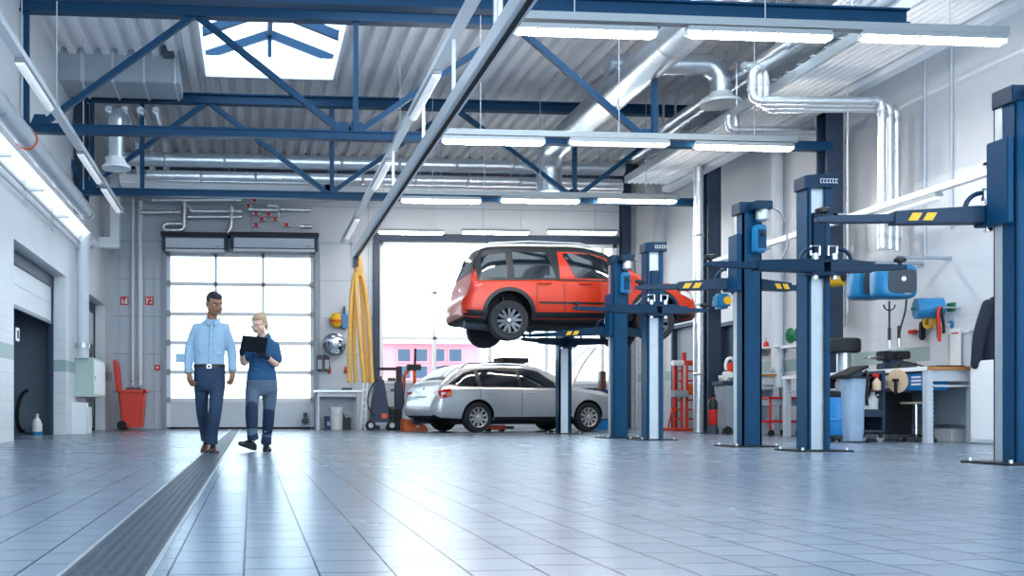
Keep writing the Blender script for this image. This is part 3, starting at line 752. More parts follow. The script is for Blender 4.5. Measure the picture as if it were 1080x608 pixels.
prof = []
for i in range(8):
    y = 20.3+.1*i; prof += [(y, zz), (y+.03, zz), (y+.045, zz-.035), (y+.08, zz-.035), (y+.095, zz)]
ring = lambda x: [Vector((x, y, z)) for y, z in prof]+[Vector((x, 21.1, zz+.1)), Vector((x, 20.3, zz+.16))]
m.loft([ring(a.x), ring(b.x)]); part('ribbed_sheet', m, 'white', t, ang=15)
m = MB()
for i in range(6): m.cyl((a.x+.4+(b.x-a.x-.8)*i/5, 20.7, zz+.1), (a.x+.4+(b.x-a.x-.8)*i/5, 20.7, ZR), .008, 6)
part('hanger_wire', m, 'galv', t)
# left duct along the wall, pipes, cable rails
Xd = -3.15; zd = PX(2, 115, Xd).z
yd1 = yat2(Xd, zd, 222)
t = thing('air_duct', 'long grey round duct running along the top of the left wall', 'duct', (Xd, 12, zd))
part('duct_tube', MB().cyl((Xd, 7, zd), (Xd, yd1, zd), .14, 20), 'grey_light', t)
m = MB()
for i in range(9): m.lathe([(.14, -.035), (.152, 0), (.14, .035)], (Xd, 8+i*1.25, zd), (0, 1, 0), 20, cap=False)
part('joint_collar', m, 'silver', t)
part('strap', MB().lathe([(.146, -.03), (.156, -.03), (.156, .03), (.146, .03)], (Xd, PX(28, 140, Xd).y, zd), (0, 1, 0), 20, cap=False), 'orange', t, label='orange strap')
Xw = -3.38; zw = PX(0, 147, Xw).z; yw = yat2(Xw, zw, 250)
pipe('glow_tube', 'bright white glowing tube along the left wall below the grey duct', [(Xw, 7, zw), (Xw, yw, zw)], .06, 'glow_white', cat='lamp')  # brightness comes from emission put into the tube material
for k, z in enumerate((zw-.28, zw-.42)):
    solo('conduit', MB().cyl((XL+.08, 7, z), (XL+.08, yw, z), .022, 8), 'grey_light', ['thin conduit along the left wall, upper of two below the white pipe', 'thin conduit along the left wall, lower of two below the white pipe'][k], 'conduit')
m = MB()
for v in (168, 204, 232):
    y = yat2(XL+.1, zw-.3, v); m = MB(); m.b2((XL-.0, y-.03, zw-.5), (XL+.03, y+.03, zw-.1)); m.b2((XL, y-.03, zw-.26), (XL+.3, y+.03, zw-.22)); solo('pipe_bracket', m, 'galv', {168: 'steel bracket under the conduits on the left wall, nearest to the camera', 204: 'steel bracket under the conduits on the left wall, middle of three', 232: 'steel bracket under the conduits on the left wall, farthest from the camera'}[v], 'bracket')

t = thing('downpipe', 'grey insulated downpipe on the left wall between the two door openings', 'pipe', (XL+.14, 18.55, 1.3))
z1 = zw
part('pipe_tube', MB().tube([(XL+.16, 18.6, 1.5), (XL+.16, 18.6, z1-.6), (XL+.16, 18.75, z1-.3), (XL+.16, 19.2, z1-.12), (XL+.13, 19.8, z1-.1)], .12, 16), 'panel', t, ang=60)
part('collar', MB().lathe([(.12, -.05), (.14, -.05), (.14, .05), (.12, .05)], (XL+.16, 18.6, 1.75), n=16, cap=False), 'silver', t)
a, b = PX(78, 377, XL), PX(93, 420, XL)
t = thing('meter_cabinet', 'pale green meter cabinet on the left wall below the grey downpipe', 'cabinet', (XL+.18, (a.y+b.y)/2, b.z))
part('body', MB().b2((XL, a.y+.1, b.z), (XL+.36, b.y, a.z)), 'pale_green', t, .012)
part('door', MB().b2((XL+.36, a.y+.16, b.z+.05), (XL+.372, b.y-.06, a.z-.05)), 'white', t, .004); part('latch', MB().b2((XL+.372, a.y+.22, b.z+.35), (XL+.385, a.y+.25, b.z+.42)), 'grey', t)
t = thing('pipe_cover', 'white pipe casing on the left wall under the meter cabinet', 'casing', (XL+.15, 18.7, 0))
part('casing', MB().b2((XL, 18.3, 0), (XL+.28, 18.55, b.z-.12)), 'white', t, .01); part('second_casing', MB().b2((XL, 18.75, 0), (XL+.26, 19.05, b.z-.2)), 'white', t, .01)
# rectangular loop duct below the bell on the left
m = MB(); xa2, xb2 = PY(97, 250, 21.5).x, PY(126, 250, 21.5).x; z0, z1 = PY(110, 258, 21.5).z, PY(110, 190, 21.5).z
t = thing('square_duct', 'white square duct dropping down in the far left corner', 'duct', (xb2, 21.5, z0))
part('drop', MB().b2((xb2-.2, 21.4, z0), (xb2+.0, 21.7, 6.4)), 'white', t, .01); part('run', MB().b2((XL, 21.42, z0-.08), (xb2, 21.68, z0+.16)), 'white', t, .01)
# rectangular duct in the roof at the left between the trusses
p0, p1 = PY(-60, 48, 17.2), PY(190, 92, 17.2)
t = thing('roof_duct', 'wide grey rectangular duct hanging under the roof at upper left', 'duct', (p1.x, 17.2, p1.z))
part('body', MB().b2((XL, 17.0, p1.z), (p1.x, 17.9, p0.z)), 'grey', t, .015)
m = MB()
for k in range(4): x = XL+.4+k*(p1.x-XL-.5)/3; m.b2((x, 16.98, p1.z-.02), (x+.04, 17.92, p0.z+.02))
part('flange', m, 'grey_light', t)
b = PY(172, 60, 16.9), PY(184, 60, 16.9)
part('actuator', MB().b2((b[0].x, 16.75, PY(172, 60, 16.9).z), (b[1].x, 17.0, PY(172, 46, 16.9).z)), 'dark_grey', t, .01)
p = PY(70, 105, 20.2); q = PY(130, 105, 20.2)
for k in range(4): pipe('roof_pipe', ['upper left roof pipe bundle, pipe nearest the wall', 'upper left roof pipe bundle, second pipe from the wall', 'upper left roof pipe bundle, third pipe from the wall', 'upper left roof pipe bundle, pipe furthest from the wall'][k], [(-2.75+.3*k, 18.05, 6.3), (-2.75+.3*k, 19.9, 6.3), (-2.75+.3*k, 20.4, 5.6)], .07, 'foil', flange=False)
# pipework over the garage door
Yg = YB-.35
def gp(us, r, label, m='foil'): pipe('heating_pipe', label, [PY(u, v, Yg) for u, v in us], r, m, n=10)
gp([(160, 211), (255, 211)], .06, 'white pipe above the garage door, top run at left')
gp([(148, 224), (190, 224)], .05, 'short horizontal pipe left of the air curtain units')
gp([(255, 223), (200, 223), (200, 217), (192, 217)], .05, 'pipe above the garage door, second run from the top')
gp([(255, 229), (198, 229)], .05, 'pipe above the garage door, third run from the top')
gp([(194, 212), (194, 243), (172, 243), (172, 236), (192, 236)], .06, 'pipe looping down to the left air curtain unit')
gp([(244, 218), (244, 240), (239, 247)], .06, 'pipe dropping down between the two air curtain units')
gp([(262, 221), (295, 222)], .05, 'short pipe between valves over the right air curtain unit')
gp([(282, 217), (294, 217), (294, 230)], .05, 'bent pipe over the right air curtain unit')
gp([(296, 221), (328, 222)], .05, 'horizontal pipe at the right end over the garage door')
gp([(316, 239), (329, 239)], .05, 'short low pipe at the right end over the garage door')
for k, (u, v) in enumerate(((262, 218), (270, 226), (276, 232), (283, 227), (290, 232), (270, 238), (302, 238), (268, 212))):
    p = PY(u, v, Yg-.02); t = thing('pipe_valve', 'small pipe valve over the right air curtain unit', 'valve', p, 'valves over the garage door')
    part('valve_body', MB().cyl(p+Vector((-.09, 0, 0)), p+Vector((.09, 0, 0)), .05, 10).cyl(p, p+Vector((0, -.1, 0)), .025, 8), 'silver', t)
    part('handwheel', MB().lathe([(.045, -.012), (.05, 0), (.045, .012)], p+Vector((0, -.11, 0)), (0, 1, 0), 12), 'red', t)
for u0, u1, l in ((171, 240, 'left air curtain unit above the garage door'), (243, 335, 'right, wider air curtain unit above the garage door')):
    a, b = PY(u0, 247, YB-.4), PY(u1, 266, YB-.4)
    t = thing('air_curtain', l, 'air curtain', ((a.x+b.x)/2, YB-.2, b.z), 'air curtains above the garage door')
    part('body', MB().b2((a.x, YB-.45, b.z), (b.x, YB-.02, a.z)), 'steel_dark', t, .05)
    part('front_panel', MB().b2((a.x+.09, YB-.47, b.z+.08), (b.x-.09, YB-.44, a.z-.1)), 'panel', t, .01)
    part('outlet_slot', MB().b2((a.x+.08, YB-.46, b.z-.0), (b.x-.08, YB-.43, b.z+.05)), 'white', t)
    part('logo_plate', MB().b2((b.x-.3, YB-.475, b.z+.11), (b.x-.2, YB-.469, b.z+.14)), 'grey', t)
    part('top_bracket', MB().b2((a.x-.03, YB-.46, a.z-.03), (b.x+.03, YB-.02, a.z+.05)), 'black', t)
for u, v0, l, r in ((140, 205, 'thinner white pipe running down the back wall behind the red bin', .035), (148, 212, 'thicker white pipe running down the back wall behind the red bin', .06)):
    a = PY(u, v0, YB-.12); pipe('downpipe', l, [(a.x, YB-.12, 1.1), (a.x, YB-.12, a.z)], r, 'white')
# thin suspension wires
for k, (u, v0, v1, Y, lab) in enumerate(((23, -10, 137, 13.6, 'thin hanging wire in front of the upper left roof truss, leftmost'), (60, -10, 108, 13.2, 'thin hanging wire second from the left edge under the roof'), (88, 40, 200, 16.3, 'thin hanging wire in front of the roof duct at upper left'), (203, 92, 172, 19.9, 'thin hanging wire below the left corner of the skylight'), (405, 100, 207, 18.6, 'thin hanging wire left of the silver extraction rail'), (422, 10, 140, 16.1, 'thin hanging wire right of the skylight, beside the truss post'), (446, 10, 138, 16.8, 'second thin hanging wire right of the skylight'), (511, 100, 205, 18.6, 'thin hanging wire right of the silver extraction rail'), (652, 60, 150, 15.2, 'thin hanging wire beside the spiral duct'), (894, 85, 330, 13.3, 'thin hanging wire in front of the pipe loops on the right'))):
    p, q = PY(u, v0, Y), PY(u, v1, Y); solo('suspension_wire', MB().cyl((p.x, Y, q.z), (p.x, Y, ZR), .009, 6), 'grey_light', lab, 'wire', 'thin suspension wires under the roof')
# ================================================================ LIFTS
LX = 6.15; LH = 3.08
def lift_post(Y, sgn, zc, arms, label, motor=False, xoff=0, LH=3.02):
    # sgn: side the carriage opens to (-1 = towards the camera, +1 = away)
    X = LX+xoff; t = thing('lift_post', label, 'car lift', (X, Y, 0), 'posts of the two post car lifts'); w, d = .125, .115
    part('base_plate', MB().b2((X-.3, Y-.26, 0), (X+.3, Y+.26, .018)), 'black', t, .004)
    m = MB()
    for i in range(4):
        x = X+(-.25, .25)[i % 2]; y = Y+(-.21, .21)[i//2]; m.cyl((x, y, .018), (x, y, .045), .016, 6)
    part('anchor_bolt', m, 'silver', t)
    s = -sgn   # back side
    m = MB()
    # C profile, open to sgn
    m.b2((X-w, Y+s*d, .018), (X+w, Y+s*(d-.02), LH-.12))
    m.b2((X-w, Y-d, .018), (X-w+.03, Y+d, LH-.12)); m.b2((X+w-.03, Y-d, .018), (X+w, Y+d, LH-.12))
    m.b2((X-w, Y+sgn*d, .018), (X-w+.035, Y+sgn*(d-.03), LH-.12)); m.b2((X+w-.06, Y+sgn*d, .018), (X+w, Y+sgn*(d-.03), LH-.12))
    part('column', m, 'lift_blue', t, .006)
    part('slide_cover', MB().b2((X-w+.03, Y+sgn*(d-.05), .02), (X+w-.055, Y+sgn*(d-.035), LH-.13)), 'silver', t)
    m = MB(); z = LH
    m.prism([(X-w-.03, Y-sgn*d, z-.14), (X-w-.03, Y+sgn*(d-.02), z-.14), (X-.06, Y+sgn*(d+.06), z-.14), (X+w+.03, Y+sgn*(d+.06), z-.14), (X+w+.03, Y-sgn*d, z-.14)], (0, 0, .14))
    part('cap', m, 'lift_dark', t, .006)
    m = MB(); y = Y+sgn*(d+.062)
    for i in range(6): 
        x = X-.03+.035*i; m.b2((x, y-.002, z-.1), (x+.006, y+.002, z-.05)); m.b2((x+.012, y-.002, z-.1), (x+.022, y+.002, z-.09)); m.b2((x+.012, y-.002, z-.06), (x+.022, y+.002, z-.05))
    part('lettering', m, 'white', t)
    # carriage
    cr = part('carriage', MB().b2((X-w+.05, Y+sgn*(d-.06), zc-.1), (X+w-.07, Y+sgn*(d+.02), zc+.62)).b2((X-w-.06, Y+sgn*(d+.0), zc-.08), (X+w+.06, Y+sgn*(d+.14), zc-.045)).b2((X-w-.06, Y+sgn*(d+.0), zc+.06), (X+w+.06, Y+sgn*(d+.14), zc+.09)), 'lift_dark', t, .006)
    m = MB()
    for x in (X-.1, X+.12): m.cyl((x, Y+sgn*(d+.08), zc-.12), (x, Y+sgn*(d+.08), zc+.16), .035, 12)
    part('pivot_pin', m, 'chrome', cr)
    m = MB()
    for x in (X-.1, X+.1): m.tube([(x-.05, Y+sgn*(d+.08), zc+.14), (x-.05, Y+sgn*(d+.08), zc+.24), (x+.05, Y+sgn*(d+.08), zc+.24), (x+.05, Y+sgn*(d+.08), zc+.14)], .012, 8)
    part('pull_handle', m, 'chrome', cr)
    for (sx, ang, L, haz) in arms:
        p = Vector((X+sx*.11, Y+sgn*(d+.08), zc)); q = p+Vector((sx*math.cos(ang), sgn*math.sin(ang), 0))*L; mid = p.lerp(q, .58); dr = (q-p).normalized()
        m = MB(); n = Vector((0, 0, 1))
        side = dr.cross(n)
        ring = lambda pp, hw, h0, h1: [pp+side*hw+n*h0, pp-side*hw+n*h0, pp-side*hw+n*h1, pp+side*hw+n*h1]
        m.loft([ring(p-dr*.06, .075, -.05, .07), ring(p+dr*.1, .07, -.05, .09), ring(mid, .06, -.05, .055)])
        a = part('arm', m, 'lift_dark', t, .005)
        m = MB(); m.loft([ring(mid-dr*.15, .045, -.035, .035), ring(q-dr*.1, .045, -.03, .03), ring(q+dr*.06, .03, -.02, .02)]); part('arm_extension', m, 'lift_dark', a, .004)
        m = MB(); m.lathe([(.02, -.03), (.02, .05), (.035, .055), (.06, .06), (.062, .09), (.05, .1)], q, n=16); part('lifting_pad', m, 'black', a)
        m = MB(); m.tube(arc(p+n*.07+dr*.04, .14, 0, PI/2, 6, dr, n), .02, 8); part('arm_guard', m, 'lift_dark', a)
        if haz:
            f0 = p+(mid-p)*.62
            for j in range(2):
                for s2 in (1, -1):
                    o = f0+dr*(.12*j+.0)+side*s2*.068
                    part('hazard_stripe', MB().prism([o+n*-.03, o+dr*.08+n*-.03, o+dr*.04+n*.035, o-dr*.04+n*.035], side*s2*.004), 'yellow', a, label='yellow hazard stripe')
    if motor:
        y = Y+s*d; 
        part('control_box', MB().b2((X-.02, y+s*.13, 2.38), (X+.12, y, 2.72)), 'lift_light', t, .02)
        part('box_panel', MB().b2((X+.0, y+s*.135, 2.43), (X+.1, y+s*.13, 2.66)), 'lift_blue', t, .004)
        part('switch', MB().cyl((X+.05, y+s*.13, 2.6), (X+.05, y+s*.16, 2.6), .025, 12), 'black', t)
        part('motor', MB().lathe([(.05, 0), (.075, .02), (.075, .16), (.06, .18)], (X+.07, y+s*.1, LH-.26)), 'silver', t)
        part('motor_bracket', MB().b2((X-.05, y+s*.18, LH-.12), (X+.16, y, LH-.02)), 'lift_dark', t, .006)
        part('motor_cable', MB().tube(bez((X+.1, y+s*.1, LH-.1), (X+.45, y+s*.1, LH), (X+.5, y+s*.1, LH-.7), (X+.17, y+s*.08, LH-.85), 16), .012, 8), 'grey', t)
        part('side_strip', MB().b2((X-w-.006, Y+d-.1, .02), (X-w, Y+d-.025, LH-.14)), 'silver', t)
        part('side_housing', MB().b2((X-w-.06, Y-.1, zc-.1), (X-w, Y+.12, zc+.6)), 'lift_blue', t, .008)
    return t
R = math.radians
ZC = 2.08
lift_post(7.15, 1, ZC, [(-1, R(8), 1.35, True), (1, R(10), 1.2, False)], 'nearest blue lift post, cut by the right edge of the photo', True, xoff=.18, LH=3.1)
lift_post(9.72, -1, ZC-.09, [(-1, R(8), 1.27, False), (1, R(10), .68, False)], 'blue lift post with silver slide, second post from the right edge', xoff=.04)
lift_post(11.0, 1, ZC-.05, [(-1, R(14), 1.1, True), (1, R(12), 1.1, True)], 'blue lift post with motor and light blue box, third post from the right edge', True)
lift_post(13.72, -1, ZC-.11, [(-1, R(10), 1.25, False), (1, R(8), .58, False)], 'blue lift post with silver slide standing in front of the orange car front')
lift_post(14.85, 1, 1.78, [(-1, R(38), 1.35, True), (1, R(38), 1.1, False)], 'blue lift post with motor beside the orange car front door', True, xoff=-.08)
lift_post(17.75, -1, 1.78, [(-1, R(40), 1.3, False), (1, R(40), 1.1, False)], 'blue lift post behind the orange car, standing in front of the silver car')
# ================================================================ CARS
def pchip(xs, ys):
    n = len(xs); h = [xs[i+1]-xs[i] for i in range(n-1)]; dl = [(ys[i+1]-ys[i])/h[i] for i in range(n-1)]; m = [dl[0]]+[0]*(n-2)+[dl[-1]]
    for i in range(1, n-1):
        if dl[i-1]*dl[i] > 0:
            w1, w2 = 2*h[i]+h[i-1], h[i]+2*h[i-1]; m[i] = (w1+w2)/(w1/dl[i-1]+w2/dl[i])
    def f(x):
        x = min(max(x, xs[0]), xs[-1]); i = 0
        while i < n-2 and x > xs[i+1]: i += 1
        t = (x-xs[i])/h[i]
        return ys[i]*(2*t**3-3*t*t+1)+h[i]*m[i]*(t**3-2*t*t+t)+ys[i+1]*(-2*t**3+3*t*t)+h[i]*m[i+1]*(t**3-t*t)
    return f
class Car:
    def __init__(s, keys, root, rot):
        xs = [k[0] for k in keys]; s.f = [pchip(xs, [k[i] for k in keys]) for i in range(1, 6)]; s.L = xs[-1]; s.root = root
        s.T = Matrix.Translation(root.location) @ Matrix.Rotation(rot, 4, 'Z')
    def sec(s, x):
        zb, zl, zt, w, wr = (f(x) for f in s.f); h = max(zt-zl, .01); r = min(.12, h*.45); k = max(0, 1-h/.42); we = wr+(w*.93-wr)*k
        a, b = (w*.95, zl), (we, zt-r)
        P = [(0, zb), (w*.5, zb), (w*.82, zb), (w*.93, zb+.03), (w*.97, zb+.1), (w*.99, zb+.3*(zl-zb)), (w, zb+.55*(zl-zb)), (w*.995, zb+.75*(zl-zb)), (w*.98, zl-.03*min(1, (zl-zb)*2)), a]
        P += [(a[0]+(b[0]-a[0])*t+.02*math.sin(PI*t)*min(1, h*2), a[1]+(b[1]-a[1])*t) for t in (.25, .5, .75)]+[b]
        P += [(we-r*.12, zt-r*.55), (we-r*.42, zt-r*.2), (we-r*.95, zt-.005), (we*.6, zt+.012*min(1, h*3)), (we*.3, zt+.02*min(1, h*3)), (0, zt+.022*min(1, h*3))]
        return P
    def yside(s, x, z):
        P = s.sec(x)
        for (y0, z0), (y1, z1) in zip(P[2:], P[3:]):
            if z0 <= z <= z1 and z1 > z0: return y0+(y1-y0)*(z-z0)/(z1-z0)
        return P[3][0] if z < P[3][1] else P[-3][0]
    def body(s, name, m, arches, R_, dark='under', roofm=None):
        n = 90; st = sorted(set([s.L*(.5-.5*math.cos(PI*i/n)) for i in range(n+1)]+[s.L*i/60 for i in range(61)]))
        rings = []
        for x in st:
            P = s.sec(x); rings.append([s.T @ Vector((x, -y, z)) for y, z in P]+[s.T @ Vector((x, y, z)) for y, z in reversed(P[1:-1])])
        mb = MB().loft(rings); o = part(name, mb, m, s.root, ang=32)
        cut = MB()
        for ax, az in arches:
            for sd in (1, -1): cut.lathe([(R_, .52), (R_, 1.3)], s.T @ Vector((ax, 0, az)), s.T.to_3x3() @ Vector((0, sd, 0)), 40)
        co = cut.obj('cut', dark, s.root.location); co.location = (0, 0, 0)
        o.parent = None
        md = o.modifiers.new('b', 'BOOLEAN'); md.object = co; md.operation = 'DIFFERENCE'; md.solver = 'EXACT'
        dg = bpy.context.evaluated_depsgraph_get(); dg.update()
        me = bpy.data.meshes.new_from_object(o.evaluated_get(dg)); o.modifiers.clear(); o.data = me; me.name = name
        me.materials.clear(); me.materials.append(M[m]); me.materials.append(M[dark])
        if roofm: me.materials.append(M[roofm])
        Ti = s.T.inverted(); OFw = OFS[name if False else o.name]
        for p in me.polygons:
            q = Ti @ (p.center+OFw); nn = (Ti.to_3x3() @ p.normal)
            p.material_index = 0
            for ax, az in arches:
                d = math.hypot(q.x-ax, q.z-az)
                if d < R_-.02 and abs(abs(q.y)-.52) < .02 or (abs(d-R_) < .015 and abs(q.y) > .5 and abs(nn.y) < .5 and ((q.x-ax)*nn.x+(q.z-az)*nn.z) < 0): p.material_index = 1
            if nn.z < -.6 and q.z < s.f[0](q.x)+.06: p.material_index = 1
            if roofm and q.z > s.f[2](q.x)-.13 and s.f[2](q.x)-s.f[1](q.x) > .3 and abs(q.y) > 0: p.material_index = 2
        me.set_sharp_from_angle(angle=math.radians(32))
        bpy.data.objects.remove(co); o.parent = s.root; return o
    def patch(s, name, m, xs, lo, hi, sides=(1, -1), off=.006, rows=4, th=.012, nx=14, par=None, label=None):
        # panel on the side surface: lo/hi are lists of (x, z) polylines
        def ip(pl, x):
            for (a, b), (c_, d) in zip(pl, pl[1:]):
                if a <= x <= c_: return b+(d-b)*(x-a)/(c_-a) if c_ > a else b
            return pl[0][1] if x < pl[0][0] else pl[-1][1]
        out = None
        for sd in sides:
            mb = MB(); g = []; gi = []
            XX = sorted(set([xs[0]+(xs[1]-xs[0])*i/nx for i in range(nx+1)]+[p[0] for p in lo+hi if xs[0] <= p[0] <= xs[1]]))
            for x in XX:
                a, b = ip(lo, x), ip(hi, x); row = []; ri = []
                for j in range(rows+1):
                    z = a+(b-a)*j/rows; y = s.yside(x, z)
                    row.append(s.T @ Vector((x, sd*-(y+off), z))); ri.append(s.T @ Vector((x, sd*-(y+off-th), z)))
                g.append(row+ri[::-1])
            mb.loft(g); o = part(name, mb, m, par or s.root, ang=40, label=label); out = out or o
        return out
    def top(s, name, m, x0, x1, j0, j1, off=.006, nx=14, par=None):
        # panel on the upper surface between section indices counted from the roof centre
        g = []; N = len(s.sec(1.0))
        for i in range(nx+1):
            x = x0+(x1-x0)*i/nx; P = s.sec(x); n = N
            row = [P[k] for k in range(n-1-j1, n-j0)]
            e = .02; P2 = s.sec(min(s.L, x+e)); sl = (P2[-1][1]-P[-1][1])/e; nz = 1/math.sqrt(1+sl*sl); nx_ = -sl*nz
            full = [(-y, z) for y, z in row]+[(y, z) for y, z in reversed(row)] if j0 == 0 else [(-y, z) for y, z in row]
            if j0 == 0: full = [(-y, z) for y, z in row]+[(y, z) for y, z in reversed(row[:-1])]
            o1 = [s.T @ Vector((x+nx_*off, y*(1.0), z+nz*off)) for y, z in full]; o2 = [s.T @ Vector((x-nx_*.01, y, z-nz*.01)) for y, z in full]
            g.append(o1+o2[::-1])
        return part(name, MB().loft(g), m, par or s.root, ang=50)
    def bx(s, name, m, p, q, bevel=.01, par=None, label=None):
        ctr = [(a+b)/2 for a, b in zip(p, q)]; sz = [abs(a-b) for a, b in zip(p, q)]
        return part(name, MB().box(s.T @ Vector(ctr), sz, s.T.to_3x3()), m, par or s.root, bevel, label)
    def tb(s, name, m, pts, r, n=10, par=None, label=None):
        return part(name, MB().tube([s.T @ Vector(p) for p in pts], r, n), m, par or s.root, label=label)
    def wheel(s, x, z, sd, R_, style):
        ax = s.T.to_3x3() @ Vector((0, sd, 0)); o = s.T @ Vector((x, sd*.68, z)); wd = .215; y0 = 0
        tr = R_*.66
        w = part('wheel', MB().lathe([(tr, 0), (R_*.92, .0), (R_*.985, .025), (R_, .055), (R_, wd-.055), (R_*.985, wd-.025), (R_*.92, wd), (tr, wd-.01), (tr*.97, wd-.03), (tr*.95, .02)], o, ax, 40), 'rubber', s.root, ang=30)
        e1 = s.T.to_3x3() @ Vector((1, 0, 0)); e3 = Vector((0, 0, 1)); rimm = 'rim_dark' if style == 6 else 'rim_light'
        f = MB().lathe([(tr*1.0, wd-.008), (tr*.99, wd+.004), (tr*.92, wd-.01), (tr*.9, wd-.04)], o, ax, 40, cap=False).lathe([(tr*.26, wd-.06), (tr*.26, wd-.018), (tr*.2, wd-.006), (.02, wd-.002)], o, ax, 20)
        ns = style; hw = .12 if style == 6 else .16
        for k in range(ns):
            a0 = 2*PI*k/ns+.3
            segs = ((a0-.14, a0-.24), (a0+.14, a0+.24)) if style == 6 else ((a0, a0),)
            for ai, ao in segs:
                di = (e1*math.cos(ai)+e3*math.sin(ai)); do = (e1*math.cos(ao)+e3*math.sin(ao))
                f.bar(o+ax*(wd-.03)+di*tr*.2, o+ax*(wd-.02)+do*tr*.95, .045 if style == 6 else .05, .022, up=ax)
        part('rim', f, rimm, w, ang=30)
        part('brake_disc', MB().lathe([(tr*.95, .03), (tr*.95, .05)], o, ax, 32).lathe([(tr*.66, .08), (tr*.66, .1)], o, ax, 32), 'under' if style == 6 else 'dark_grey', w)
        part('hub_cap', MB().lathe([(.035, wd-.012), (.033, wd+.004), (.02, wd+.008)], o, ax, 16), 'silver', w)
# ---------------------------------------------------------------- orange SUV on the lift
base = Vector((3.42, 16.3, 1.66))
pw = PY(535, 339, 15.55)
base.x = pw.x-.78; base.z = pw.z-.285
root = thing('orange_suv', 'orange off-road car raised on the two post lift', 'car', base)
K = [(0, .42, .56, .63, .66, .5), (.03, .37, .60, .70, .76, .55), (.08, .34, .68, .78, .815, .58), (.13, .33, .86, .93, .84, .6), (.16, .325, .985, 1.06, .85, .6), (.21, .32, 1.0, 1.26, .862, .6), (.28, .32, 1.005, 1.50, .87, .61), (.36, .315, 1.01, 1.63, .876, .62), (.55, .31, 1.01, 1.67, .885, .64), (1.1, .30, 1.02, 1.69, .89, .655), (1.8, .30, 1.02, 1.69, .89, .655), (2.25, .30, 1.02, 1.66, .89, .64), (2.55, .30, 1.01, 1.58, .89, .63), (2.8, .30, 1.005, 1.44, .888, .62), (3.05, .30, 1.0, 1.23, .885, .64), (3.24, .30, .985, 1.07, .88, .70), (3.4, .30, .965, 1.03, .875, .74), (3.7, .31, .93, .99, .86, .72), (3.95, .32, .86, .92, .82, .68), (4.08, .34, .76, .83, .77, .62), (4.17, .36, .64, .70, .69, .55), (4.22, .42, .54, .60, .6, .48)]
K = [(k_[0], k_[1]*.965, k_[2]*.965, k_[3]*.965, k_[4], k_[5]) for k_ in K]
y = Car(K, root, 0)
WZ = .285
ar = [(.78, .395), (3.36, .395)]
y.T = Matrix.Translation(base+Vector((0, 0, 0)))
y.body('body', 'car_orange', ar, .405, roofm='car_black')
for ax, az in ar:
    for sd in (-1, 1): y.wheel(ax, WZ if sd < 0 else WZ-.02, sd, .345, 6)
# arch cladding and sills
for ax, az in ar:
    for sd in (1, -1):
        mb = MB(); g = []
        for i in range(25):
            a = -.2+(PI+.4)*i/24; row = []
            for rr in (.40, .465):
                x, z = ax+rr*math.cos(a), az+rr*math.sin(a); yy = y.yside(min(max(x, .03), 4.18), max(z, .34)); row += [y.T @ Vector((x, -sd*(yy+.012), z))]
            for rr in (.465, .40):
                x, z = ax+rr*math.cos(a), az+rr*math.sin(a); yy = y.yside(min(max(x, .03), 4.18), max(z, .34)); row += [y.T @ Vector((x, -sd*(yy-.03), z))]
            g.append(row)
        part('arch_cladding', mb.loft(g), 'car_black', root)
y.patch('sill_cladding', 'car_black', (1.22, 2.93), [(1.2, 0.299), (3, 0.299)], [(1.2, 0.434), (3, 0.434)])
y.patch('rear_bumper', 'car_black', (.02, .42), [(0, 0.405), (.03, 0.362), (.1, 0.333), (.42, 0.318)], [(0, 0.482), (.42, 0.454)], nx=10)
y.patch('front_bumper', 'car_black', (3.82, 4.2), [(3.8, 0.314), (4.08, 0.338), (4.2, 0.396)], [(3.8, 0.405), (4.2, 0.463)], nx=10)
# black window band then glass
y.patch('window_surround', 'car_black', (.24, 1.68), [(.2, 0.965), (1.68, 0.994)], [(.2, 1.158), (.3, 1.448), (.4, 1.505), (1.66, 1.525)], off=.004)
y.patch('quarter_glass', 'car_glass', (.33, .76), [(.3, 1.023), (.8, 1.023)], [(.3, 1.351), (.42, 1.438), (.8, 1.476)], off=.009)
y.patch('rear_door_glass', 'car_glass', (.88, 1.6), [(.88, 1.023), (1.6, 1.023)], [(.85, 1.486), (.92, 1.496), (1.48, 1.496), (1.6, 1.062)], off=.009)
y.patch('front_door_glass', 'car_glass', (1.78, 2.86), [(1.7, 1.448), (1.80, 1.399), (1.95, 1.033), (2.9, 1.004)], [(1.7, 1.486), (2.25, 1.476), (2.5, 1.399), (2.7, 1.235), (2.86, 1.042)], off=.007, nx=22)
y.patch('window_line', 'car_black', (1.6, 2.95), [(1.6, 0.979), (2.95, 0.965)], [(1.6, 1.008), (2.95, 0.989)], off=.008, rows=1)
y.top('windscreen', 'car_glass', 2.5, 3.2, 0, 3)
y.top('rear_window', 'car_glass', .19, .34, 0, 3)
for sd in (1, -1):
    y.tb('roof_rail', 'silver', [(.42, sd*.6, 1.585), (.5, sd*.61, 1.65), (1.2, sd*.63, 1.685), (2.1, sd*.62, 1.665), (2.3, sd*.61, 1.61)], .017)
    mi = y.tb('mirror', 'car_orange', [(2.72, sd*.86, 1.08), (2.7, sd*.95, 1.12), (2.69, sd*1.04, 1.13)], [.03, .075, .07], 12)
    y.bx('mirror_glass', 'mirror', (2.61, sd*.92, 1.07), (2.62, sd*1.07, 1.19), .0, mi)
y.patch('tail_lamp', 'lamp_red', (.145, .30), [(.14, 0.772), (.3, 0.830)], [(.14, 0.951), (.3, 0.941)], off=.012, nx=6)
y.patch('head_lamp', 'lamp_clear', (3.82, 4.06), [(3.82, 0.772), (4.06, 0.675)], [(3.82, 0.849), (4.06, 0.772)], off=.012, nx=6)
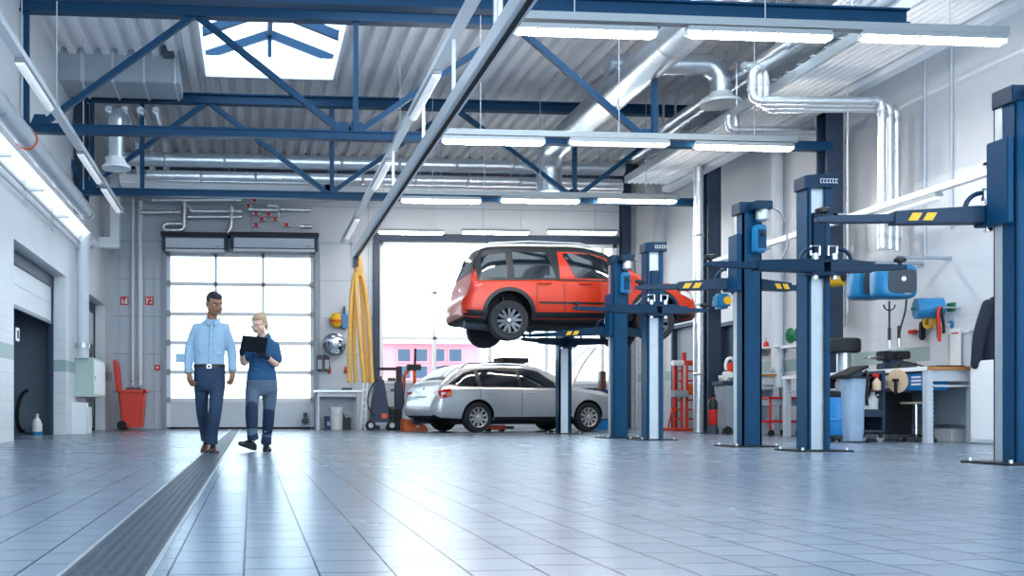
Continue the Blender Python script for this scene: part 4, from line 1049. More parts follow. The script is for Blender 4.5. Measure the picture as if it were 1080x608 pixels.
# door seams and handles
for xx, a, b in ((1.26, .47, 1.0), (1.74, .47, 1.02), (2.86, .47, .98)): y.patch('door_seam', 'car_black', (xx, xx+.012), [(xx, a*.965), (xx+.1, a*.965)], [(xx, b*.965), (xx+.1, b*.965)], off=.0025, rows=10, nx=1)
for xx in (1.28, 2.0):
    for sd in (1, -1):
        yy = y.yside(xx, .92); y.tb('door_handle', 'car_orange', [(xx+.0, sd*-(yy-.01), .915), (xx+.03, sd*-(yy+.03), .92), (xx+.2, sd*-(yy+.03), .925), (xx+.23, sd*-(yy-.01), .925)], .014)
y.patch('rub_strip', 'car_black', (1.3, 2.8), [(1.3, 0.579), (2.8, 0.569)], [(1.3, 0.613), (2.8, 0.603)], off=.01, rows=1)
y.bx('emblem', 'chrome', (.10, -.05, .86), (.125, .05, .93), .01)
y.bx('licence_plate', 'white', (.085, -.26, .70), (.11, .26, .80), .004)
y.bx('bumper_skid', 'silver', (.0, -.4, .40), (.1, .4, .46), .02)
# underbody
y.bx('floor_pan', 'under', (.5, -.5, .22), (3.7, .5, .34), .03)
y.tb('exhaust', 'dark_grey', [(.12, -.35, .27), (.55, -.35, .25), (.6, -.1, .23), (2.6, -.08, .22)], [.09, .09, .05, .05])
y.tb('rear_axle', 'under', [(.78, -.7, WZ), (.78, .7, WZ-.02)], .05); y.tb('front_axle', 'under', [(3.36, -.7, WZ), (3.36, .7, WZ-.02)], .05)
for ax in (.78, 3.36):
    for sd in (-1, 1): y.tb('spring_strut', 'black', [(ax-.03, sd*.62, WZ), (ax-.03, sd*.58, .72)], .045)
# ---------------------------------------------------------------- silver estate on the floor
pw = PF(502.6, 456.7); rt = R(14)
root2 = thing('silver_estate_car', 'silver estate car with open bonnet parked under the raised orange car', 'car', (0, 0, 0))
org = Vector((pw.x, pw.y, 0))+Matrix.Rotation(rt, 3, 'Z') @ Vector((-.98, .80, 0)); root2.location = org
K2 = [(0, .42, .5, .56, .68, .5), (.03, .36, .56, .66, .77, .56), (.08, .32, .66, .76, .82, .58), (.12, .30, .80, .87, .845, .6), (.18, .285, .915, 1.0, .86, .6), (.30, .28, .925, 1.11, .87, .6), (.5, .27, .93, 1.26, .885, .61), (.72, .26, .935, 1.38, .895, .62), (.95, .25, .94, 1.43, .90, .63), (1.5, .24, .94, 1.465, .905, .645), (2.1, .24, .935, 1.46, .905, .645), (2.5, .24, .93, 1.42, .905, .63), (2.8, .24, .925, 1.32, .903, .62), (3.1, .24, .92, 1.16, .90, .65), (3.34, .24, .91, 1.0, .895, .7), (3.6, .25, .88, .945, .89, .76), (4.0, .25, .83, .895, .87, .74), (4.3, .26, .75, .815, .83, .70), (4.5, .28, .66, .72, .76, .62), (4.61, .31, .55, .61, .66, .52), (4.66, .38, .48, .53, .56, .44)]
k = Car(K2, root2, rt); ar = [(.98, .33), (3.66, .33)]
k.body('body', 'car_silver', ar, .37)
for ax, az in ar:
    for sd in (-1, 1): k.wheel(ax, .32, sd, .32, 10)
k.patch('window_surround', 'car_black', (.36, 2.98), [(.36, 1.0), (.6, .955), (2.98, .945)], [(.36, 1.02), (.75, 1.26), (1.0, 1.33), (1.6, 1.375), (2.2, 1.37), (2.55, 1.31), (2.98, 1.0)], off=.003, nx=30)
k.patch('quarter_glass', 'car_glass', (.44, .98), [(.44, 1.02), (.6, .985), (1, .98)], [(.44, 1.035), (.75, 1.23), (.98, 1.30)], off=.008)
k.patch('rear_door_glass', 'car_glass', (1.08, 1.96), [(1.08, .98), (1.96, .975)], [(1.08, 1.31), (1.6, 1.345), (1.86, 1.345), (1.96, 1.34)], off=.008)
k.patch('front_door_glass', 'car_glass', (2.03, 2.86), [(2.03, .975), (2.86, .97)], [(2.03, 1.34), (2.2, 1.335), (2.52, 1.27), (2.86, 1.02)], off=.008)
k.top('windscreen', 'car_glass', 2.5, 3.3, 0, 3); k.top('rear_window', 'car_glass', .3, .74, 0, 3)
for sd in (1, -1):
    k.tb('roof_rail', 'black', [(.75, sd*.58, 1.38), (.85, sd*.6, 1.45), (1.5, sd*.62, 1.49), (2.2, sd*.61, 1.475), (2.35, sd*.6, 1.43)], .014)
    mi = k.tb('mirror', 'car_silver', [(2.84, sd*.88, 1.0), (2.82, sd*.96, 1.03), (2.81, sd*1.04, 1.04)], [.03, .065, .06], 12)
k.patch('tail_lamp', 'lamp_red', (.12, .36), [(.12, .70), (.2, .72), (.36, .76)], [(.12, .86), (.2, .90), (.36, .915)], off=.012, nx=8)
k.patch('indicator_lamp', 'lamp_amber', (.26, .34), [(.26, .755), (.34, .775)], [(.26, .83), (.34, .85)], off=.016, nx=4)
k.patch('reverse_lamp', 'lamp_clear', (.15, .24), [(.15, .79), (.24, .80)], [(.15, .83), (.24, .845)], off=.016, nx=4)
for sd in (1, -1):   # the lamps run on across the tailgate
    k.bx('tailgate_lamp', 'lamp_red', (.10, sd*.55, .73), (.16, sd*.80, .88), .012)
    k.bx('reflector', 'lamp_red', (.015, sd*.48, .47), (.05, sd*.74, .50), .006)
k.bx('emblem', 'black_gloss', (.135, -.05, .86), (.16, .05, .95), .02)
k.bx('licence_plate', 'white', (.06, -.26, .66), (.085, .26, .77), .004)
k.patch('sill_trim', 'car_black', (1.36, 3.28), [(1.3, .25), (3.3, .25)], [(1.3, .33), (3.3, .33)])
for xx, a, b in ((1.02, .62, .93), (2.0, .34, .93), (3.06, .34, .91)): k.patch('door_seam', 'car_black', (xx, xx+.01), [(xx, a), (xx+.1, a)], [(xx, b), (xx+.1, b)], off=.002, rows=10, nx=1)
for xx in (1.22, 2.12):
    for sd in (1, -1):
        yy = k.yside(xx, .83); k.tb('door_handle', 'car_silver', [(xx, sd*-(yy-.01), .83), (xx+.03, sd*-(yy+.03), .835), (xx+.2, sd*-(yy+.03), .84), (xx+.23, sd*-(yy-.01), .84)], .014)
k.patch('head_lamp', 'lamp_clear', (4.2, 4.48), [(4.2, .68), (4.48, .60)], [(4.2, .76), (4.48, .67)], off=.01, nx=6)
# open bonnet
mb = MB(); g = []
hx, hz = 3.36, 1.0; an = R(50)
for i in range(9):
    u = 1.12*i/8; row = []
    for j in range(9):
        yy = -.70+1.4*j/8; yw = yy*(1-.16*(i/8)**2); bow = .07*(1-(j/4-1)**2)+.09*math.sin(PI*i/8*.9)
        row.append(k.T @ Vector((hx+u*math.cos(an)-bow*math.sin(an), yw, hz+u*math.sin(an)+bow*math.cos(an))))
    row += [k.T @ Vector((hx+u*math.cos(an)-(.07*(1-(j/4-1)**2)+.09*math.sin(PI*i/8*.9)-.035)*math.sin(an), (-.70+1.4*j/8)*(1-.16*(i/8)**2), hz+u*math.sin(an)+(.07*(1-(j/4-1)**2)+.09*math.sin(PI*i/8*.9)-.035)*math.cos(an))) for j in range(8, -1, -1)]
    g.append(row)
bn = part('bonnet', mb.loft(g), 'car_silver', root2)
mb = MB()
for j in (-.42, -.14, .14, .42): mb.bar(k.T @ Vector((hx+.08*math.cos(an), j, hz+.08*math.sin(an)-.01)), k.T @ Vector((hx+1.02*math.cos(an)+.01, j*.8, hz+1.02*math.sin(an)-.01)), .06, .05)
part('bonnet_ribs', mb, 'white', bn)
k.tb('bonnet_stay', 'black', [(4.1, .5, .86), (hx+.6*math.cos(an), .5, hz+.6*math.sin(an))], .008)
k.bx('engine_cover', 'black', (3.5, -.5, .7), (4.2, .5, .965), .03)
k.bx('floor_pan', 'under', (.5, -.6, .17), (4.2, .6, .3), .03)
k.tb('exhaust', 'dark_grey', [(.1, .5, .24), (.5, .5, .24), (.6, .3, .22)], .07)
# flat black tray on the estate's roof
p = k.T @ Vector((2.05, -.35, 1.485))
t = thing('tray', 'flat black tray lying on the roof of the silver estate car', 'tray', p)
part('tray_base', MB().box(p+Vector((0, 0, .02)), (.62, .4, .02), k.T.to_3x3()), 'black', t, .005)
mb = MB()
for sx, sy, a, b in ((.31, 0, .02, .4), (-.31, 0, .02, .4), (0, .2, .62, .02), (0, -.2, .62, .02)): mb.box(k.T @ Vector((2.05+sx, -.35+sy, 1.485+.065)), (a, b, .1), k.T.to_3x3())
part('tray_rim', mb, 'black', t, .004)
# ================================================================ PEOPLE
def fuse(name, mb, m, par, vox=.012, it=6, fac=.5):
    o = part(name, mb, m, par, ang=180)
    md = o.modifiers.new('r', 'REMESH'); md.mode = 'VOXEL'; md.voxel_size = vox; md.use_smooth_shade = True
    s2 = o.modifiers.new('s', 'SMOOTH'); s2.factor = fac; s2.iterations = it
    dg = bpy.context.evaluated_depsgraph_get(); dg.update()
    me = bpy.data.meshes.new_from_object(o.evaluated_get(dg)); o.modifiers.clear(); old = o.data; o.data = me; me.name = name
    me.materials.clear(); me.materials.append(M[m]); me.shade_smooth()
    return o
def rings(mb, lst, n=20, e=2.3):
    rr = []
    for p, rx, ry in lst:
        row = []
        for i in range(n):
            t = 2*PI*i/n; ca, sa = math.cos(t), math.sin(t)
            row.append(Vector(p)+Vector((rx*math.copysign(abs(ca)**(2/e), ca), ry*math.copysign(abs(sa)**(2/e), sa), 0)))
        rr.append(row)
    return mb.loft(rr)
def limb(mb, pts, rs, n=14, sub=5, end=True):
    P = [Vector(p) for p in pts]; out, rr = [], []
    for i in range(len(P)-1):
        a = P[i-1] if i else P[0]*2-P[1]; b, c_, = P[i], P[i+1]; d = P[i+2] if i+2 < len(P) else c_*2-b
        for k in range(sub):
            t = k/sub; out.append(.5*((2*b)+(c_-a)*t+(2*a-5*b+4*c_-d)*t*t+(3*b-a-3*c_+d)*t**3)); s = t*t*(3-2*t); rr.append(rs[i]+(rs[i+1]-rs[i])*s)
    out.append(P[-1]); rr.append(rs[-1])
    mb.tube(out, rr, n); mb.ell(out[0], (rr[0],)*3)
    if end: mb.ell(out[-1], (rr[-1]*.98,)*3)
    return mb
def hand(mb, wrist, d, nrm, thumb, size=.175, curl=.35, spread=.12):
    d, nrm = Vector(d).normalized(), Vector(nrm); nrm = (nrm-d*nrm.dot(d)).normalized(); sd = d.cross(nrm)*thumb; w = Vector(wrist)
    pl, pw = size*.5, size*.23
    rr = []
    for t, a, b in ((-.12, .6, .17), (0, .62, .16), (.3, .95, .16), (.7, 1.08, .15), (1.0, 1.0, .12)):
        c0 = w+d*pl*t; rr.append([c0+sd*(pw*a*math.cos(k*PI/6))+nrm*(size*b*.85*math.sin(k*PI/6)) for k in range(12)])
    mb.loft(rr)
    for i, L in enumerate((.44, .5, .46, .36)):
        off = (1.5-i)/1.5; p = w+d*pl*.95+sd*(pw*.8*off); dirn = (d+sd*off*spread).normalized(); q = [p-d*.02]; a = 0
        for s_, f in enumerate((.45, .32, .25)):
            a += curl*(1+.25*i*.5+.3*s_); dd = dirn*math.cos(a)+nrm*math.sin(a); p = p+dd*(size*L*f); q.append(p)
        mb.tube(q, [.0098, .0096, .0088, .0072], 8); mb.ell(q[-1], (.0072,)*3, nu=8, nv=6)
    b0 = w+d*pl*.18+sd*pw*.6; q = [b0, b0+(d*.6+sd*.75+nrm*.25).normalized()*size*.24, b0+(d*.6+sd*.75+nrm*.25).normalized()*size*.24+(d*.85+sd*.35+nrm*.35).normalized()*size*.19]
    q.append(q[-1]+(d+sd*.05+nrm*.4).normalized()*size*.14); mb.tube(q, [.013, .012, .0105, .008], 8); mb.ell(q[-1], (.008,)*3, nu=8, nv=6)
    return mb
def head_frame(ctr, f):
    f = Vector(f).normalized(); up = Vector((0, 0, 1)); s = f.cross(up).normalized(); u = s.cross(f).normalized()
    rot = Matrix((s, f, u)).transposed()
    return (lambda l, fw, h: Vector(ctr)+s*l+f*fw+u*h), rot
def head(mb, ctr, f, k=1.0, fem=False):
    p, rot = head_frame(ctr, f)
    E = lambda c_, r, rt=rot: mb.ell(p(*[x*k for x in c_]), [x*k for x in r], rt)
    E((0, -.012, .022), (.076, .096, .094)); E((0, .022, -.03), (.064 if not fem else .06, .068, .075)); E((0, .046, -.078), (.036 if not fem else .03, .034, .03))
    E((.045, .03, -.045), (.03, .045, .045)); E((-.045, .03, -.045), (.03, .045, .045))
    E((0, .082, .032), (.052, .018, .016)); E((0, .098, -.006), (.0095, .016, .026)); E((0, .107, -.022), (.015, .014, .011))
    E((0, .086, -.05), (.023, .014, .013))
    for sd in (1, -1): E((sd*.041, .072, -.02), (.022, .018, .018)); E((sd*.077, -.008, .0), (.009, .018, .031))
    return p, rot
def face_bits(par, p, rot, k, brow, lip, hairm):
    for sd in (1, -1):
        e = MB().ell(p(sd*.031*k, .083*k, .009*k), (.0115*k, .007*k, .0052*k), rot, 12, 8); eo = part('eye', e, 'eye', par)
        part('iris', MB().ell(p(sd*.031*k, .0905*k, .008*k), (.0052*k, .002*k, .0052*k), rot, 10, 6), 'black', eo)
        part('eyebrow', MB().tube([p(sd*.014*k, .099*k, .026*k), p(sd*.032*k, .097*k, .031*k), p(sd*.05*k, .083*k, .025*k)], [.0045*k, .005*k, .003*k], 8), hairm, par)
    part('lips', MB().ell(p(0, .097*k, -.0475*k), (.02*k, .006*k, .0045*k), rot, 12, 6).ell(p(0, .096*k, -.055*k), (.017*k, .006*k, .005*k), rot, 12, 6), lip, par)
def shoe(name, par, heel, yaw, pitch, L, m, lab=None):
    rot = Matrix.Rotation(yaw, 3, 'Z') @ Matrix.Rotation(pitch, 3, 'X'); h = Vector(heel)
    T = lambda x, y, z: h+rot @ Vector((x, -y, z))
    g = []
    for y, w_, z1 in ((-.0, .022, .05), (.012, .034, .075), (.06, .038, .095), (.10, .038, .088), (.15, .043, .066), (.2, .046, .05), (L-.03, .038, .04), (L-.008, .024, .032), (L, .012, .026)):
        g.append([T(w_*math.cos(a)*(1 if math.sin(a) > -.3 else 1), y, .022+(z1-.022)*max(0, math.sin(a))**.8) for a in [2*PI*i/18 for i in range(18)]])
    o = part(name, MB().loft(g), m, par, ang=70, label=lab)
    g = []
    for y, w_ in ((-.004, .024), (.02, .038), (.08, .038), (.15, .045), (.21, .048), (L-.02, .036), (L+.004, .014)):
        g.append([T(-w_, y, 0 if y < L-.03 else .006), T(w_, y, 0 if y < L-.03 else .006), T(w_, y, .026), T(-w_, y, .026)])
    part('sole', MB().loft(g), 'black', o)
    la = MB()
    for i in range(4): la.tube([T(-.022, .085+.022*i, .09-.008*i), T(0, .087+.022*i, .1-.009*i), T(.022, .085+.022*i, .09-.008*i)], .004, 6)
    part('laces', la, 'black', o); return o
# ---------------------------------------------------------------- man
Ym = 9.75
J = lambda u, v, dy=0: PY(u, v, Ym+dy)
man = thing('person', 'person in a light blue shirt and navy trousers walking along the drain, looking down sideways', 'person', (J(222, 470).x, Ym, 0))
hc = J(226, 321, -.02); fdir = (.42, -.85, -.3)
b = MB(); p, rot = head(b, hc, fdir, 1.05)
limb(b, [J(224, 331, .035), J(223, 341, .05)], [.054, .062])
rings(b, [(J(222.5, 338, .05), .07, .06), (J(222, 344, .05), .12, .075), (J(221.5, 352, .05), .145, .085), (J(221, 366, .05), .15, .1), (J(221, 384, .05), .135, .09), (J(221, 394, .05), .13, .09), (J(221, 400, .05), .11, .08)])
aL = [J(210, 350, .05), J(201, 367, .08), J(198.5, 390, 0)]; aR = [J(238.5, 345, .05), J(243.5, 368, .1), J(245, 388, .04)]
limb(b, aL+[J(199.5, 395, -.01)], [.036, .034, .03, .027]); limb(b, aR+[J(245.3, 394, .03)], [.036, .034, .03, .027])
hand(b, J(199.5, 394, -.01), (.18, -.15, -1), (.75, .6, 0), -1, .18, .42); hand(b, J(245.3, 392, .03), (-.08, -.1, -1), (-.8, .5, 0), 1, .18, .42)
lb = [J(213.5, 400, .05), J(213.5, 432, .12), J(217, 461, .34)]; lf = [J(228.5, 400, .04), J(227.5, 432, -.13), J(223.5, 463, -.06)]
limb(b, lb, [.06, .048, .036]); limb(b, lf, [.06, .048, .036])
body = fuse('body', b, 'skin_man', man, .0065, 3)
face_bits(man, p, rot, 1.05, 0, 'lip_man', 'hair_black')
h = MB()
h.ell(p(0, -.03, .045), (.081, .092, .088), rot); h.ell(p(0, .022, .088), (.066, .066, .038), rot); h.ell(p(0, -.055, -.01), (.074, .06, .06), rot)
for s in (1, -1): h.ell(p(s*.07, .0, .04), (.013, .03, .045), rot)
fuse('hair', h, 'hair_black', man, .008, 3)
s = MB()
rings(s, [(J(223.5, 337.5, .045), .07, .062), (J(222.5, 341, .05), .11, .08), (J(222, 345, .05), .155, .1), (J(221.5, 354, .05), .17, .112), (J(221, 364, .05), .17, .12), (J(221, 376, .05), .16, .112), (J(221, 385, .05), .158, .112), (J(221, 388, .05), .158, .112)])
limb(s, [J(208, 347, .05), J(200.5, 366, .08), J(198.5, 388, .01), J(199, 392, 0)], [.062, .053, .044, .041]); limb(s, [J(236, 347, .05), J(243.5, 367, .1), J(245, 386, .05), J(245.2, 390, .04)], [.062, .053, .044, .041])
random.seed(3)
for i in range(26):   # fabric folds
    a = J(210+random.random()*22, 350+random.random()*24, -.05); s.tube([a, a+Vector((random.uniform(-.06, .06), 0, random.uniform(-.07, .03)))], [.012, .006], 6)
sh = fuse('shirt', s, 'shirt_light', man, .010, 5)
m = MB()
for sd, (u0, u1) in ((-1, (215.5, 222)), (1, (232, 225.5))):
    m.prism([J(u0+2, 333.5, -.0), J(u0, 338.5, -.035), J(u0+(u1-u0)*.75, 344, -.085), J(u1, 339.5, -.075)], (0, .012, 0))
part('collar', m, 'shirt_light', sh)
m = MB(); m.tube([J(223.5, 342, -.078), J(222, 360, -.078), J(221.3, 386, -.066)], .011, 8, flat=1.4); part('button_placket', m, 'shirt_light', sh)
m = MB()
for v in (346, 353, 360, 367, 374, 381): m.ell(J(222.8-(v-346)*.03, v, -.092), (.005, .004, .005), None, 8, 6)
part('button', m, 'white', sh)
m = MB()
for P_ in (J(199, 391, 0), J(245.2, 389, .04)): m.lathe([(.043, -.02), (.046, -.02), (.046, .02), (.043, .02)], P_, (0, .1, 1), 16, cap=False)
part('cuff', m, 'shirt_light', sh)
tz = MB()
rings(tz, [(J(221, 386.5, .05), .160, .116), (J(221, 392, .05), .166, .12), (J(221, 400, .05), .168, .125), (J(221, 408, .05), .165, .12), (J(221, 413, .05), .12, .1)])
limb(tz, [J(213, 404, .05), J(213, 431, .12), J(216, 455, .3), J(217.5, 465, .33)], [.086, .066, .056, .058], end=False); limb(tz, [J(229.3, 404, .04), J(227.3, 431, -.12), J(224, 457, -.07), J(223.2, 469, -.05)], [.088, .07, .061, .064], end=False)
for i in range(22):
    u, v = random.choice(((213, 430), (228, 430), (218, 458), (224, 460), (226, 415))); a = J(u+random.uniform(-5, 5), v+random.uniform(-8, 8), -.07 if u > 222 else .06); tz.tube([a, a+Vector((random.uniform(-.06, .06), .02, random.uniform(-.03, .03)))], [.01, .006], 6)
tr = fuse('trousers', tz, 'trouser_navy', man, .010, 5)
m = MB(); rr = []
for z, k in ((-.02, 1), (.02, 1)):
    rr.append([J(221, 386.8, .05)+Vector((.168*math.cos(t)*1.0, .124*math.sin(t), z)) for t in [2*PI*i/28 for i in range(28)]])
part('belt', m.loft(rr), 'leather_black', tr)
m = MB(); c0 = J(220.5, 386.8, -.078); m.b2(c0+Vector((-.024, -.004, -.019)), c0+Vector((.024, .008, -.013))).b2(c0+Vector((-.024, -.004, .013)), c0+Vector((.024, .008, .019))).b2(c0+Vector((-.024, -.004, -.016)), c0+Vector((-.018, .008, .016))).b2(c0+Vector((.018, -.004, -.016)), c0+Vector((.024, .008, .016)))
part('belt_buckle', m, 'chrome', tr)
hf = J(223.5, 470, -.02); shoe('shoe', man, (hf.x, Ym+.07, 0.0), R(8), 0, .285, 'leather_brown')
hb = J(217, 470, .3); shoe('shoe', man, (hb.x+.01, Ym+.42, .05), R(-4), R(13), .285, 'leather_brown')
# ---------------------------------------------------------------- woman
Yw = 10.05
J = lambda u, v, dy=0: PY(u, v, Yw+dy)
wo = thing('person', 'person in a blue polo shirt and safety glasses walking while holding a dark tablet', 'person', (J(276, 470).x, Yw, 0))
hc = J(273.5, 342.5, -.05); fdir = (-.48, -.8, -.34)
b = MB(); p, rot = head(b, hc, fdir, .93, True)
limb(b, [J(275.5, 351, .0), J(278, 359, .04)], [.046, .056])
rings(b, [(J(278, 357, .05), .06, .055), (J(278, 361, .05), .12, .07), (J(278, 368, .05), .13, .085), (J(277, 378, .05), .125, .085), (J(276, 390, .05), .115, .08), (J(276, 401, .05), .12, .085), (J(276, 406, .05), .1, .08)])
lA = [J(268, 369, .05), J(257.5, 383, -.02), J(255.0, 371.5, -.24)]; rA = [J(288, 368, .05), J(290.8, 377, .03), J(291.3, 384.5, .0), J(280.5, 376, -.22)]
limb(b, lA, [.036, .036, .026]); limb(b, rA, [.036, .036, .035, .026])
ll = [J(268, 406, .04), J(266, 434, -.12), J(267.5, 463, -.12)]; lr = [J(284, 406, .05), J(283, 438, .08), J(280.5, 466, .2)]
limb(b, ll, [.058, .046, .034]); limb(b, lr, [.058, .046, .034])
fuse('body', b, 'skin_woman', wo, .0065, 3)
face_bits(wo, p, rot, .93, 0, 'lip', 'hair_blonde')
h = MB(); k = .93
h.ell(p(0, -.034, .045), (.079, .088, .082), rot); h.ell(p(0, .012, .08), (.064, .066, .034), rot); h.ell(p(0, -.06, -.0), (.068, .055, .06), rot); h.ell(p(0, -.115, .0), (.026, .036, .03), rot)
limb(h, [p(0, -.12, .0), p(0, -.145, -.05), p(0, -.13, -.11)], [.026, .024, .01])
for s_ in (1, -1): h.ell(p(s_*.066, -.004, .035), (.012, .03, .045), rot)
fuse('hair', h, 'hair_blonde', wo, .008, 3)
g = MB()
for sd in (1, -1): g.loft([[p(sd*.006, .106, .012), p(sd*.006, .108, -.008)], [p(sd*.032, .104, .02), p(sd*.032, .104, -.012)], [p(sd*.056, .085, .018), p(sd*.056, .085, -.008)], [p(sd*.07, .06, .014), p(sd*.07, .06, -.002)]], cap=False, closed=False)
gl = part('safety_glasses', g, 'pane', wo)
g = MB()
for sd in (1, -1): g.tube([p(sd*.004, .109, .013), p(sd*.032, .107, .021), p(sd*.058, .086, .019), p(sd*.074, .05, .012), p(sd*.078, -.01, .008)], .0018, 6)
part('glasses_frame', g, 'grey', gl)
s = MB()
rings(s, [(J(277.8, 355.5, .045), .062, .058), (J(278, 358.5, .05), .108, .078), (J(278, 362.5, .05), .148, .096), (J(278, 370, .05), .155, .108), (J(277, 380, .05), .148, .104), (J(276, 389, .05), .146, .1), (J(276, 397, .05), .165, .118), (J(276, 401.5, .05), .17, .122)])
limb(s, [J(266.5, 366, .05), J(260, 377, .0)], [.058, .058]); limb(s, [J(289.5, 366, .05), J(292, 379, .03)], [.06, .062])
random.seed(5)
for i in range(22):
    a = J(265+random.random()*23, 372+random.random()*20, -.05); s.tube([a, a+Vector((random.uniform(-.07, .07), 0, random.uniform(-.03, .03)))], [.012, .006], 6)
sh = fuse('polo_shirt', s, 'polo_blue', wo, .010, 4)
m = MB()
m.prism([J(271.5, 353, -.0), J(268.5, 358, -.06), J(272, 362, -.075), J(276, 358, -.055)], (0, .012, 0)); m.prism([J(283, 350, .03), J(286.5, 356, -.02), J(283, 361.5, -.065), J(277.5, 358, -.055)], (0, .012, 0))
part('collar', m, 'polo_blue', sh)
tz = MB()
rings(tz, [(J(276, 399, .05), .163, .115), (J(276, 406, .05), .175, .125), (J(276, 413, .05), .174, .12), (J(276, 418, .05), .12, .1)])
limb(tz, [J(267, 411, .04), J(265.5, 433, -.12), J(265.8, 455, -.11), J(267, 464, -.1)], [.086, .068, .058, .06], end=False); limb(tz, [J(285, 411, .05), J(283.5, 436, .08), J(281.5, 458, .18), J(280.5, 468.5, .2)], [.086, .066, .056, .058], end=False)
for i in range(16):
    u, v = random.choice(((266, 425), (284, 425), (266, 460), (281, 462))); a = J(u+random.uniform(-5, 5), v+random.uniform(-7, 7), -.1); tz.tube([a, a+Vector((random.uniform(-.05, .05), .02, random.uniform(-.03, .03)))], [.01, .006], 6)
tr = fuse('work_trousers', tz, 'trouser_grey', wo, .010, 4)
kp = MB(); limb(kp, [J(265.6, 430, -.125), J(265.5, 440, -.135), J(265.8, 452, -.13)], [.071, .071, .063], end=False); o = fuse('knee_patch', kp, 'patch_navy', tr, .012, 3)
kp = MB(); limb(kp, [J(283.5, 434, .065), J(283, 445, .09), J(281.9, 456, .145)], [.068, .066, .06], end=False); fuse('knee_patch', kp, 'patch_navy', tr, .012, 3)
kp = MB(); limb(kp, [J(266.4, 459.5, -.105), J(267, 464.3, -.1)], [.062, .064], end=False); fuse('trouser_hem', kp, 'patch_navy', tr, .012, 3)
kp = MB(); limb(kp, [J(281, 463.5, .185), J(280.6, 468.7, .2)], [.06, .062], end=False); fuse('trouser_hem', kp, 'patch_navy', tr, .012, 3)
# gloves

hl = J(268.5, 470, -.08); shoe('shoe', wo, (hl.x, Yw-.0, .012), R(-42), R(-17), .255, 'leather_black')
hr = J(280.5, 472, .2); shoe('shoe', wo, (hr.x, Yw+.28, .0), R(3), 0, .25, 'leather_black')
gm = MB(); hand(gm, J(280.5, 376, -.22), (-.75, -.38, .62), (-.2, .9, .35), 1, .165, .38); limb(gm, [J(282, 377, -.2), J(279.8, 375.4, -.225)], [.031, .03]); fuse('glove', gm, 'dark_blue_cloth', wo, .006, 2)
gm = MB(); hand(gm, J(255.0, 371.5, -.24), (.1, -.42, .9), (.95, .2, .1), 1, .165, .45); limb(gm, [J(255.3, 373, -.21), J(254.9, 370.5, -.25)], [.031, .03]); fuse('glove', gm, 'dark_blue_cloth', wo, .006, 2)
# the tablet she holds
tc_ = J(268, 363.5, -.33); up = Vector((.14, -.42, .9)).normalized(); rt_ = Vector((1, .12, .06)); rt_ = (rt_-up*rt_.dot(up)).normalized(); nn = rt_.cross(up)
rm = Matrix((rt_, nn, up)).transposed()
t = thing('tablet', 'dark tablet computer in a rugged case held by the person in the blue polo', 'tablet', tc_)
part('case', MB().box(tc_, (.275, .016, .18), rm), 'dark_blue_cloth', t, .007)
part('screen', MB().box(tc_-nn*-.0085, (.255, .002, .16), rm), 'black_gloss', t)
# ================================================================ SMALL THINGS, back of the hall
def stdbox(name, label, cat, p, q, m, parts=(), group=None, bevel=.01, body='body'):
    p, q = Vector(p), Vector(q); t = thing(name, label, cat, ((p.x+q.x)/2, (p.y+q.y)/2, min(p.z, q.z)), group)
    part(body, MB().b2(p, q), m, t, bevel)
    for n, a, b, mm in parts: part(n, MB().b2(a, b), mm, t, min(bevel, .005))
    return t
# red wheeled bin
Yr = 22.6; a, b = PY(126, 412, Yr), PY(154, 452, Yr)
cx = (a.x+b.x)/2
t = thing('wheeled_bin', 'red wheeled waste bin with its lid flipped open by the back wall', 'bin', (cx, Yr, 0))
rr = []
for z, k in ((.06, .78), (.5, .88), (.9, 1.0)):
    rr.append([Vector((cx+sx*.31*k, Yr+sy*.36*k, z)) for sx, sy in ((-.85, -1), (.85, -1), (1, -.85), (1, .85), (.85, 1), (-.85, 1), (-1, .85), (-1, -.85))])
part('body', MB().loft(rr), 'bin_red', t, .012)
m = MB()
for p_, q_ in (((cx-.35, Yr-.4, .9), (cx+.35, Yr-.33, .97)), ((cx-.35, Yr+.33, .9), (cx+.35, Yr+.4, .97)), ((cx-.35, Yr-.4, .9), (cx-.29, Yr+.4, .97)), ((cx+.29, Yr-.4, .9), (cx+.37, Yr+.4, .97))): m.b2(p_, q_)
part('rim', m, 'bin_red', t, .01)
ld = part('lid', MB().box((cx-.36, Yr, 1.32), (.07, .7, .74), Matrix.Rotation(R(-6), 3, 'Y')), 'bin_red', t, .03)
part('lid_rib', MB().box((cx-.32, Yr, 1.3), (.03, .5, .5), Matrix.Rotation(R(-6), 3, 'Y')), 'bin_red', ld, .01)
for sy in (-1, 1):
    part('wheel', MB().lathe([(.02, -.03), (.1, -.03), (.115, -.015), (.115, .015), (.1, .03), (.02, .03)], (cx-.22, Yr+sy*.3, .115), (0, 1, 0), 24), 'rubber', t)
part('axle', MB().cyl((cx-.22, Yr-.3, .115), (cx-.22, Yr+.3, .115), .015), 'grey', t)
m = MB()
for dx, dy, r in ((-.1, 0, .1), (.12, .05, .11), (.02, -.12, .09)): m.ell((cx+dx, Yr+dy, .94), (r, r, .09))
part('rubbish', m, 'dark_grey', t)
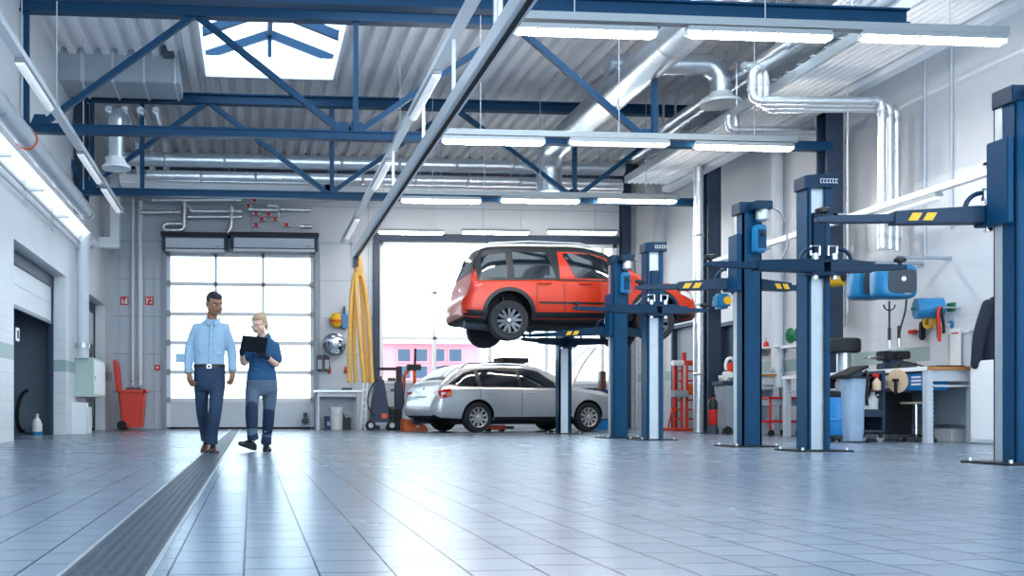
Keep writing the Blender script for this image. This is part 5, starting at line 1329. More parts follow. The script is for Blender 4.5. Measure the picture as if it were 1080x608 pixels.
# safety signs and alarm
def sign(u0, u1, v0, v1, label, kind):
    a, b = PY(u0, v0, YB-.01), PY(u1, v1, YB-.01); t = thing('safety_sign', label, 'sign', ((a.x+b.x)/2, YB-.01, b.z), 'red fire signs on the back wall')
    part('plate', MB().b2((a.x, YB-.012, b.z), (b.x, YB, a.z)), 'red', t)
    w, h = b.x-a.x, a.z-b.z; X = lambda s: a.x+w*s; Z = lambda s: b.z+h*s; m = MB(); y0, y1 = YB-.016, YB-.011
    if kind == 0: m.b2((X(.5), y0, Z(.12)), (X(.72), y1, Z(.68))).b2((X(.56), y0, Z(.68)), (X(.66), y1, Z(.82))).b2((X(.62), y0, Z(.76)), (X(.86), y1, Z(.84))).b2((X(.14), y0, Z(.15)), (X(.24), y1, Z(.8))).b2((X(.3), y0, Z(.15)), (X(.4), y1, Z(.55)))
    else: m.b2((X(.2), y0, Z(.15)), (X(.34), y1, Z(.85))).b2((X(.34), y0, Z(.62)), (X(.6), y1, Z(.72))).prism([(X(.5), y0, Z(.2)), (X(.85), y0, Z(.2)), (X(.85), y0, Z(.5))], (0, .005, 0)).b2((X(.7), y0, Z(.6)), (X(.85), y1, Z(.85)))
    part('pictogram', m, 'white', t)
sign(127, 137, 313, 322, 'red fire sign on the back wall, left of the two white pipes', 0); sign(152.5, 162, 313, 322, 'red fire sign on the back wall, right of the two white pipes', 1)
a = PY(166, 388, YB-.03)
t = thing('fire_alarm', 'small red fire alarm button on the back wall by the garage door', 'alarm', (a.x, YB, a.z-.06))
part('case', MB().b2(a+Vector((-.07, -.03, -.07)), a+Vector((.07, .03, .07))), 'red', t, .01); part('button', MB().cyl(a+Vector((0, -.045, 0)), a+Vector((0, -.02, 0)), .03), 'white', t)
# control box right of the garage door
a, b = PY(338, 372, YB-.05), PY(346, 392, YB-.05)
for u, l in ((337, 'dark door control box right of the garage door, left of the pair'), (344.5, 'dark door control box right of the garage door, right of the pair')):
    a, b = PY(u-3, 375, YB-.06), PY(u+3, 392, YB-.06)
    t = stdbox('control_box', l, 'control box', (a.x, YB-.13, b.z), (b.x, YB, a.z), 'dark_grey', (('cover', (a.x+.02, YB-.145, b.z+.06), (b.x-.02, YB-.13, a.z-.12), 'grey_light'),))
    m = MB()
    for i in range(3): m.cyl((a.x+.04+.03*i, YB-.15, a.z-.07), (a.x+.04+.03*i, YB-.13, a.z-.07), .011, 10)
    part('button', m, 'red', t)
for u, l in ((347.5, 'small red hook on the back wall, under the round mirror at left'), (365, 'small red hook on the back wall, behind the yellow hoses')):
    p = PY(u, 392, YB-.02); t = thing('hook', l, 'hook', p); part('plate', MB().b2(p+Vector((-.04, -.01, -.06)), p+Vector((.04, .02, .12))), 'red', t, .005); part('peg', MB().tube([p, p+Vector((0, -.08, 0)), p+Vector((0, -.1, .05))], .014, 8), 'red', t)
# mirror and boxes on the wall
p = PY(352.5, 364, YB-.35)
t = thing('convex_mirror', 'round convex mirror on the back wall beside the yellow hoses', 'mirror', p)
ax = Vector((-.12, -1, -.25)).normalized()
part('mirror_face', MB().lathe([(.31, 0), (.27, .05), (.18, .09), (.08, .115), (.01, .12)], p, ax, 36), 'mirror', t, ang=70); part('rim', MB().lathe([(.3, -.03), (.325, -.02), (.325, .015), (.3, .02)], p, ax, 36, cap=False), 'grey_light', t); part('wall_arm', MB().cyl(p, Vector((p.x, YB, p.z+.05)), .025, 10), 'grey', t)
a = PY(354.5, 338, YB-.12)
t = thing('first_aid_box', 'yellow box on the back wall above the round mirror', 'box', a+Vector((0, 0, -.18)))
part('body', MB().ell(a, (.16, .1, .2), None, 16, 10), 'yellow', t); part('band', MB().lathe([(.155, -.03), (.165, 0), (.155, .03)], a+Vector((0, 0, -.02)), n=20, cap=False), 'orange', t)
a = PY(363.5, 338, YB-.12); t = thing('hose_reel', 'small blue reel on the back wall beside the yellow box', 'reel', a+Vector((0, 0, -.18)))
part('body', MB().b2(a+Vector((-.09, -.08, -.22)), a+Vector((.09, .1, .16))), 'blue_plastic', t, .03); part('bracket', MB().b2(a+Vector((-.02, -.0, .1)), a+Vector((.02, .1, .36))), 'dark_grey', t)
# steel table
Yt = 22.4; a, b = PY(334, 412, Yt), PY(377, 454, Yt)
t = thing('steel_table', 'pale steel work table against the back wall below the yellow hoses', 'table', ((a.x+b.x)/2, Yt, 0))
zt = a.z
part('table_top', MB().b2((a.x-.05, Yt-.35, zt-.05), (b.x+.1, Yt+.4, zt)), 'silver', t, .006)
for x in (a.x+.02, b.x-.02):
    for yy in (Yt-.3, Yt+.32): part('leg', MB().b2((x-.025, yy-.025, 0), (x+.025, yy+.025, zt-.05)), 'panel', t)
part('apron', MB().b2((a.x, Yt-.3, zt-.16), (b.x, Yt-.28, zt-.05)), 'panel', t); part('back_panel', MB().b2((a.x+.03, Yt+.36, .3), (b.x-.03, Yt+.38, zt-.06)), 'panel', t)
tp = PY(366, 410, Yt-.1); stdbox('red_tray', 'small dark box lying on the pale steel work table', 'box', (tp.x-.12, Yt-.1, zt), (tp.x+.12, Yt+.05, zt+.05), 'dark_grey', (('lid', (tp.x-.12, Yt-.1, zt+.05), (tp.x+.12, Yt+.05, zt+.06), 'black'),))
bpy.data.objects['red_tray'].name = 'flat_box'
p = PF(354, 455)
def pail(name, label, cat, x, y, r, h, m, rim=None, n=24, z=0):
    t = thing(name, label, cat, (x, y, z)); part('body', MB().lathe([(r*.82, 0), (r*.86, .02), (r, h-.03), (r*1.06, h-.03), (r*1.06, h), (r*.96, h), (r*.8, .05)], (x, y, z), n=n), m, t)
    part('handle', MB().tube(arc((x, y-r, z+h-.03), r*.95, 0, -PI, 12, (1, 0, 0), (0, 0, 1)), .006, 6), 'grey', t); return t
xx = PY(355, 440, Yt-.2).x; pail('bucket', 'tall white bucket under the pale steel table', 'bucket', xx, Yt-.15, .17, .55, 'white_plastic')
xx = PY(347, 440, Yt-.05).x; stdbox('crate', 'small blue crate under the table, left of the white bucket', 'crate', (xx-.1, Yt-.1, 0), (xx+.1, Yt+.15, .3), 'navy', (('rim', (xx-.11, Yt-.11, .3), (xx+.11, Yt+.16, .33), 'navy'), ('label_plate', (xx-.05, Yt-.115, .1), (xx+.05, Yt-.1, .2), 'grey_light')))
xx = PY(365, 440, Yt-.05).x; t = stdbox('canister', 'small black canister under the table, right of the white bucket', 'canister', (xx-.11, Yt-.1, 0), (xx+.11, Yt+.1, .3), 'black'); part('spout', MB().cyl((xx-.05, Yt, .3), (xx-.07, Yt, .4), .03, 12), 'black', t); part('handle', MB().tube(arc((xx+.03, Yt, .3), .06, 0, PI, 8, (1, 0, 0), (0, 0, 1)), .012, 8), 'grey', t)
# white ladder leaning
t = thing('step_ladder', 'narrow white ladder leaning beside the steel table', 'ladder', (PY(385, 452, 22.0).x, 22.0, 0))
a0, a1 = PF(382, 456.0), 0; Yl = 21.9
bl, br_, tl, tr_ = [Vector((PY(u, v, Yl).x, Yl+dy, z)) for (u, v, dy, z) in ((380.5, 455, 0, .0), (385, 455, 0, .0), (386, 405, .45, 1.15), (390, 405, .45, 1.15))]
m = MB(); m.bar(bl, tl, .04, .06); m.bar(br_, tr_, .04, .06); part('stile', m, 'white', t)
m = MB()
for i in range(1, 7): m.bar(bl.lerp(tl, i/7), br_.lerp(tr_, i/7), .035, .05)
part('rung', m, 'white', t)
# dark welding trolley
Yk = 21.5; c0 = PY(400, 452, Yk).x
t = thing('welding_trolley', 'dark upright trolley with small wheels left of the silver car', 'trolley', (c0, Yk, 0))
m = MB(); m.loft([[Vector((c0+x*w_, Yk+y_*.2, z)) for x, y_ in ((-1, -1), (1, -1), (1, 1), (-1, 1))] for z, w_ in ((.18, .22), (.5, .2), (.95, .13), (1.2, .08))]); part('body', m, 'steel_dark', t, .02)
part('base', MB().b2((c0-.25, Yk-.25, .12), (c0+.28, Yk+.25, .19)), 'grey', t, .01)
m = MB(); m.bar((c0+.1, Yk, .19), (c0-.1, Yk, 1.25), .04); m.bar((c0+.22, Yk, .19), (c0+.03, Yk, 1.25), .04); m.bar((c0-.14, Yk, 1.25), (c0+.06, Yk, 1.25), .05); part('handle_frame', m, 'dark_grey', t)
for sx in (-.24, .26):
    w = part('wheel', MB().lathe([(.03, -.03), (.1, -.03), (.12, -.01), (.12, .02), (.1, .03), (.03, .03)], (c0+sx, Yk-.27, .12), (0, 1, 0), 24), 'rubber', t); part('hub', MB().cyl((c0+sx, Yk-.31, .12), (c0+sx, Yk-.29, .12), .06), 'grey_light', w)
part('panel', MB().b2((c0+.02, Yk-.23, .28), (c0+.16, Yk-.19, .4)), 'orange', t, .01); part('hose', MB().tube(bez((c0-.05, Yk-.1, 1.2), (c0-.4, Yk-.2, .9), (c0-.35, Yk-.2, .4), (c0-.1, Yk-.22, .35), 14), .018, 8), 'black', t)
# black engine hoist / stand
Yk = 21.9; c1 = PY(420.5, 452, Yk).x; zb_ = PY(421, 391, Yk).z
t = thing('support_stand', 'black stand with a long horizontal arm behind the silver car rear', 'stand', (c1, Yk, 0))
part('base', MB().b2((c1-.28, Yk-.3, 0), (c1+.22, Yk+.3, .1)), 'black', t, .02); part('post', MB().b2((c1-.06, Yk-.06, .1), (c1+.07, Yk+.06, zb_+.1)), 'black', t, .01)
part('sleeve', MB().b2((c1-.1, Yk-.09, .5), (c1+.1, Yk+.09, 1.15)), 'steel_dark', t, .015)
xl = PY(396, 391, Yk).x; part('arm', MB().b2((xl, Yk-.04, zb_), (c1+.06, Yk+.04, zb_+.07)), 'black', t, .006)
part('clamp', MB().b2((c1-.26, Yk-.05, zb_-.26), (c1-.08, Yk+.05, zb_-.18)).b2((c1-.2, Yk-.05, zb_-.5), (c1-.06, Yk+.05, zb_-.45)), 'dark_grey', t, .008)
part('motor', MB().lathe([(.1, 0), (.14, .03), (.14, .34), (.09, .4)], (c1-.18, Yk-.1, .16), n=20), 'black', t)
part('cable', MB().tube(bez((c1+.08, Yk-.08, zb_-.1), (c1+.22, Yk-.1, zb_-.3), (c1+.05, Yk-.1, .9), (c1+.12, Yk-.1, .6), 14), .014, 8), 'black', t)
# orange machine with black pole
Yk = 22.3; p = PY(433, 395, Yk)
t = thing('tyre_machine', 'orange machine with a black upright pole behind the silver car', 'machine', (p.x, Yk, 0))
part('cabinet', MB().b2((p.x-.25, Yk-.2, 0), (p.x+.25, Yk+.25, .95)), 'grey_light', t, .02); part('frame', MB().tube(bez((p.x-.18, Yk, .95), (p.x-.2, Yk, 1.35), (p.x-.1, Yk, 1.5), (p.x+.1, Yk, 1.5), 10), .04, 10).tube([(p.x+.1, Yk, .95), (p.x+.1, Yk, 1.5)], .04, 10), 'orange', t)
zt_ = PY(434, 368, Yk).z; part('pole', MB().cyl((p.x+.1, Yk, 1.3), (p.x+.12, Yk, zt_), .03), 'black', t); part('head', MB().b2((p.x-.1, Yk-.1, 1.45), (p.x+.25, Yk+.1, 1.6)), 'black', t, .02)
# orange ramp box and jack under the estate
Yk = 20.5; a, b = PY(424, 443, Yk), PY(450, 455, Yk)
t = thing('wheel_ramp', 'orange wedge shaped ramp box behind the rear of the silver car', 'ramp', ((a.x+b.x)/2, Yk, 0))
part('body', MB().prism([(a.x, Yk-.2, 0), (b.x, Yk-.2, 0), (b.x-.04, Yk-.2, .12), (a.x+.2, Yk-.2, .27), (a.x+.02, Yk-.2, .28)], (0, .5, 0)), 'orange', t, .01); part('handle', MB().b2((a.x+.28, Yk-.215, .09), (a.x+.36, Yk-.2, .13)), 'white', t)
a, b = PF(513, 455.7), PF(534, 455.7); 
t = thing('trolley_jack', 'low red orange trolley jack under the sill of the silver car', 'jack', ((a.x+b.x)/2, 19.9, 0))
x0, x1 = PY(513, 452, 19.9).x, PY(535, 452, 19.9).x
part('body', MB().b2((x0, 19.78, .04), (x1-.06, 20.02, .145)), 'red_orange', t, .015); part('handle_socket', MB().b2((x1-.08, 19.84, .06), (x1+.14, 19.96, .12)), 'black', t, .01)
for sx in (x0+.04, x1-.12):
    for sy in (19.77, 20.0): part('wheel', MB().cyl((sx, sy, .035), (sx, sy+.04, .035), .035, 14), 'rubber', t)
part('saddle', MB().cyl((x0+.07, 19.9, .145), (x0+.07, 19.9, .165), .04), 'grey', t)
# dark engine parts stand with white bottle beyond the estate
p = PY(637, 402, 22.4); t = thing('oil_drainer', 'dark brown oil drainer column behind the silver car front', 'machine', (p.x, 22.4, 0))
part('base', MB().b2((p.x-.3, 22.15, 0), (p.x+.35, 22.7, .9)), 'blue_plastic', t, .02); part('column', MB().b2((p.x-.12, 22.3, .9), (p.x+.02, 22.5, 1.45)), 'leather_brown', t, .015); part('tray', MB().b2((p.x-.33, 22.1, .9), (p.x+.4, 22.75, .98)), 'navy', t, .01)
b_ = (p.x+.17, 22.35, .98); t = thing('spray_bottle', 'white spray bottle on the blue oil drainer behind the silver car', 'bottle', b_); part('body', MB().lathe([(.05, 0), (.055, .02), (.055, .16), (.025, .22), (.02, .26)], b_), 'white_plastic', t); part('trigger', MB().b2((b_[0]-.07, b_[1]-.02, b_[2]+.25), (b_[0]+.03, b_[1]+.02, b_[2]+.3)), 'white', t, .006)
# left room contents
p = PF(39, 459.5); t = thing('detergent_bottle', 'white plastic bottle with blue liquid standing in the left doorway', 'bottle', (XL-.45, p.y-.3, 0)); yb_ = PX(39, 450, XL-.45).y
t.location.y = yb_
part('body', MB().lathe([(.085, 0), (.095, .03), (.095, .2), (.06, .29), (.03, .32), (.03, .36)], (XL-.45, yb_, 0)), 'white_plastic', t); part('liquid', MB().lathe([(.086, .001), (.0965, .03), (.0965, .07)], (XL-.45, yb_, 0), cap=False), 'lift_light', t); part('cap', MB().cyl((XL-.45, yb_, .36), (XL-.45, yb_, .4), .034), 'grey_light', t)
xq = XL-.9; p = PX(47, 440, xq); stdbox('dark_case', 'dark low case standing inside the left doorway', 'case', (xq-.5, p.y-.4, 0), (xq, p.y+.5, .5), 'dark_grey', (('lid', (xq-.51, p.y-.41, .5), (xq+.01, p.y+.51, .56), 'black'), ('latch', (xq, p.y-.1, .36), (xq+.02, p.y+.05, .5), 'grey')))
p = PX(27, 438, xq); t = thing('hose_coil', 'dark coiled hose at the left side inside the left doorway', 'hose', (xq, p.y, .03)); part('coil', MB().tube(arc((xq, p.y, .45), .4, 0, 2*PI*1.97, 48, (.15, 1, 0), (.1, 0, 1)), .035, 8), 'black', t); part('nozzle', MB().cyl((xq+.05, p.y-.1, .05), (xq+.25, p.y-.2, .05), .03, 8, .015), 'grey', t)
xq = XL-2.9; p = PX(52, 357, xq); t = thing('cleaning_cloth', 'blue cloth hanging on the wall inside the left doorway', 'cloth', p)
mm = MB(); g = []
for i in range(7):
    yy = -.22+.44*i/6; g.append([p+Vector((.03*math.sin(i*2.1), yy, .3*(1-abs(yy)*2.1))), p+Vector((.06+.03*math.cos(i*1.7), yy*1.2, -.12-.1*(i % 3))), p+Vector((.03+.03*math.cos(i*1.7), yy*1.2, -.12-.1*(i % 3))), p+Vector((0, yy, .28*(1-abs(yy)*2.1)))])
part('cloth', mm.loft(g), 'blue_plastic', t, ang=60); part('peg', MB().cyl(p+Vector((-.1, 0, .2)), p+Vector((.06, 0, .22)), .02, 8), 'black', t)
p = PX(40, 370, xq); solo('pull_cord', MB().cyl((xq+.02, p.y, p.z-.5), (xq+.02, p.y, 3.0), .01, 6).ell((xq+.02, p.y, p.z), (.03, .03, .07)), 'black', 'dark pull cord with grip on the wall inside the left doorway', 'cord')
p = PX(18, 353, XL); t = thing('light_switch', 'small dark light switch on the left wall before the doorway', 'switch', p); part('plate', MB().b2((XL, p.y-.1, p.z-.1), (XL+.012, p.y+.1, p.z+.1)), 'white', t, .003); part('rocker', MB().b2((XL+.012, p.y-.03, p.z-.06), (XL+.022, p.y+.03, p.z+.06)), 'black', t, .003)
# ================================================================ right side
# red spring press
Yp_ = 20.4; xa1, xa2 = PY(709, 450, Yp_).x, PY(734, 450, Yp_).x; zt_ = PY(720, 386, Yp_).z
t = thing('spring_press', 'red double column spring press by the far right corner', 'press', ((xa1+xa2)/2, Yp_, 0))
part('base', MB().b2((xa1-.1, Yp_-.3, 0), (xa2+.12, Yp_+.3, .06)), 'red_orange', t, .01)
for x0 in (xa1+.02, xa1+.32):
    m = MB(); m.b2((x0, Yp_-.03, .06), (x0+.045, Yp_+.03, zt_)); m.b2((x0+.18, Yp_-.03, .06), (x0+.225, Yp_+.03, zt_))
    for i in range(6): z = .25+i*(zt_-.4)/5; m.b2((x0+.03, Yp_-.025, z), (x0+.2, Yp_+.025, z+.04))
    part('ladder_frame', m, 'red_orange', t, .004); part('head', MB().b2((x0-.02, Yp_-.08, zt_), (x0+.24, Yp_+.08, zt_+.12)), 'white_plastic' if x0 < xa1+.1 else 'red_orange', t, .02)
part('middle_plate', MB().b2((xa1, Yp_-.1, zt_*.52), (xa1+.34, Yp_+.06, zt_*.62)), 'grey', t, .006); part('knob', MB().cyl(((xa1+xa2)/2, Yp_, zt_+.02), ((xa1+xa2)/2, Yp_, zt_+.3), .05, 14), 'red', t); part('chain_cover', MB().b2((xa1+.38, Yp_-.12, zt_*.55), (xa1+.56, Yp_+.08, zt_*.72)), 'orange', t, .03)
for sx in (1, -1): part('brace', MB().bar(((xa1+xa2)/2+sx*.27, Yp_, .55), ((xa1+xa2)/2+sx*.38, Yp_-.0, .06), .03), 'red_orange', t)
# grey parts washer / vacuum with red machine on top
Yv = 17.2; x0, x1 = PY(758, 450, Yv).x, PY(779, 450, Yv).x
t = thing('waste_container', 'tall grey waste container on wheels behind the third lift post', 'container', ((x0+x1)/2, Yv, 0))
g = [[Vector(((x0+x1)/2+sx*w_, Yv+sy*w_, z)) for sx, sy in ((-1, -1), (1, -1), (1, 1), (-1, 1))] for z, w_ in ((.1, .15), (.95, .2))]
part('body', MB().loft(g), 'grey', t, .02); part('lid', MB().b2(((x0+x1)/2-.23, Yv-.23, .95), ((x0+x1)/2+.23, Yv+.23, 1.03)), 'steel_dark', t, .02)
for sx in (-.12, .14): part('wheel', MB().lathe([(.02, -.02), (.07, -.02), (.08, 0), (.07, .02), (.02, .02)], ((x0+x1)/2+sx, Yv-.2, .08), (0, 1, 0), 20), 'rubber', t)
cx = (x0+x1)/2
t = thing('power_tool', 'red and white power machine on the grey waste container', 'power tool', (cx+.05, Yv, 1.03)); part('motor', MB().lathe([(.06, -.14), (.1, -.1), (.1, .1), (.06, .16)], (cx+.1, Yv, 1.3), (1, 0, .2), 18), 'red_orange', t); part('handle', MB().tube(bez((cx-.05, Yv, 1.25), (cx-.12, Yv, 1.5), (cx+.1, Yv, 1.55), (cx+.12, Yv, 1.38), 10), .03, 10), 'white_plastic', t); part('foot', MB().b2((cx-.1, Yv-.08, 1.03), (cx+.2, Yv+.08, 1.22)), 'white_plastic', t, .02)
xe = PY(754.5, 440, Yv-.2).x; t = thing('fire_extinguisher', 'red cylinder with dark upper half left of the grey waste container', 'extinguisher', (xe, Yv-.1, .3)); part('cylinder', MB().lathe([(.07, 0), (.085, .02), (.085, .42), (.05, .5), (.025, .53)], (xe, Yv-.1, .18)), 'red', t); part('sleeve', MB().lathe([(.088, .3), (.088, .44), (.053, .51)], (xe, Yv-.1, .18), cap=False), 'black', t); part('valve', MB().b2((xe-.06, Yv-.12, .7), (xe+.05, Yv-.08, .78)), 'black', t, .01); part('foot_ring', MB().lathe([(.07, 0), (.09, 0), (.09, .18), (.07, .18)], (xe, Yv-.1, 0)), 'dark_grey', t)
bpy.data.objects['fire_extinguisher'].location.z = .3
# workbenches
def bench(x0, x1, y0, y1, zt, label):
    t = thing('workbench', label, 'workbench', ((x0+x1)/2, (y0+y1)/2, 0))
    tp = part('table_top', MB().b2((x0, y0, zt-.05), (x1, y1, zt)), 'wood', t, .005); part('edge_strip', MB().b2((x0-.012, y0, zt-.055), (x0, y1, zt+.002)), 'white', tp)
    for x in (x0+.05, x1-.06):
        for yy in (y0+.05, y1-.05):
            part('leg', MB().b2((x-.05, yy-.045, 0), (x+.05, yy+.045, zt-.05)), 'grey_light', t, .006)
    h = MB()
    for z in [.1+.06*i for i in range(13)]: h.b2((x0+.085, y0+.002, z), (x0+.097, y0+.006, z+.03)).b2((x1-.075, y0+.002, z), (x1-.063, y0+.006, z+.03))
    part('leg_slots', h, 'dark_grey', t)
    part('apron', MB().b2((x0+.08, y0+.03, zt-.2), (x1-.1, y0+.05, zt-.05)), 'grey_light', t); part('shelf', MB().b2((x0+.05, y0+.03, zt-.28), (x1-.05, y1-.05, zt-.25)), 'grey_light', t, .004); part('rear_panel', MB().b2((x1-.06, y0+.05, .25), (x1-.04, y1-.05, zt-.3)), 'grey', t)
    return t
b0 = PF(980, 468); y0b = b0.y; x0b = b0.x-.06; zt1 = PY(985, 387, y0b).z
x1b = min(PY(1030, 387, y0b).x, XR-.03)
bench(x0b, x1b, y0b-.04, y0b+3.4, zt1, 'long grey workbench with wooden top along the right wall, nearest one')
b1_ = PF(809, 460); bench(9.2, 9.98, 16.7, 17.5, PY(815, 395, 16.8).z, 'grey workbench with wooden top partly hidden behind the third lift post')
# vise
pv = PX(942, 385, x0b+.3); yv = min(max(pv.y, y0b+.6), y0b+3)
t = thing('bench_vise', 'dark bench vise standing on the nearest workbench', 'vise', (x0b+.3, yv, zt1)); X = x0b+.3
part('base', MB().b2((X-.2, yv-.1, zt1), (X+.2, yv+.1, zt1+.1)).b2((X-.12, yv-.08, zt1+.1), (X+.12, yv+.08, zt1+.16)), 'steel_dark', t, .015); part('jaw', MB().b2((X-.03, yv-.11, zt1+.16), (X+.2, yv+.11, zt1+.28)).b2((X-.2, yv-.11, zt1+.14), (X-.07, yv+.11, zt1+.28)), 'black', t, .015); part('spindle', MB().cyl((X-.38, yv, zt1+.18), (X-.15, yv, zt1+.18), .02), 'chrome', t); part('lever', MB().cyl((X-.36, yv-.12, zt1+.18), (X-.36, yv+.12, zt1+.18), .01, 8), 'chrome', t)
yy = y0b+1.5; t = thing('paper_sheet', 'grey clutter box with cables lying on the nearest workbench', 'box', (x0b+.35, y0b+.9, zt1)); t.name = 'cable_box'
part('box_body', MB().b2((x0b+.2, y0b+.8, zt1), (x0b+.5, y0b+1.1, zt1+.1)), 'dark_grey', t, .01); part('cable', MB().tube(bez((x0b+.2, y0b+.8, zt1+.03), (x0b+.0, y0b+.5, zt1+.2), (x0b+.3, y0b+.45, zt1-.02), (x0b+.35, y0b+.3, zt1+.015), 16), .012, 8), 'black', t)
t = stdbox('clipboard', 'flat dark folder lying near the front end of the nearest workbench', 'folder', (x0b+.25, y0b+.05, zt1), (x0b+.62, y0b+.38, zt1+.02), 'black', (('sheet', (x0b+.27, y0b+.07, zt1+.02), (x0b+.6, y0b+.36, zt1+.024), 'dark_grey'),), bevel=.003)
# perforated wall boards above the bench
for (u0, u1, v0, v1, l) in ((981, 1001, 345, 384, 'tall pale wall board above the nearest workbench, left one'), (1001, 1024, 352, 384, 'pale wall board above the nearest workbench, right one beside the jacket')):
    a, b = PX(u0, v0, XR-.04), PX(u1, v1, XR-.04)
    t = thing('peg_board', l, 'board', (XR-.03, (a.y+b.y)/2, zt1+.03)); part('board', MB().b2((XR-.04, b.y, zt1+.02), (XR-.005, a.y, a.z)), 'panel', t, .004); part('top_edge', MB().b2((XR-.06, b.y, a.z-.02), (XR-.005, a.y, a.z+.02)), 'white', t)
a, b = PX(1002, 347, XR-.1), PX(1013, 384, XR-.1); t = thing('paper_notice', 'white sheet of paper leaning on the wall above the nearest workbench', 'paper', (XR-.08, (a.y+b.y)/2, zt1)); part('sheet', MB().b2((XR-.1, b.y, zt1), (XR-.085, a.y, a.z)), 'white', t); part('red_line', MB().b2((XR-.103, b.y+.03, a.z-.08), (XR-.1, a.y-.03, a.z-.06)), 'red', t)
# paper towel roll, tape, cable bundle on the wall
p = PX(979, 326, XR-.25); q = PX(993, 318, XR-.25)
t = thing('paper_roll', 'blue paper towel roll on a wall holder above the nearest workbench', 'paper roll', (XR-.2, (p.y+q.y)/2, p.z-.15)); part('roll', MB().lathe([(.03, 0), (.15, 0), (.15, .34), (.03, .34)], (XR-.45, p.y, p.z), (1, -.35, 0), 28), 'lift_light', t); part('holder', MB().cyl((XR-.5, p.y+.02, p.z), (XR, p.y-.16, p.z), .02, 10).b2((XR-.03, p.y-.22, p.z-.05), (XR, p.y-.08, p.z+.07)), 'green', t)
p = PX(992, 335, XR-.3)
t = thing('cable_bundle', 'bundle of red and black cables hanging below the blue paper roll', 'cables', p); part('hook', MB().cyl(p+Vector((0, 0, .14)), Vector((XR, p.y, p.z+.14)), .015, 8), 'grey', t)
random.seed(11)
for i in range(6):
    o1 = Vector((random.uniform(-.05, .05), random.uniform(-.08, .08), 0)); part('cable', MB().tube(bez(p+Vector((0, 0, .15))+o1*.3, p+o1*.8+Vector((-.05, 0, .1)), p+o1*1.3+Vector((0, 0, -.05)), p+o1+Vector((0, 0, -.2-.03*i)), 12), .019, 8), ('red', 'black', 'red_orange', 'black', 'steel_dark', 'red')[i], t)
p = PX(980, 340, XR-.08); t = thing('tape_roll', 'yellow tape roll on the right wall left of the cable bundle', 'tape', p); part('roll', MB().lathe([(.05, -.03), (.1, -.03), (.1, .03), (.05, .03), (.05, -.03)], p, (1, 0, 0), 24, cap=False), 'yellow', t); part('peg', MB().cyl(p, Vector((XR, p.y, p.z)), .02, 8), 'grey', t)
p = PX(973, 345, XR-.06); t = thing('hand_brush', 'black brush hanging on the right wall left of the yellow tape', 'brush', p+Vector((0, 0, -.16))); part('bristles', MB().b2(p+Vector((-.04, -.045, -.2)), p+Vector((.03, .045, .08))), 'black', t, .02); part('handle', MB().cyl(p+Vector((0, 0, .08)), p+Vector((.04, 0, .17)), .015, 8), 'black', t)
p = PX(965, 350, XR-.05); t = thing('air_gun', 'small orange and dark air gun hanging on the right wall', 'air gun', p); part('body', MB().b2(p+Vector((-.03, -.0, -.03)), p+Vector((.05, .12, .03))), 'red_orange', t, .01); part('nozzle', MB().cyl(p+Vector((0, -.0, 0)), p+Vector((0, -.12, -.01)), .014, 8), 'dark_grey', t)
p = PX(1002, 342, XR-.02); t = thing('round_sign', 'small blue round sign on the right wall beside the cable bundle', 'sign', p); part('plate', MB().b2((XR-.015, p.y-.09, p.z-.11), (XR, p.y+.09, p.z+.11)), 'panel', t, .003); part('disc', MB().cyl((XR-.02, p.y, p.z-.02), (XR-.014, p.y, p.z-.02), .07, 24), 'blue_plastic', t)
# big blue hose reels
def reelbox(ctr, w, h, d, label, logo=True):
    C = Vector(ctr); t = thing('hose_reel', label, 'hose reel', C+Vector((0, 0, -h/2)), 'blue wall hose reels')
    n = 40; prof = []
    for i in range(n):
        a = 2*PI*i/n; ca, sa = math.cos(a), math.sin(a); prof.append((w/2*math.copysign(abs(ca)**.38, ca), h/2*math.copysign(abs(sa)**.38, sa)))
    g = [[C+Vector((x*k, y, z*k)) for x, z in prof] for y, k in ((-d/2, .86), (-d/2+.04, .97), (-.03, 1), (d/2-.04, .97), (d/2, .86))]
    part('housing', MB().loft(g), 'reel_blue', t, ang=50)
    part('face_panel', MB().loft([[C+Vector((.04*w+x*.72, y, z*.68)) for x, z in prof] for y in (-d/2-.012, -d/2+.01)]), 'dark_grey', t)
    if logo:
        part('logo_disc', MB().cyl(C+Vector((.07*w, -d/2-.018, .03)), C+Vector((.07*w, -d/2-.01, .03)), .035, 24), 'white', t)
        m = MB()
        for i in range(5): m.b2(C+Vector((.1*w+.018*i, -d/2-.015, -.19)), C+Vector((.1*w+.018*i+.012, -d/2-.012, -.175)))
        part('lettering', m, 'grey_light', t)
    part('wall_bracket', MB().b2(C+Vector((w*.1, -.03, h/2-.02)), C+Vector((w*.25, .03, h/2+.12))).b2(C+Vector((w*.1, -.03, h/2+.09)), Vector((XR, C.y+.03, C.z+h/2+.13))), 'grey', t)
    return t
p = PY(942, 298, 12.6); reelbox((p.x, 12.6, p.z), .58, .5, .3, 'big blue hose reel with dark face and white round badge, front one')
p2 = PY(914, 301, 13.15); reelbox((p2.x, 13.15, p2.z), .5, .46, .3, 'big blue hose reel just behind the front one on the right wall', False)
for (u0, v0, u1, v1, l) in ((938, 318, 938, 368, 'dark hose hanging from the front blue reel, straight one'), (956, 316, 948, 366, 'dark hose hanging from the front blue reel, slanting one')):
    a, b = PY(u0, v0, 12.6), PY(u1, v1, 12.5)
    t = thing('air_hose', l, 'hose', b); part('hose', MB().tube(bez(a, a+Vector((0, 0, -.25)), b+Vector((0, 0, .3)), b+Vector((0, 0, .1)), 14), .013, 8), 'black', t); part('coupling', MB().cyl(b+Vector((0, 0, .13)), b, .022, 10, .016), 'chrome', t); part('grip', MB().cyl(b+Vector((0, 0, .3)), b+Vector((0, 0, .12)), .022, 10), 'black', t)
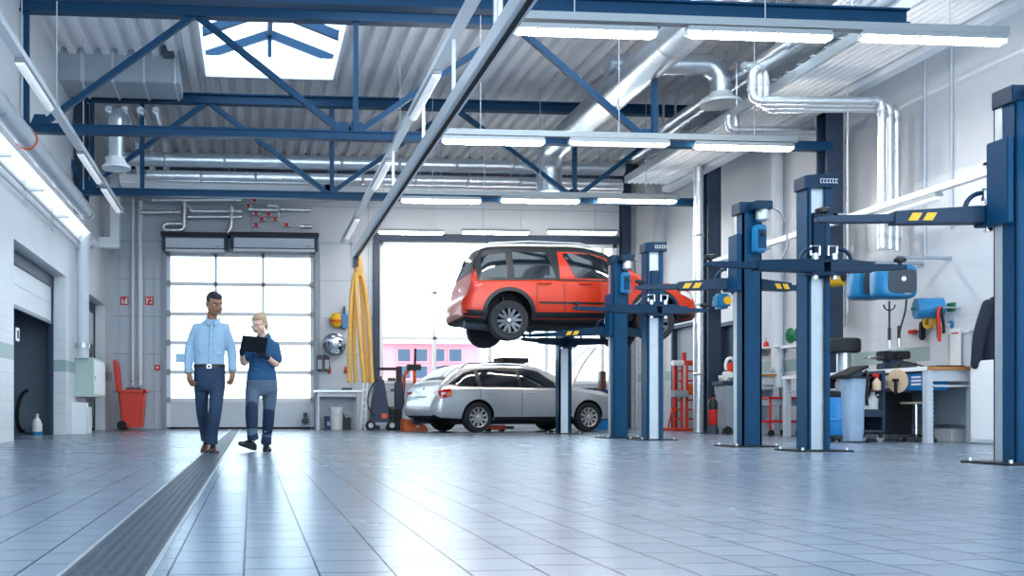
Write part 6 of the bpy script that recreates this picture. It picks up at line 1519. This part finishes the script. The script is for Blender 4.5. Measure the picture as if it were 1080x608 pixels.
p = PY(938, 320, 12.5); solo('hose_loop', MB().tube(arc(p+Vector((0, 0, -.02)), .085, PI, 2*PI, 14, (1, 0, 0), (0, 0, 1)), .01, 8), 'black', 'small dark hose loop under the front blue reel', 'hose')
p = PY(883, 293, 13.6)
t = thing('cable_reel', 'yellow cable reel seen beside the second lift post', 'cable reel', p+Vector((0, 0, -.13))); part('drum', MB().lathe([(.03, -.1), (.13, -.1), (.14, -.06), (.14, .06), (.13, .1), (.03, .1)], p, (.4, -1, 0), 28), 'yellow', t); part('hub', MB().lathe([(.07, .1), (.07, .115), (.02, .12)], p, (.4, -1, 0), 20), 'black', t); part('bracket', MB().cyl(p, p+Vector((.0, .35, .1)), .03, 10), 'reel_blue', t)
p = PX(758, 319, 9.35); 
t = thing('hose_reel', 'small light blue hose reel beside the dark column at the far right', 'hose reel', p+Vector((-.05, -.1, -.16))); part('housing', MB().b2(p+Vector((-.15, -.28, -.15)), p+Vector((.12, -.0, .15))), 'reel_blue', t, .05); part('face', MB().cyl(p+Vector((.03, -.3, 0)), p+Vector((.03, -.27, 0)), .08, 20), 'yellow', t); part('bracket', MB().b2(p+Vector((-.03, -.02, -.05)), p+Vector((.03, .2, .05))), 'grey', t)
p = PX(838, 354, XR-.25); t = thing('cable_drum', 'green cable drum on the right wall between two lift posts', 'cable reel', p+Vector((0, 0, -.14))); part('drum', MB().lathe([(.03, -.09), (.14, -.09), (.14, -.07), (.1, -.05), (.1, .05), (.14, .07), (.14, .09), (.03, .09)], p, (.5, -1, 0), 28), 'green', t); part('bracket', MB().b2(p+Vector((-.02, -.02, -.02)), Vector((XR, p.y+.02, p.z+.02))), 'grey', t); part('shelf', MB().b2((XR-.35, p.y-.4, p.z-.22), (XR, p.y+.3, p.z-.18)), 'white', t)
# tyre on a wall arm
p = PY(890, 365, 13.4); xt = p.x
t = thing('tyre', 'black tyre lying flat on a silver drum behind the second lift post', 'tyre', (xt, 13.4, p.z-.1)); part('tread', MB().lathe([(.15, -.09), (.2, -.11), (.225, -.09), (.23, 0), (.225, .09), (.2, .11), (.15, .09), (.14, 0), (.15, -.09)], (xt, 13.4, p.z), (0, 0, 1), 40, cap=False), 'rubber', t)
part('rim', MB().lathe([(.14, -.06), (.15, 0), (.14, .06), (.05, .04)], (xt, 13.4, p.z), n=32), 'rim_dark', t)
zz = PY(890, 376, 13.4).z; t = thing('pedestal', 'silver round pedestal carrying the black tyre', 'stand', (xt, 13.4, 0)); part('column', MB().lathe([(.1, .04), (.1, p.z-.11)], (xt, 13.4, 0)), 'galv', t); part('foot', MB().lathe([(.17, 0), (.17, .03), (.1, .05)], (xt, 13.4, 0)), 'dark_grey', t)
# blue drum, plastic bag bin
Yq = 12.65; xq = PY(878, 450, Yq).x; 
t = thing('waste_drum', 'bright blue waste drum on a dark wheeled base beside the second lift post', 'drum', (xq+.06, Yq, 0)); part('drum', MB().lathe([(.2, .1), (.21, .12), (.21, .3), (.22, .31), (.22, .33), (.21, .34), (.21, .62), (.2, .64)], (xq+.06, Yq, 0), n=32), 'blue_plastic', t); part('base', MB().lathe([(.22, .05), (.22, .1), (.18, .1)], (xq+.06, Yq, 0)), 'black', t); part('rim', MB().lathe([(.2, .64), (.215, .66), (.215, .72), (.18, .73)], (xq+.06, Yq, 0)), 'black', t)
for k in range(4): part('castor', MB().ell((xq+.06+.16*math.cos(k*PI/2+.7), Yq+.16*math.sin(k*PI/2+.7), .03), (.03, .03, .03), None, 10, 8), 'black', t)
t = thing('oil_can', 'orange topped can standing on the bright blue drum', 'can', (xq+.1, Yq, .73)); part('can', MB().lathe([(.05, 0), (.05, .12), (.02, .16)], (xq+.1, Yq, .73)), 'grey', t); part('cap', MB().lathe([(.035, .14), (.04, .16), (.03, .22)], (xq+.1, Yq, .73)), 'orange', t)
Yq = 12.42; x0, x1 = PY(889, 455, Yq).x, PY(907, 455, Yq).x; zb2 = PY(897, 400, Yq).z
t = thing('bag_stand', 'pale translucent rubbish bag hanging in a black stand beside the tool cart', 'rubbish bag', ((x0+x1)/2, Yq, 0)); cx = (x0+x1)/2
g = []
for i, (z, k) in enumerate(((.02, .78), (.2, .9), (.5, .94), (zb2-.1, 1.02), (zb2, 1.04))):
    g.append([Vector((cx+(.14*k+.008*math.sin(5*a+i*1.3))*math.copysign(abs(math.cos(a))**.6, math.cos(a)), Yq+(.17*k)*math.copysign(abs(math.sin(a))**.6, math.sin(a)), z)) for a in [2*PI*j/28 for j in range(28)]])
part('bag', MB().loft(g), 'bag', t, ang=60); part('frame_ring', MB().b2((cx-.17, Yq-.2, zb2), (cx+.17, Yq+.2, zb2+.03)), 'black', t, .01); part('lid', MB().box((cx-.03, Yq, zb2+.1), (.36, .38, .04), Matrix.Rotation(R(-24), 3, 'Y')), 'black', t, .012); part('pedal', MB().b2((cx-.1, Yq-.22, 0), (cx+.1, Yq-.14, .02)), 'black', t)
# black tool cart under / beside the bench
Yc = 12.55; x0, x1 = PY(908, 455, Yc).x, PY(934, 455, Yc).x; zt2 = PY(915, 391, Yc).z
t = thing('cleaning_cart', 'dark grey service cart with bottles beside the nearest workbench', 'cart', ((x0+x1)/2, Yc+.3, 0))
m = MB(); m.b2((x0, Yc, .14), (x0+.025, Yc+.5, zt2)); m.b2((x1-.05, Yc, .14), (x1, Yc+.5, zt2)); m.b2((x0, Yc+.47, .14), (x1, Yc+.5, zt2)); part('side_panel', m, 'steel_dark', t, .006)
for z in (.14, .36, zt2-.05): part('shelf', MB().b2((x0+.01, Yc+.005, z), (x1-.01, Yc+.49, z+.03)), 'dark_grey', t, .004)
part('shelf_lip', MB().b2((x0+.02, Yc-.01, .36), (x1-.05, Yc+.01, .47)), 'steel_dark', t, .004)
for x in (x0+.05, x1-.05):
    for y in (Yc+.06, Yc+.42): w = part('castor', MB().lathe([(.02, -.018), (.055, -.018), (.06, 0), (.055, .018), (.02, .018)], (x, y, .06), (0, 1, 0), 18), 'grey', t); part('castor_fork', MB().b2((x-.03, y-.03, .06), (x+.03, y+.03, .14)), 'black', w)
def jug(x, y, z, r, h, label, m='white_plastic', capm='red', trig=False):
    t = thing('spray_bottle' if trig else 'jug', label, 'bottle' if trig else 'jug', (x, y, z)); part('body', MB().lathe([(r*.9, 0), (r, .015), (r, h*.6), (r*.45, h*.82), (r*.35, h*.9)], (x, y, z)), m, t); part('cap', MB().lathe([(r*.42, h*.88), (r*.42, h)], (x, y, z)), capm, t)
    if trig: part('trigger', MB().b2((x-r*1.2, y-.015, z+h), (x+r*.6, y+.015, z+h+.04)), capm, t, .005)
    else: part('handle', MB().tube(arc((x+r*.5, y-r*.6, z+h*.7), r*.5, -PI/2, PI/2, 8, (1, 0, 0), (0, 0, 1)), .012, 8), m, t)
jug(x0+.12, Yc+.15, .39, .08, .28, 'white jug on the middle shelf of the dark service cart, left one', capm='white'); jug(x0+.265, Yc+.13, .39, .075, .36, 'white jug on the middle shelf of the dark service cart, right taller one', capm='white')
p = PY(921, 402, Yc-.05); jug(x0+.2, Yc-.05, p.z-.14, .055, .2, 'pale spray bottle with red trigger hung on the front of the dark service cart', 'wood_pale', 'red', True)
part('bottle_hook', MB().b2((x0+.12, Yc-.11, p.z-.155), (x0+.28, Yc+.01, p.z-.14)), 'black', t, .004)
m = MB().tube(bez((x0+.06, Yc-.02, zt2), (x0+.1, Yc-.08, zt2-.2), (x0+.02, Yc-.06, zt2-.35), (x0+.08, Yc-.02, zt2-.5), 14), [.02]*15, 8); part('rag', m, 'black', t)
# drawer tool cabinet beneath the bench
Yc = 12.9; x0, x1 = PY(938, 455, Yc).x, PY(972, 455, Yc).x; 
x0 = x0b+.14; x1 = x1b-.12; y0_ = y0b+1.0; zc_ = zt1-.34
xf = x0b+.02
t = thing('tool_cabinet', 'black drawer cabinet with grey handles under the nearest workbench', 'cabinet', (xf+.3, y0_+.5, 0))
part('carcass', MB().b2((xf+.02, y0_, .1), (xf+.55, y0_+1.05, zc_)), 'black', t, .008)
for i in range(4):
    z0 = .14+i*(zc_-.18)/4; d = part('drawer', MB().b2((xf, y0_+.03, z0), (xf+.02, y0_+1.02, z0+(zc_-.18)/4-.02)), 'dark_grey', t, .004); part('handle', MB().b2((xf-.02, y0_+.06, z0+(zc_-.18)/4-.05), (xf, y0_+.99, z0+(zc_-.18)/4-.025)), 'silver', d)
for y in (y0_+.1, y0_+.95): part('castor', MB().lathe([(.02, -.018), (.045, -.018), (.05, 0), (.045, .018), (.02, .018)], (xf+.12, y, .05), (1, 0, 0), 16), 'grey', t)
# hanging round wooden disc and blue box on the bench front
pw_ = PX(947, 402, xf-.03)
t = thing('wooden_disc', 'pale round wooden disc with black handle leaning on the bench front', 'disc', pw_+Vector((0, 0, -.16))); part('disc', MB().lathe([(.17, -.012), (.175, 0), (.17, .012)], pw_, (1, .15, .08), 32), 'wood_pale', t); part('handle', MB().b2(pw_+Vector((-.06, -.05, -.01)), pw_+Vector((-.02, .05, .03))).b2(pw_+Vector((-.05, -.02, -.2)), pw_+Vector((-.02, .02, .0))), 'black', t, .006)
a, b = PX(958, 394, xf), PX(970, 418, xf)
t = thing('parts_box', 'bright blue parts box with pale slots at the front of the nearest workbench', 'box', (xf+.1, (a.y+b.y)/2, zt1-.3)); y1_, y2_ = b.y-.03, PX(937, 418, xf).y; part('body', MB().b2((xf+.02, y1_, zt1-.32), (xf+.4, y2_, zt1-.08)), 'blue_plastic', t, .008)
for i in range(3): part('slot', MB().b2((xf+.005, y1_+.02, zt1-.15-.05*i), (xf+.022, y1_+.2, zt1-.125-.05*i)), 'white', t)
# stool
Ys = y0b-.0; ps = PF(966, 466.5); 
t = thing('stool', 'low work stool with wooden seat and chrome column in front of the bench', 'stool', (ps.x, ps.y, 0)); zs0 = PY(966, 425, ps.y).z
part('seat', MB().lathe([(.19, 0), (.2, .012), (.19, .028)], (ps.x, ps.y, zs0-.02), n=32), 'wood_pale', t); part('column', MB().cyl((ps.x, ps.y, .1), (ps.x, ps.y, zs0-.02), .028), 'chrome', t); part('seat_lever', MB().cyl((ps.x, ps.y, zs0-.05), (ps.x-.18, ps.y, zs0-.06), .008, 8), 'black', t)
m = MB()
for i in range(5): a = 2*PI*i/5+.3; m.bar((ps.x, ps.y, .1), (ps.x+.24*math.cos(a), ps.y+.24*math.sin(a), .06), .04, .03)
part('star_base', m, 'black', t)
for i in range(5): a = 2*PI*i/5+.3; part('castor', MB().ell((ps.x+.24*math.cos(a), ps.y+.24*math.sin(a), .028), (.028, .028, .028), None, 12, 8), 'black', t)
# white box and socket below the bench end
xw = x1b-.25; yw_ = y0b+.35; a, b = PY(1004, 453, yw_), PY(1020, 466, yw_); stdbox('white_box', 'low white plastic box on the floor under the bench end', 'box', (a.x, yw_, 0), (b.x, yw_+.35, .16), 'white_plastic', (('lid', (a.x-.005, yw_-.005, .16), (b.x+.005, yw_+.355, .19), 'white'),))
p = PY(1024, 447, y0b+.6); t = thing('power_socket', 'small white wall socket under the end of the nearest workbench', 'socket', (XR, y0b+.55, p.z)); part('plate', MB().b2((XR-.02, y0b+.5, p.z-.05), (XR, y0b+.6, p.z+.05)), 'white', t, .004); part('insert', MB().cyl((XR-.024, y0b+.55, p.z), (XR-.015, y0b+.55, p.z), .03, 16), 'grey_light', t)
# white locker and jacket
a, b = PX(1042, 385, XR-.35), PX(1060, 468, XR-.35)
t = thing('locker', 'narrow white locker right of the workbench below the dark jacket', 'locker', (XR-.2, y0b-.55, 0)); ya_, yb2 = y0b-1.15, y0b-.2
part('body', MB().b2((XR-.38, ya_, .02), (XR-.01, yb2, 1.12)), 'white', t, .01); part('door', MB().b2((XR-.395, ya_+.03, .06), (XR-.38, yb2-.03, 1.09)), 'white_gloss', t, .004); part('handle', MB().b2((XR-.41, ya_+.2, .55), (XR-.395, ya_+.24, .7)), 'grey', t); part('plinth', MB().b2((XR-.36, ya_+.02, 0), (XR-.02, yb2-.02, .02)), 'grey', t)
Yj = y0b-.25; pt_ = PY(1052, 316, Yj); pb_ = PY(1046, 388, Yj)
t = thing('jacket', 'dark navy work jacket hanging on the right wall above the locker', 'jacket', (pb_.x, Yj, pb_.z))
m = MB(); g = []
for v, u0, u1, d in ((315, 1050, 1057, .05), (319, 1044, 1061, .1), (328, 1041, 1062, .13), (345, 1036, 1063, .15), (362, 1035, 1063, .16), (380, 1036, 1062, .17), (388, 1038, 1060, .16)):
    a, b = PY(u0, v, Yj), PY(u1, v, Yj); c0 = (a+b)/2; w_ = (b.x-a.x)/2
    g.append([c0+Vector((w_*math.cos(t_)*(1+.07*math.sin(4*t_+v*.15)), d*math.sin(t_)*(1+.12*math.sin(5*t_+v*.1)), 0)) for t_ in [2*PI*i/32 for i in range(32)]])
m.loft(g); jk = part('coat_body', m, 'dark_blue_cloth', t, ang=70)
for uu in ((1043, 322, 1034, 350, 1029, 385),):
    P_ = [PY(uu[i], uu[i+1], Yj-.06) for i in (0, 2, 4)]; m = MB(); limb(m, P_, [.08, .075, .06]); part('sleeve', m, 'dark_blue_cloth', t, ang=70)
P_ = [PY(1060, 322, Yj-.05), PY(1064, 350, Yj-.1), PY(1063, 386, Yj-.08)]; m = MB(); limb(m, P_, [.08, .075, .06]); part('sleeve', m, 'dark_blue_cloth', t, ang=70)
part('collar', MB().lathe([(.07, 0), (.085, .03), (.075, .07)], pt_+Vector((0, 0, -.04)), (0, .1, 1), 20, cap=False), 'dark_blue_cloth', t); part('hanger_hook', MB().cyl(pt_, Vector((XR, Yj, pt_.z+.03)), .012, 8), 'grey', t)
a, b = PY(1040, 388, Yj-.08), PY(1038, 466, Yj-.08); solo('strap', MB().tube([a, a.lerp(b, .5)+Vector((.02, 0, 0)), Vector((b.x, b.y, .02))], .022, 8), 'black', 'long black strap hanging from the dark jacket down to the floor', 'strap')
# red tubular cart
Yc = 15.6; x0, x1 = PY(812, 450, Yc).x, PY(846, 450, Yc).x; zt3 = PY(825, 421, Yc).z
t = thing('trolley', 'red framed trolley with grey tray between the second and third lift post', 'trolley', ((x0+x1)/2, Yc+.3, 0))
zt3 = PY(825, 420, Yc).z; zb3 = PY(825, 445, Yc).z
m = MB()
for z in (zt3, zb3): 
    m.b2((x0, Yc, z-.02), (x1, Yc+.03, z+.02)); m.b2((x0, Yc+.5, z-.02), (x1, Yc+.53, z+.02)); m.b2((x0, Yc, z-.02), (x0+.03, Yc+.53, z+.02)); m.b2((x1-.03, Yc, z-.02), (x1, Yc+.53, z+.02))
for x in (x0, x1-.03):
    for y in (Yc, Yc+.5): m.b2((x, y, .12), (x+.03, y+.03, zt3))
part('frame', m, 'red', t, .004)
part('tray', MB().b2((x0+.02, Yc+.02, zt3-.14), (x1-.02, Yc+.51, zt3-.01)), 'grey', t, .006); part('lower_tray', MB().b2((x0+.02, Yc+.02, zb3-.02), (x1-.02, Yc+.51, zb3+.0)), 'dark_grey', t, .004)
for x in (x0+.03, x1-.05):
    for y in (Yc+.03, Yc+.5): part('castor', MB().lathe([(.02, -.018), (.055, -.018), (.06, 0), (.055, .018), (.02, .018)], (x+.01, y, .06), (0, 1, 0), 18), 'black', t)
t = thing('drill', 'small dark drill standing on the half hidden workbench', 'drill', (9.45, 16.95, PY(815, 395, 16.8).z)); z_ = PY(815, 395, 16.8).z
part('motor', MB().cyl((9.3, 16.95, z_+.2), (9.55, 16.95, z_+.2), .05), 'steel_dark', t); part('grip', MB().b2((9.45, 16.92, z_), (9.53, 16.98, z_+.2)), 'black', t, .01); part('chuck', MB().cyl((9.3, 16.95, z_+.2), (9.22, 16.95, z_+.2), .03, 12, .015), 'chrome', t)
p = PX(812, 368, XR-.1); t = thing('shelf', 'small white shelf on the right wall with a red item, between lift posts', 'shelf', p); part('board', MB().b2((XR-.22, p.y-.5, p.z), (XR, p.y+.5, p.z+.03)), 'white', t, .004); part('bracket', MB().b2((XR-.18, p.y-.3, p.z-.12), (XR, p.y-.27, p.z)).b2((XR-.18, p.y+.3, p.z-.12), (XR, p.y+.33, p.z)), 'grey', t)
t = thing('oil_can', 'small red can on the white shelf between the lift posts', 'can', (XR-.12, p.y+.1, p.z+.03)); part('can', MB().lathe([(.05, 0), (.05, .08), (.02, .12)], (XR-.12, p.y+.1, p.z+.03)), 'red', t); part('spout', MB().cyl((XR-.12, p.y+.1, p.z+.14), (XR-.15, p.y+.05, p.z+.22), .01, 8), 'silver', t)
# ================================================================ LIGHT
wd = bpy.data.worlds.new('world'); S.world = wd; wd.use_nodes = True
bg = wd.node_tree.nodes['Background']; bg.inputs[0].default_value = (.74, .89, 1.0, 1); bg.inputs[1].default_value = 2.2
sn = bpy.data.lights.new('sun', 'SUN'); sn.energy = .5; sn.angle = math.radians(.8); sn.color = (1, .96, .9)
so = bpy.data.objects.new('sun', sn); COL.objects.link(so); so.rotation_euler = Vector((.87, .22, -.42)).to_track_quat('-Z', 'Y').to_euler()
vs = S.view_settings; S.display_settings.display_device = 'sRGB'
vs.view_transform = 'Standard'; vs.look = 'None'; vs.gamma = 1; vs.exposure = 1.25; vs.use_curve_mapping = False
cy = S.cycles; cy.max_bounces = 8; cy.diffuse_bounces = 4; cy.glossy_bounces = 4; cy.transparent_max_bounces = 12; cy.sample_clamp_indirect = 6; cy.caustics_reflective = False; cy.caustics_refractive = False
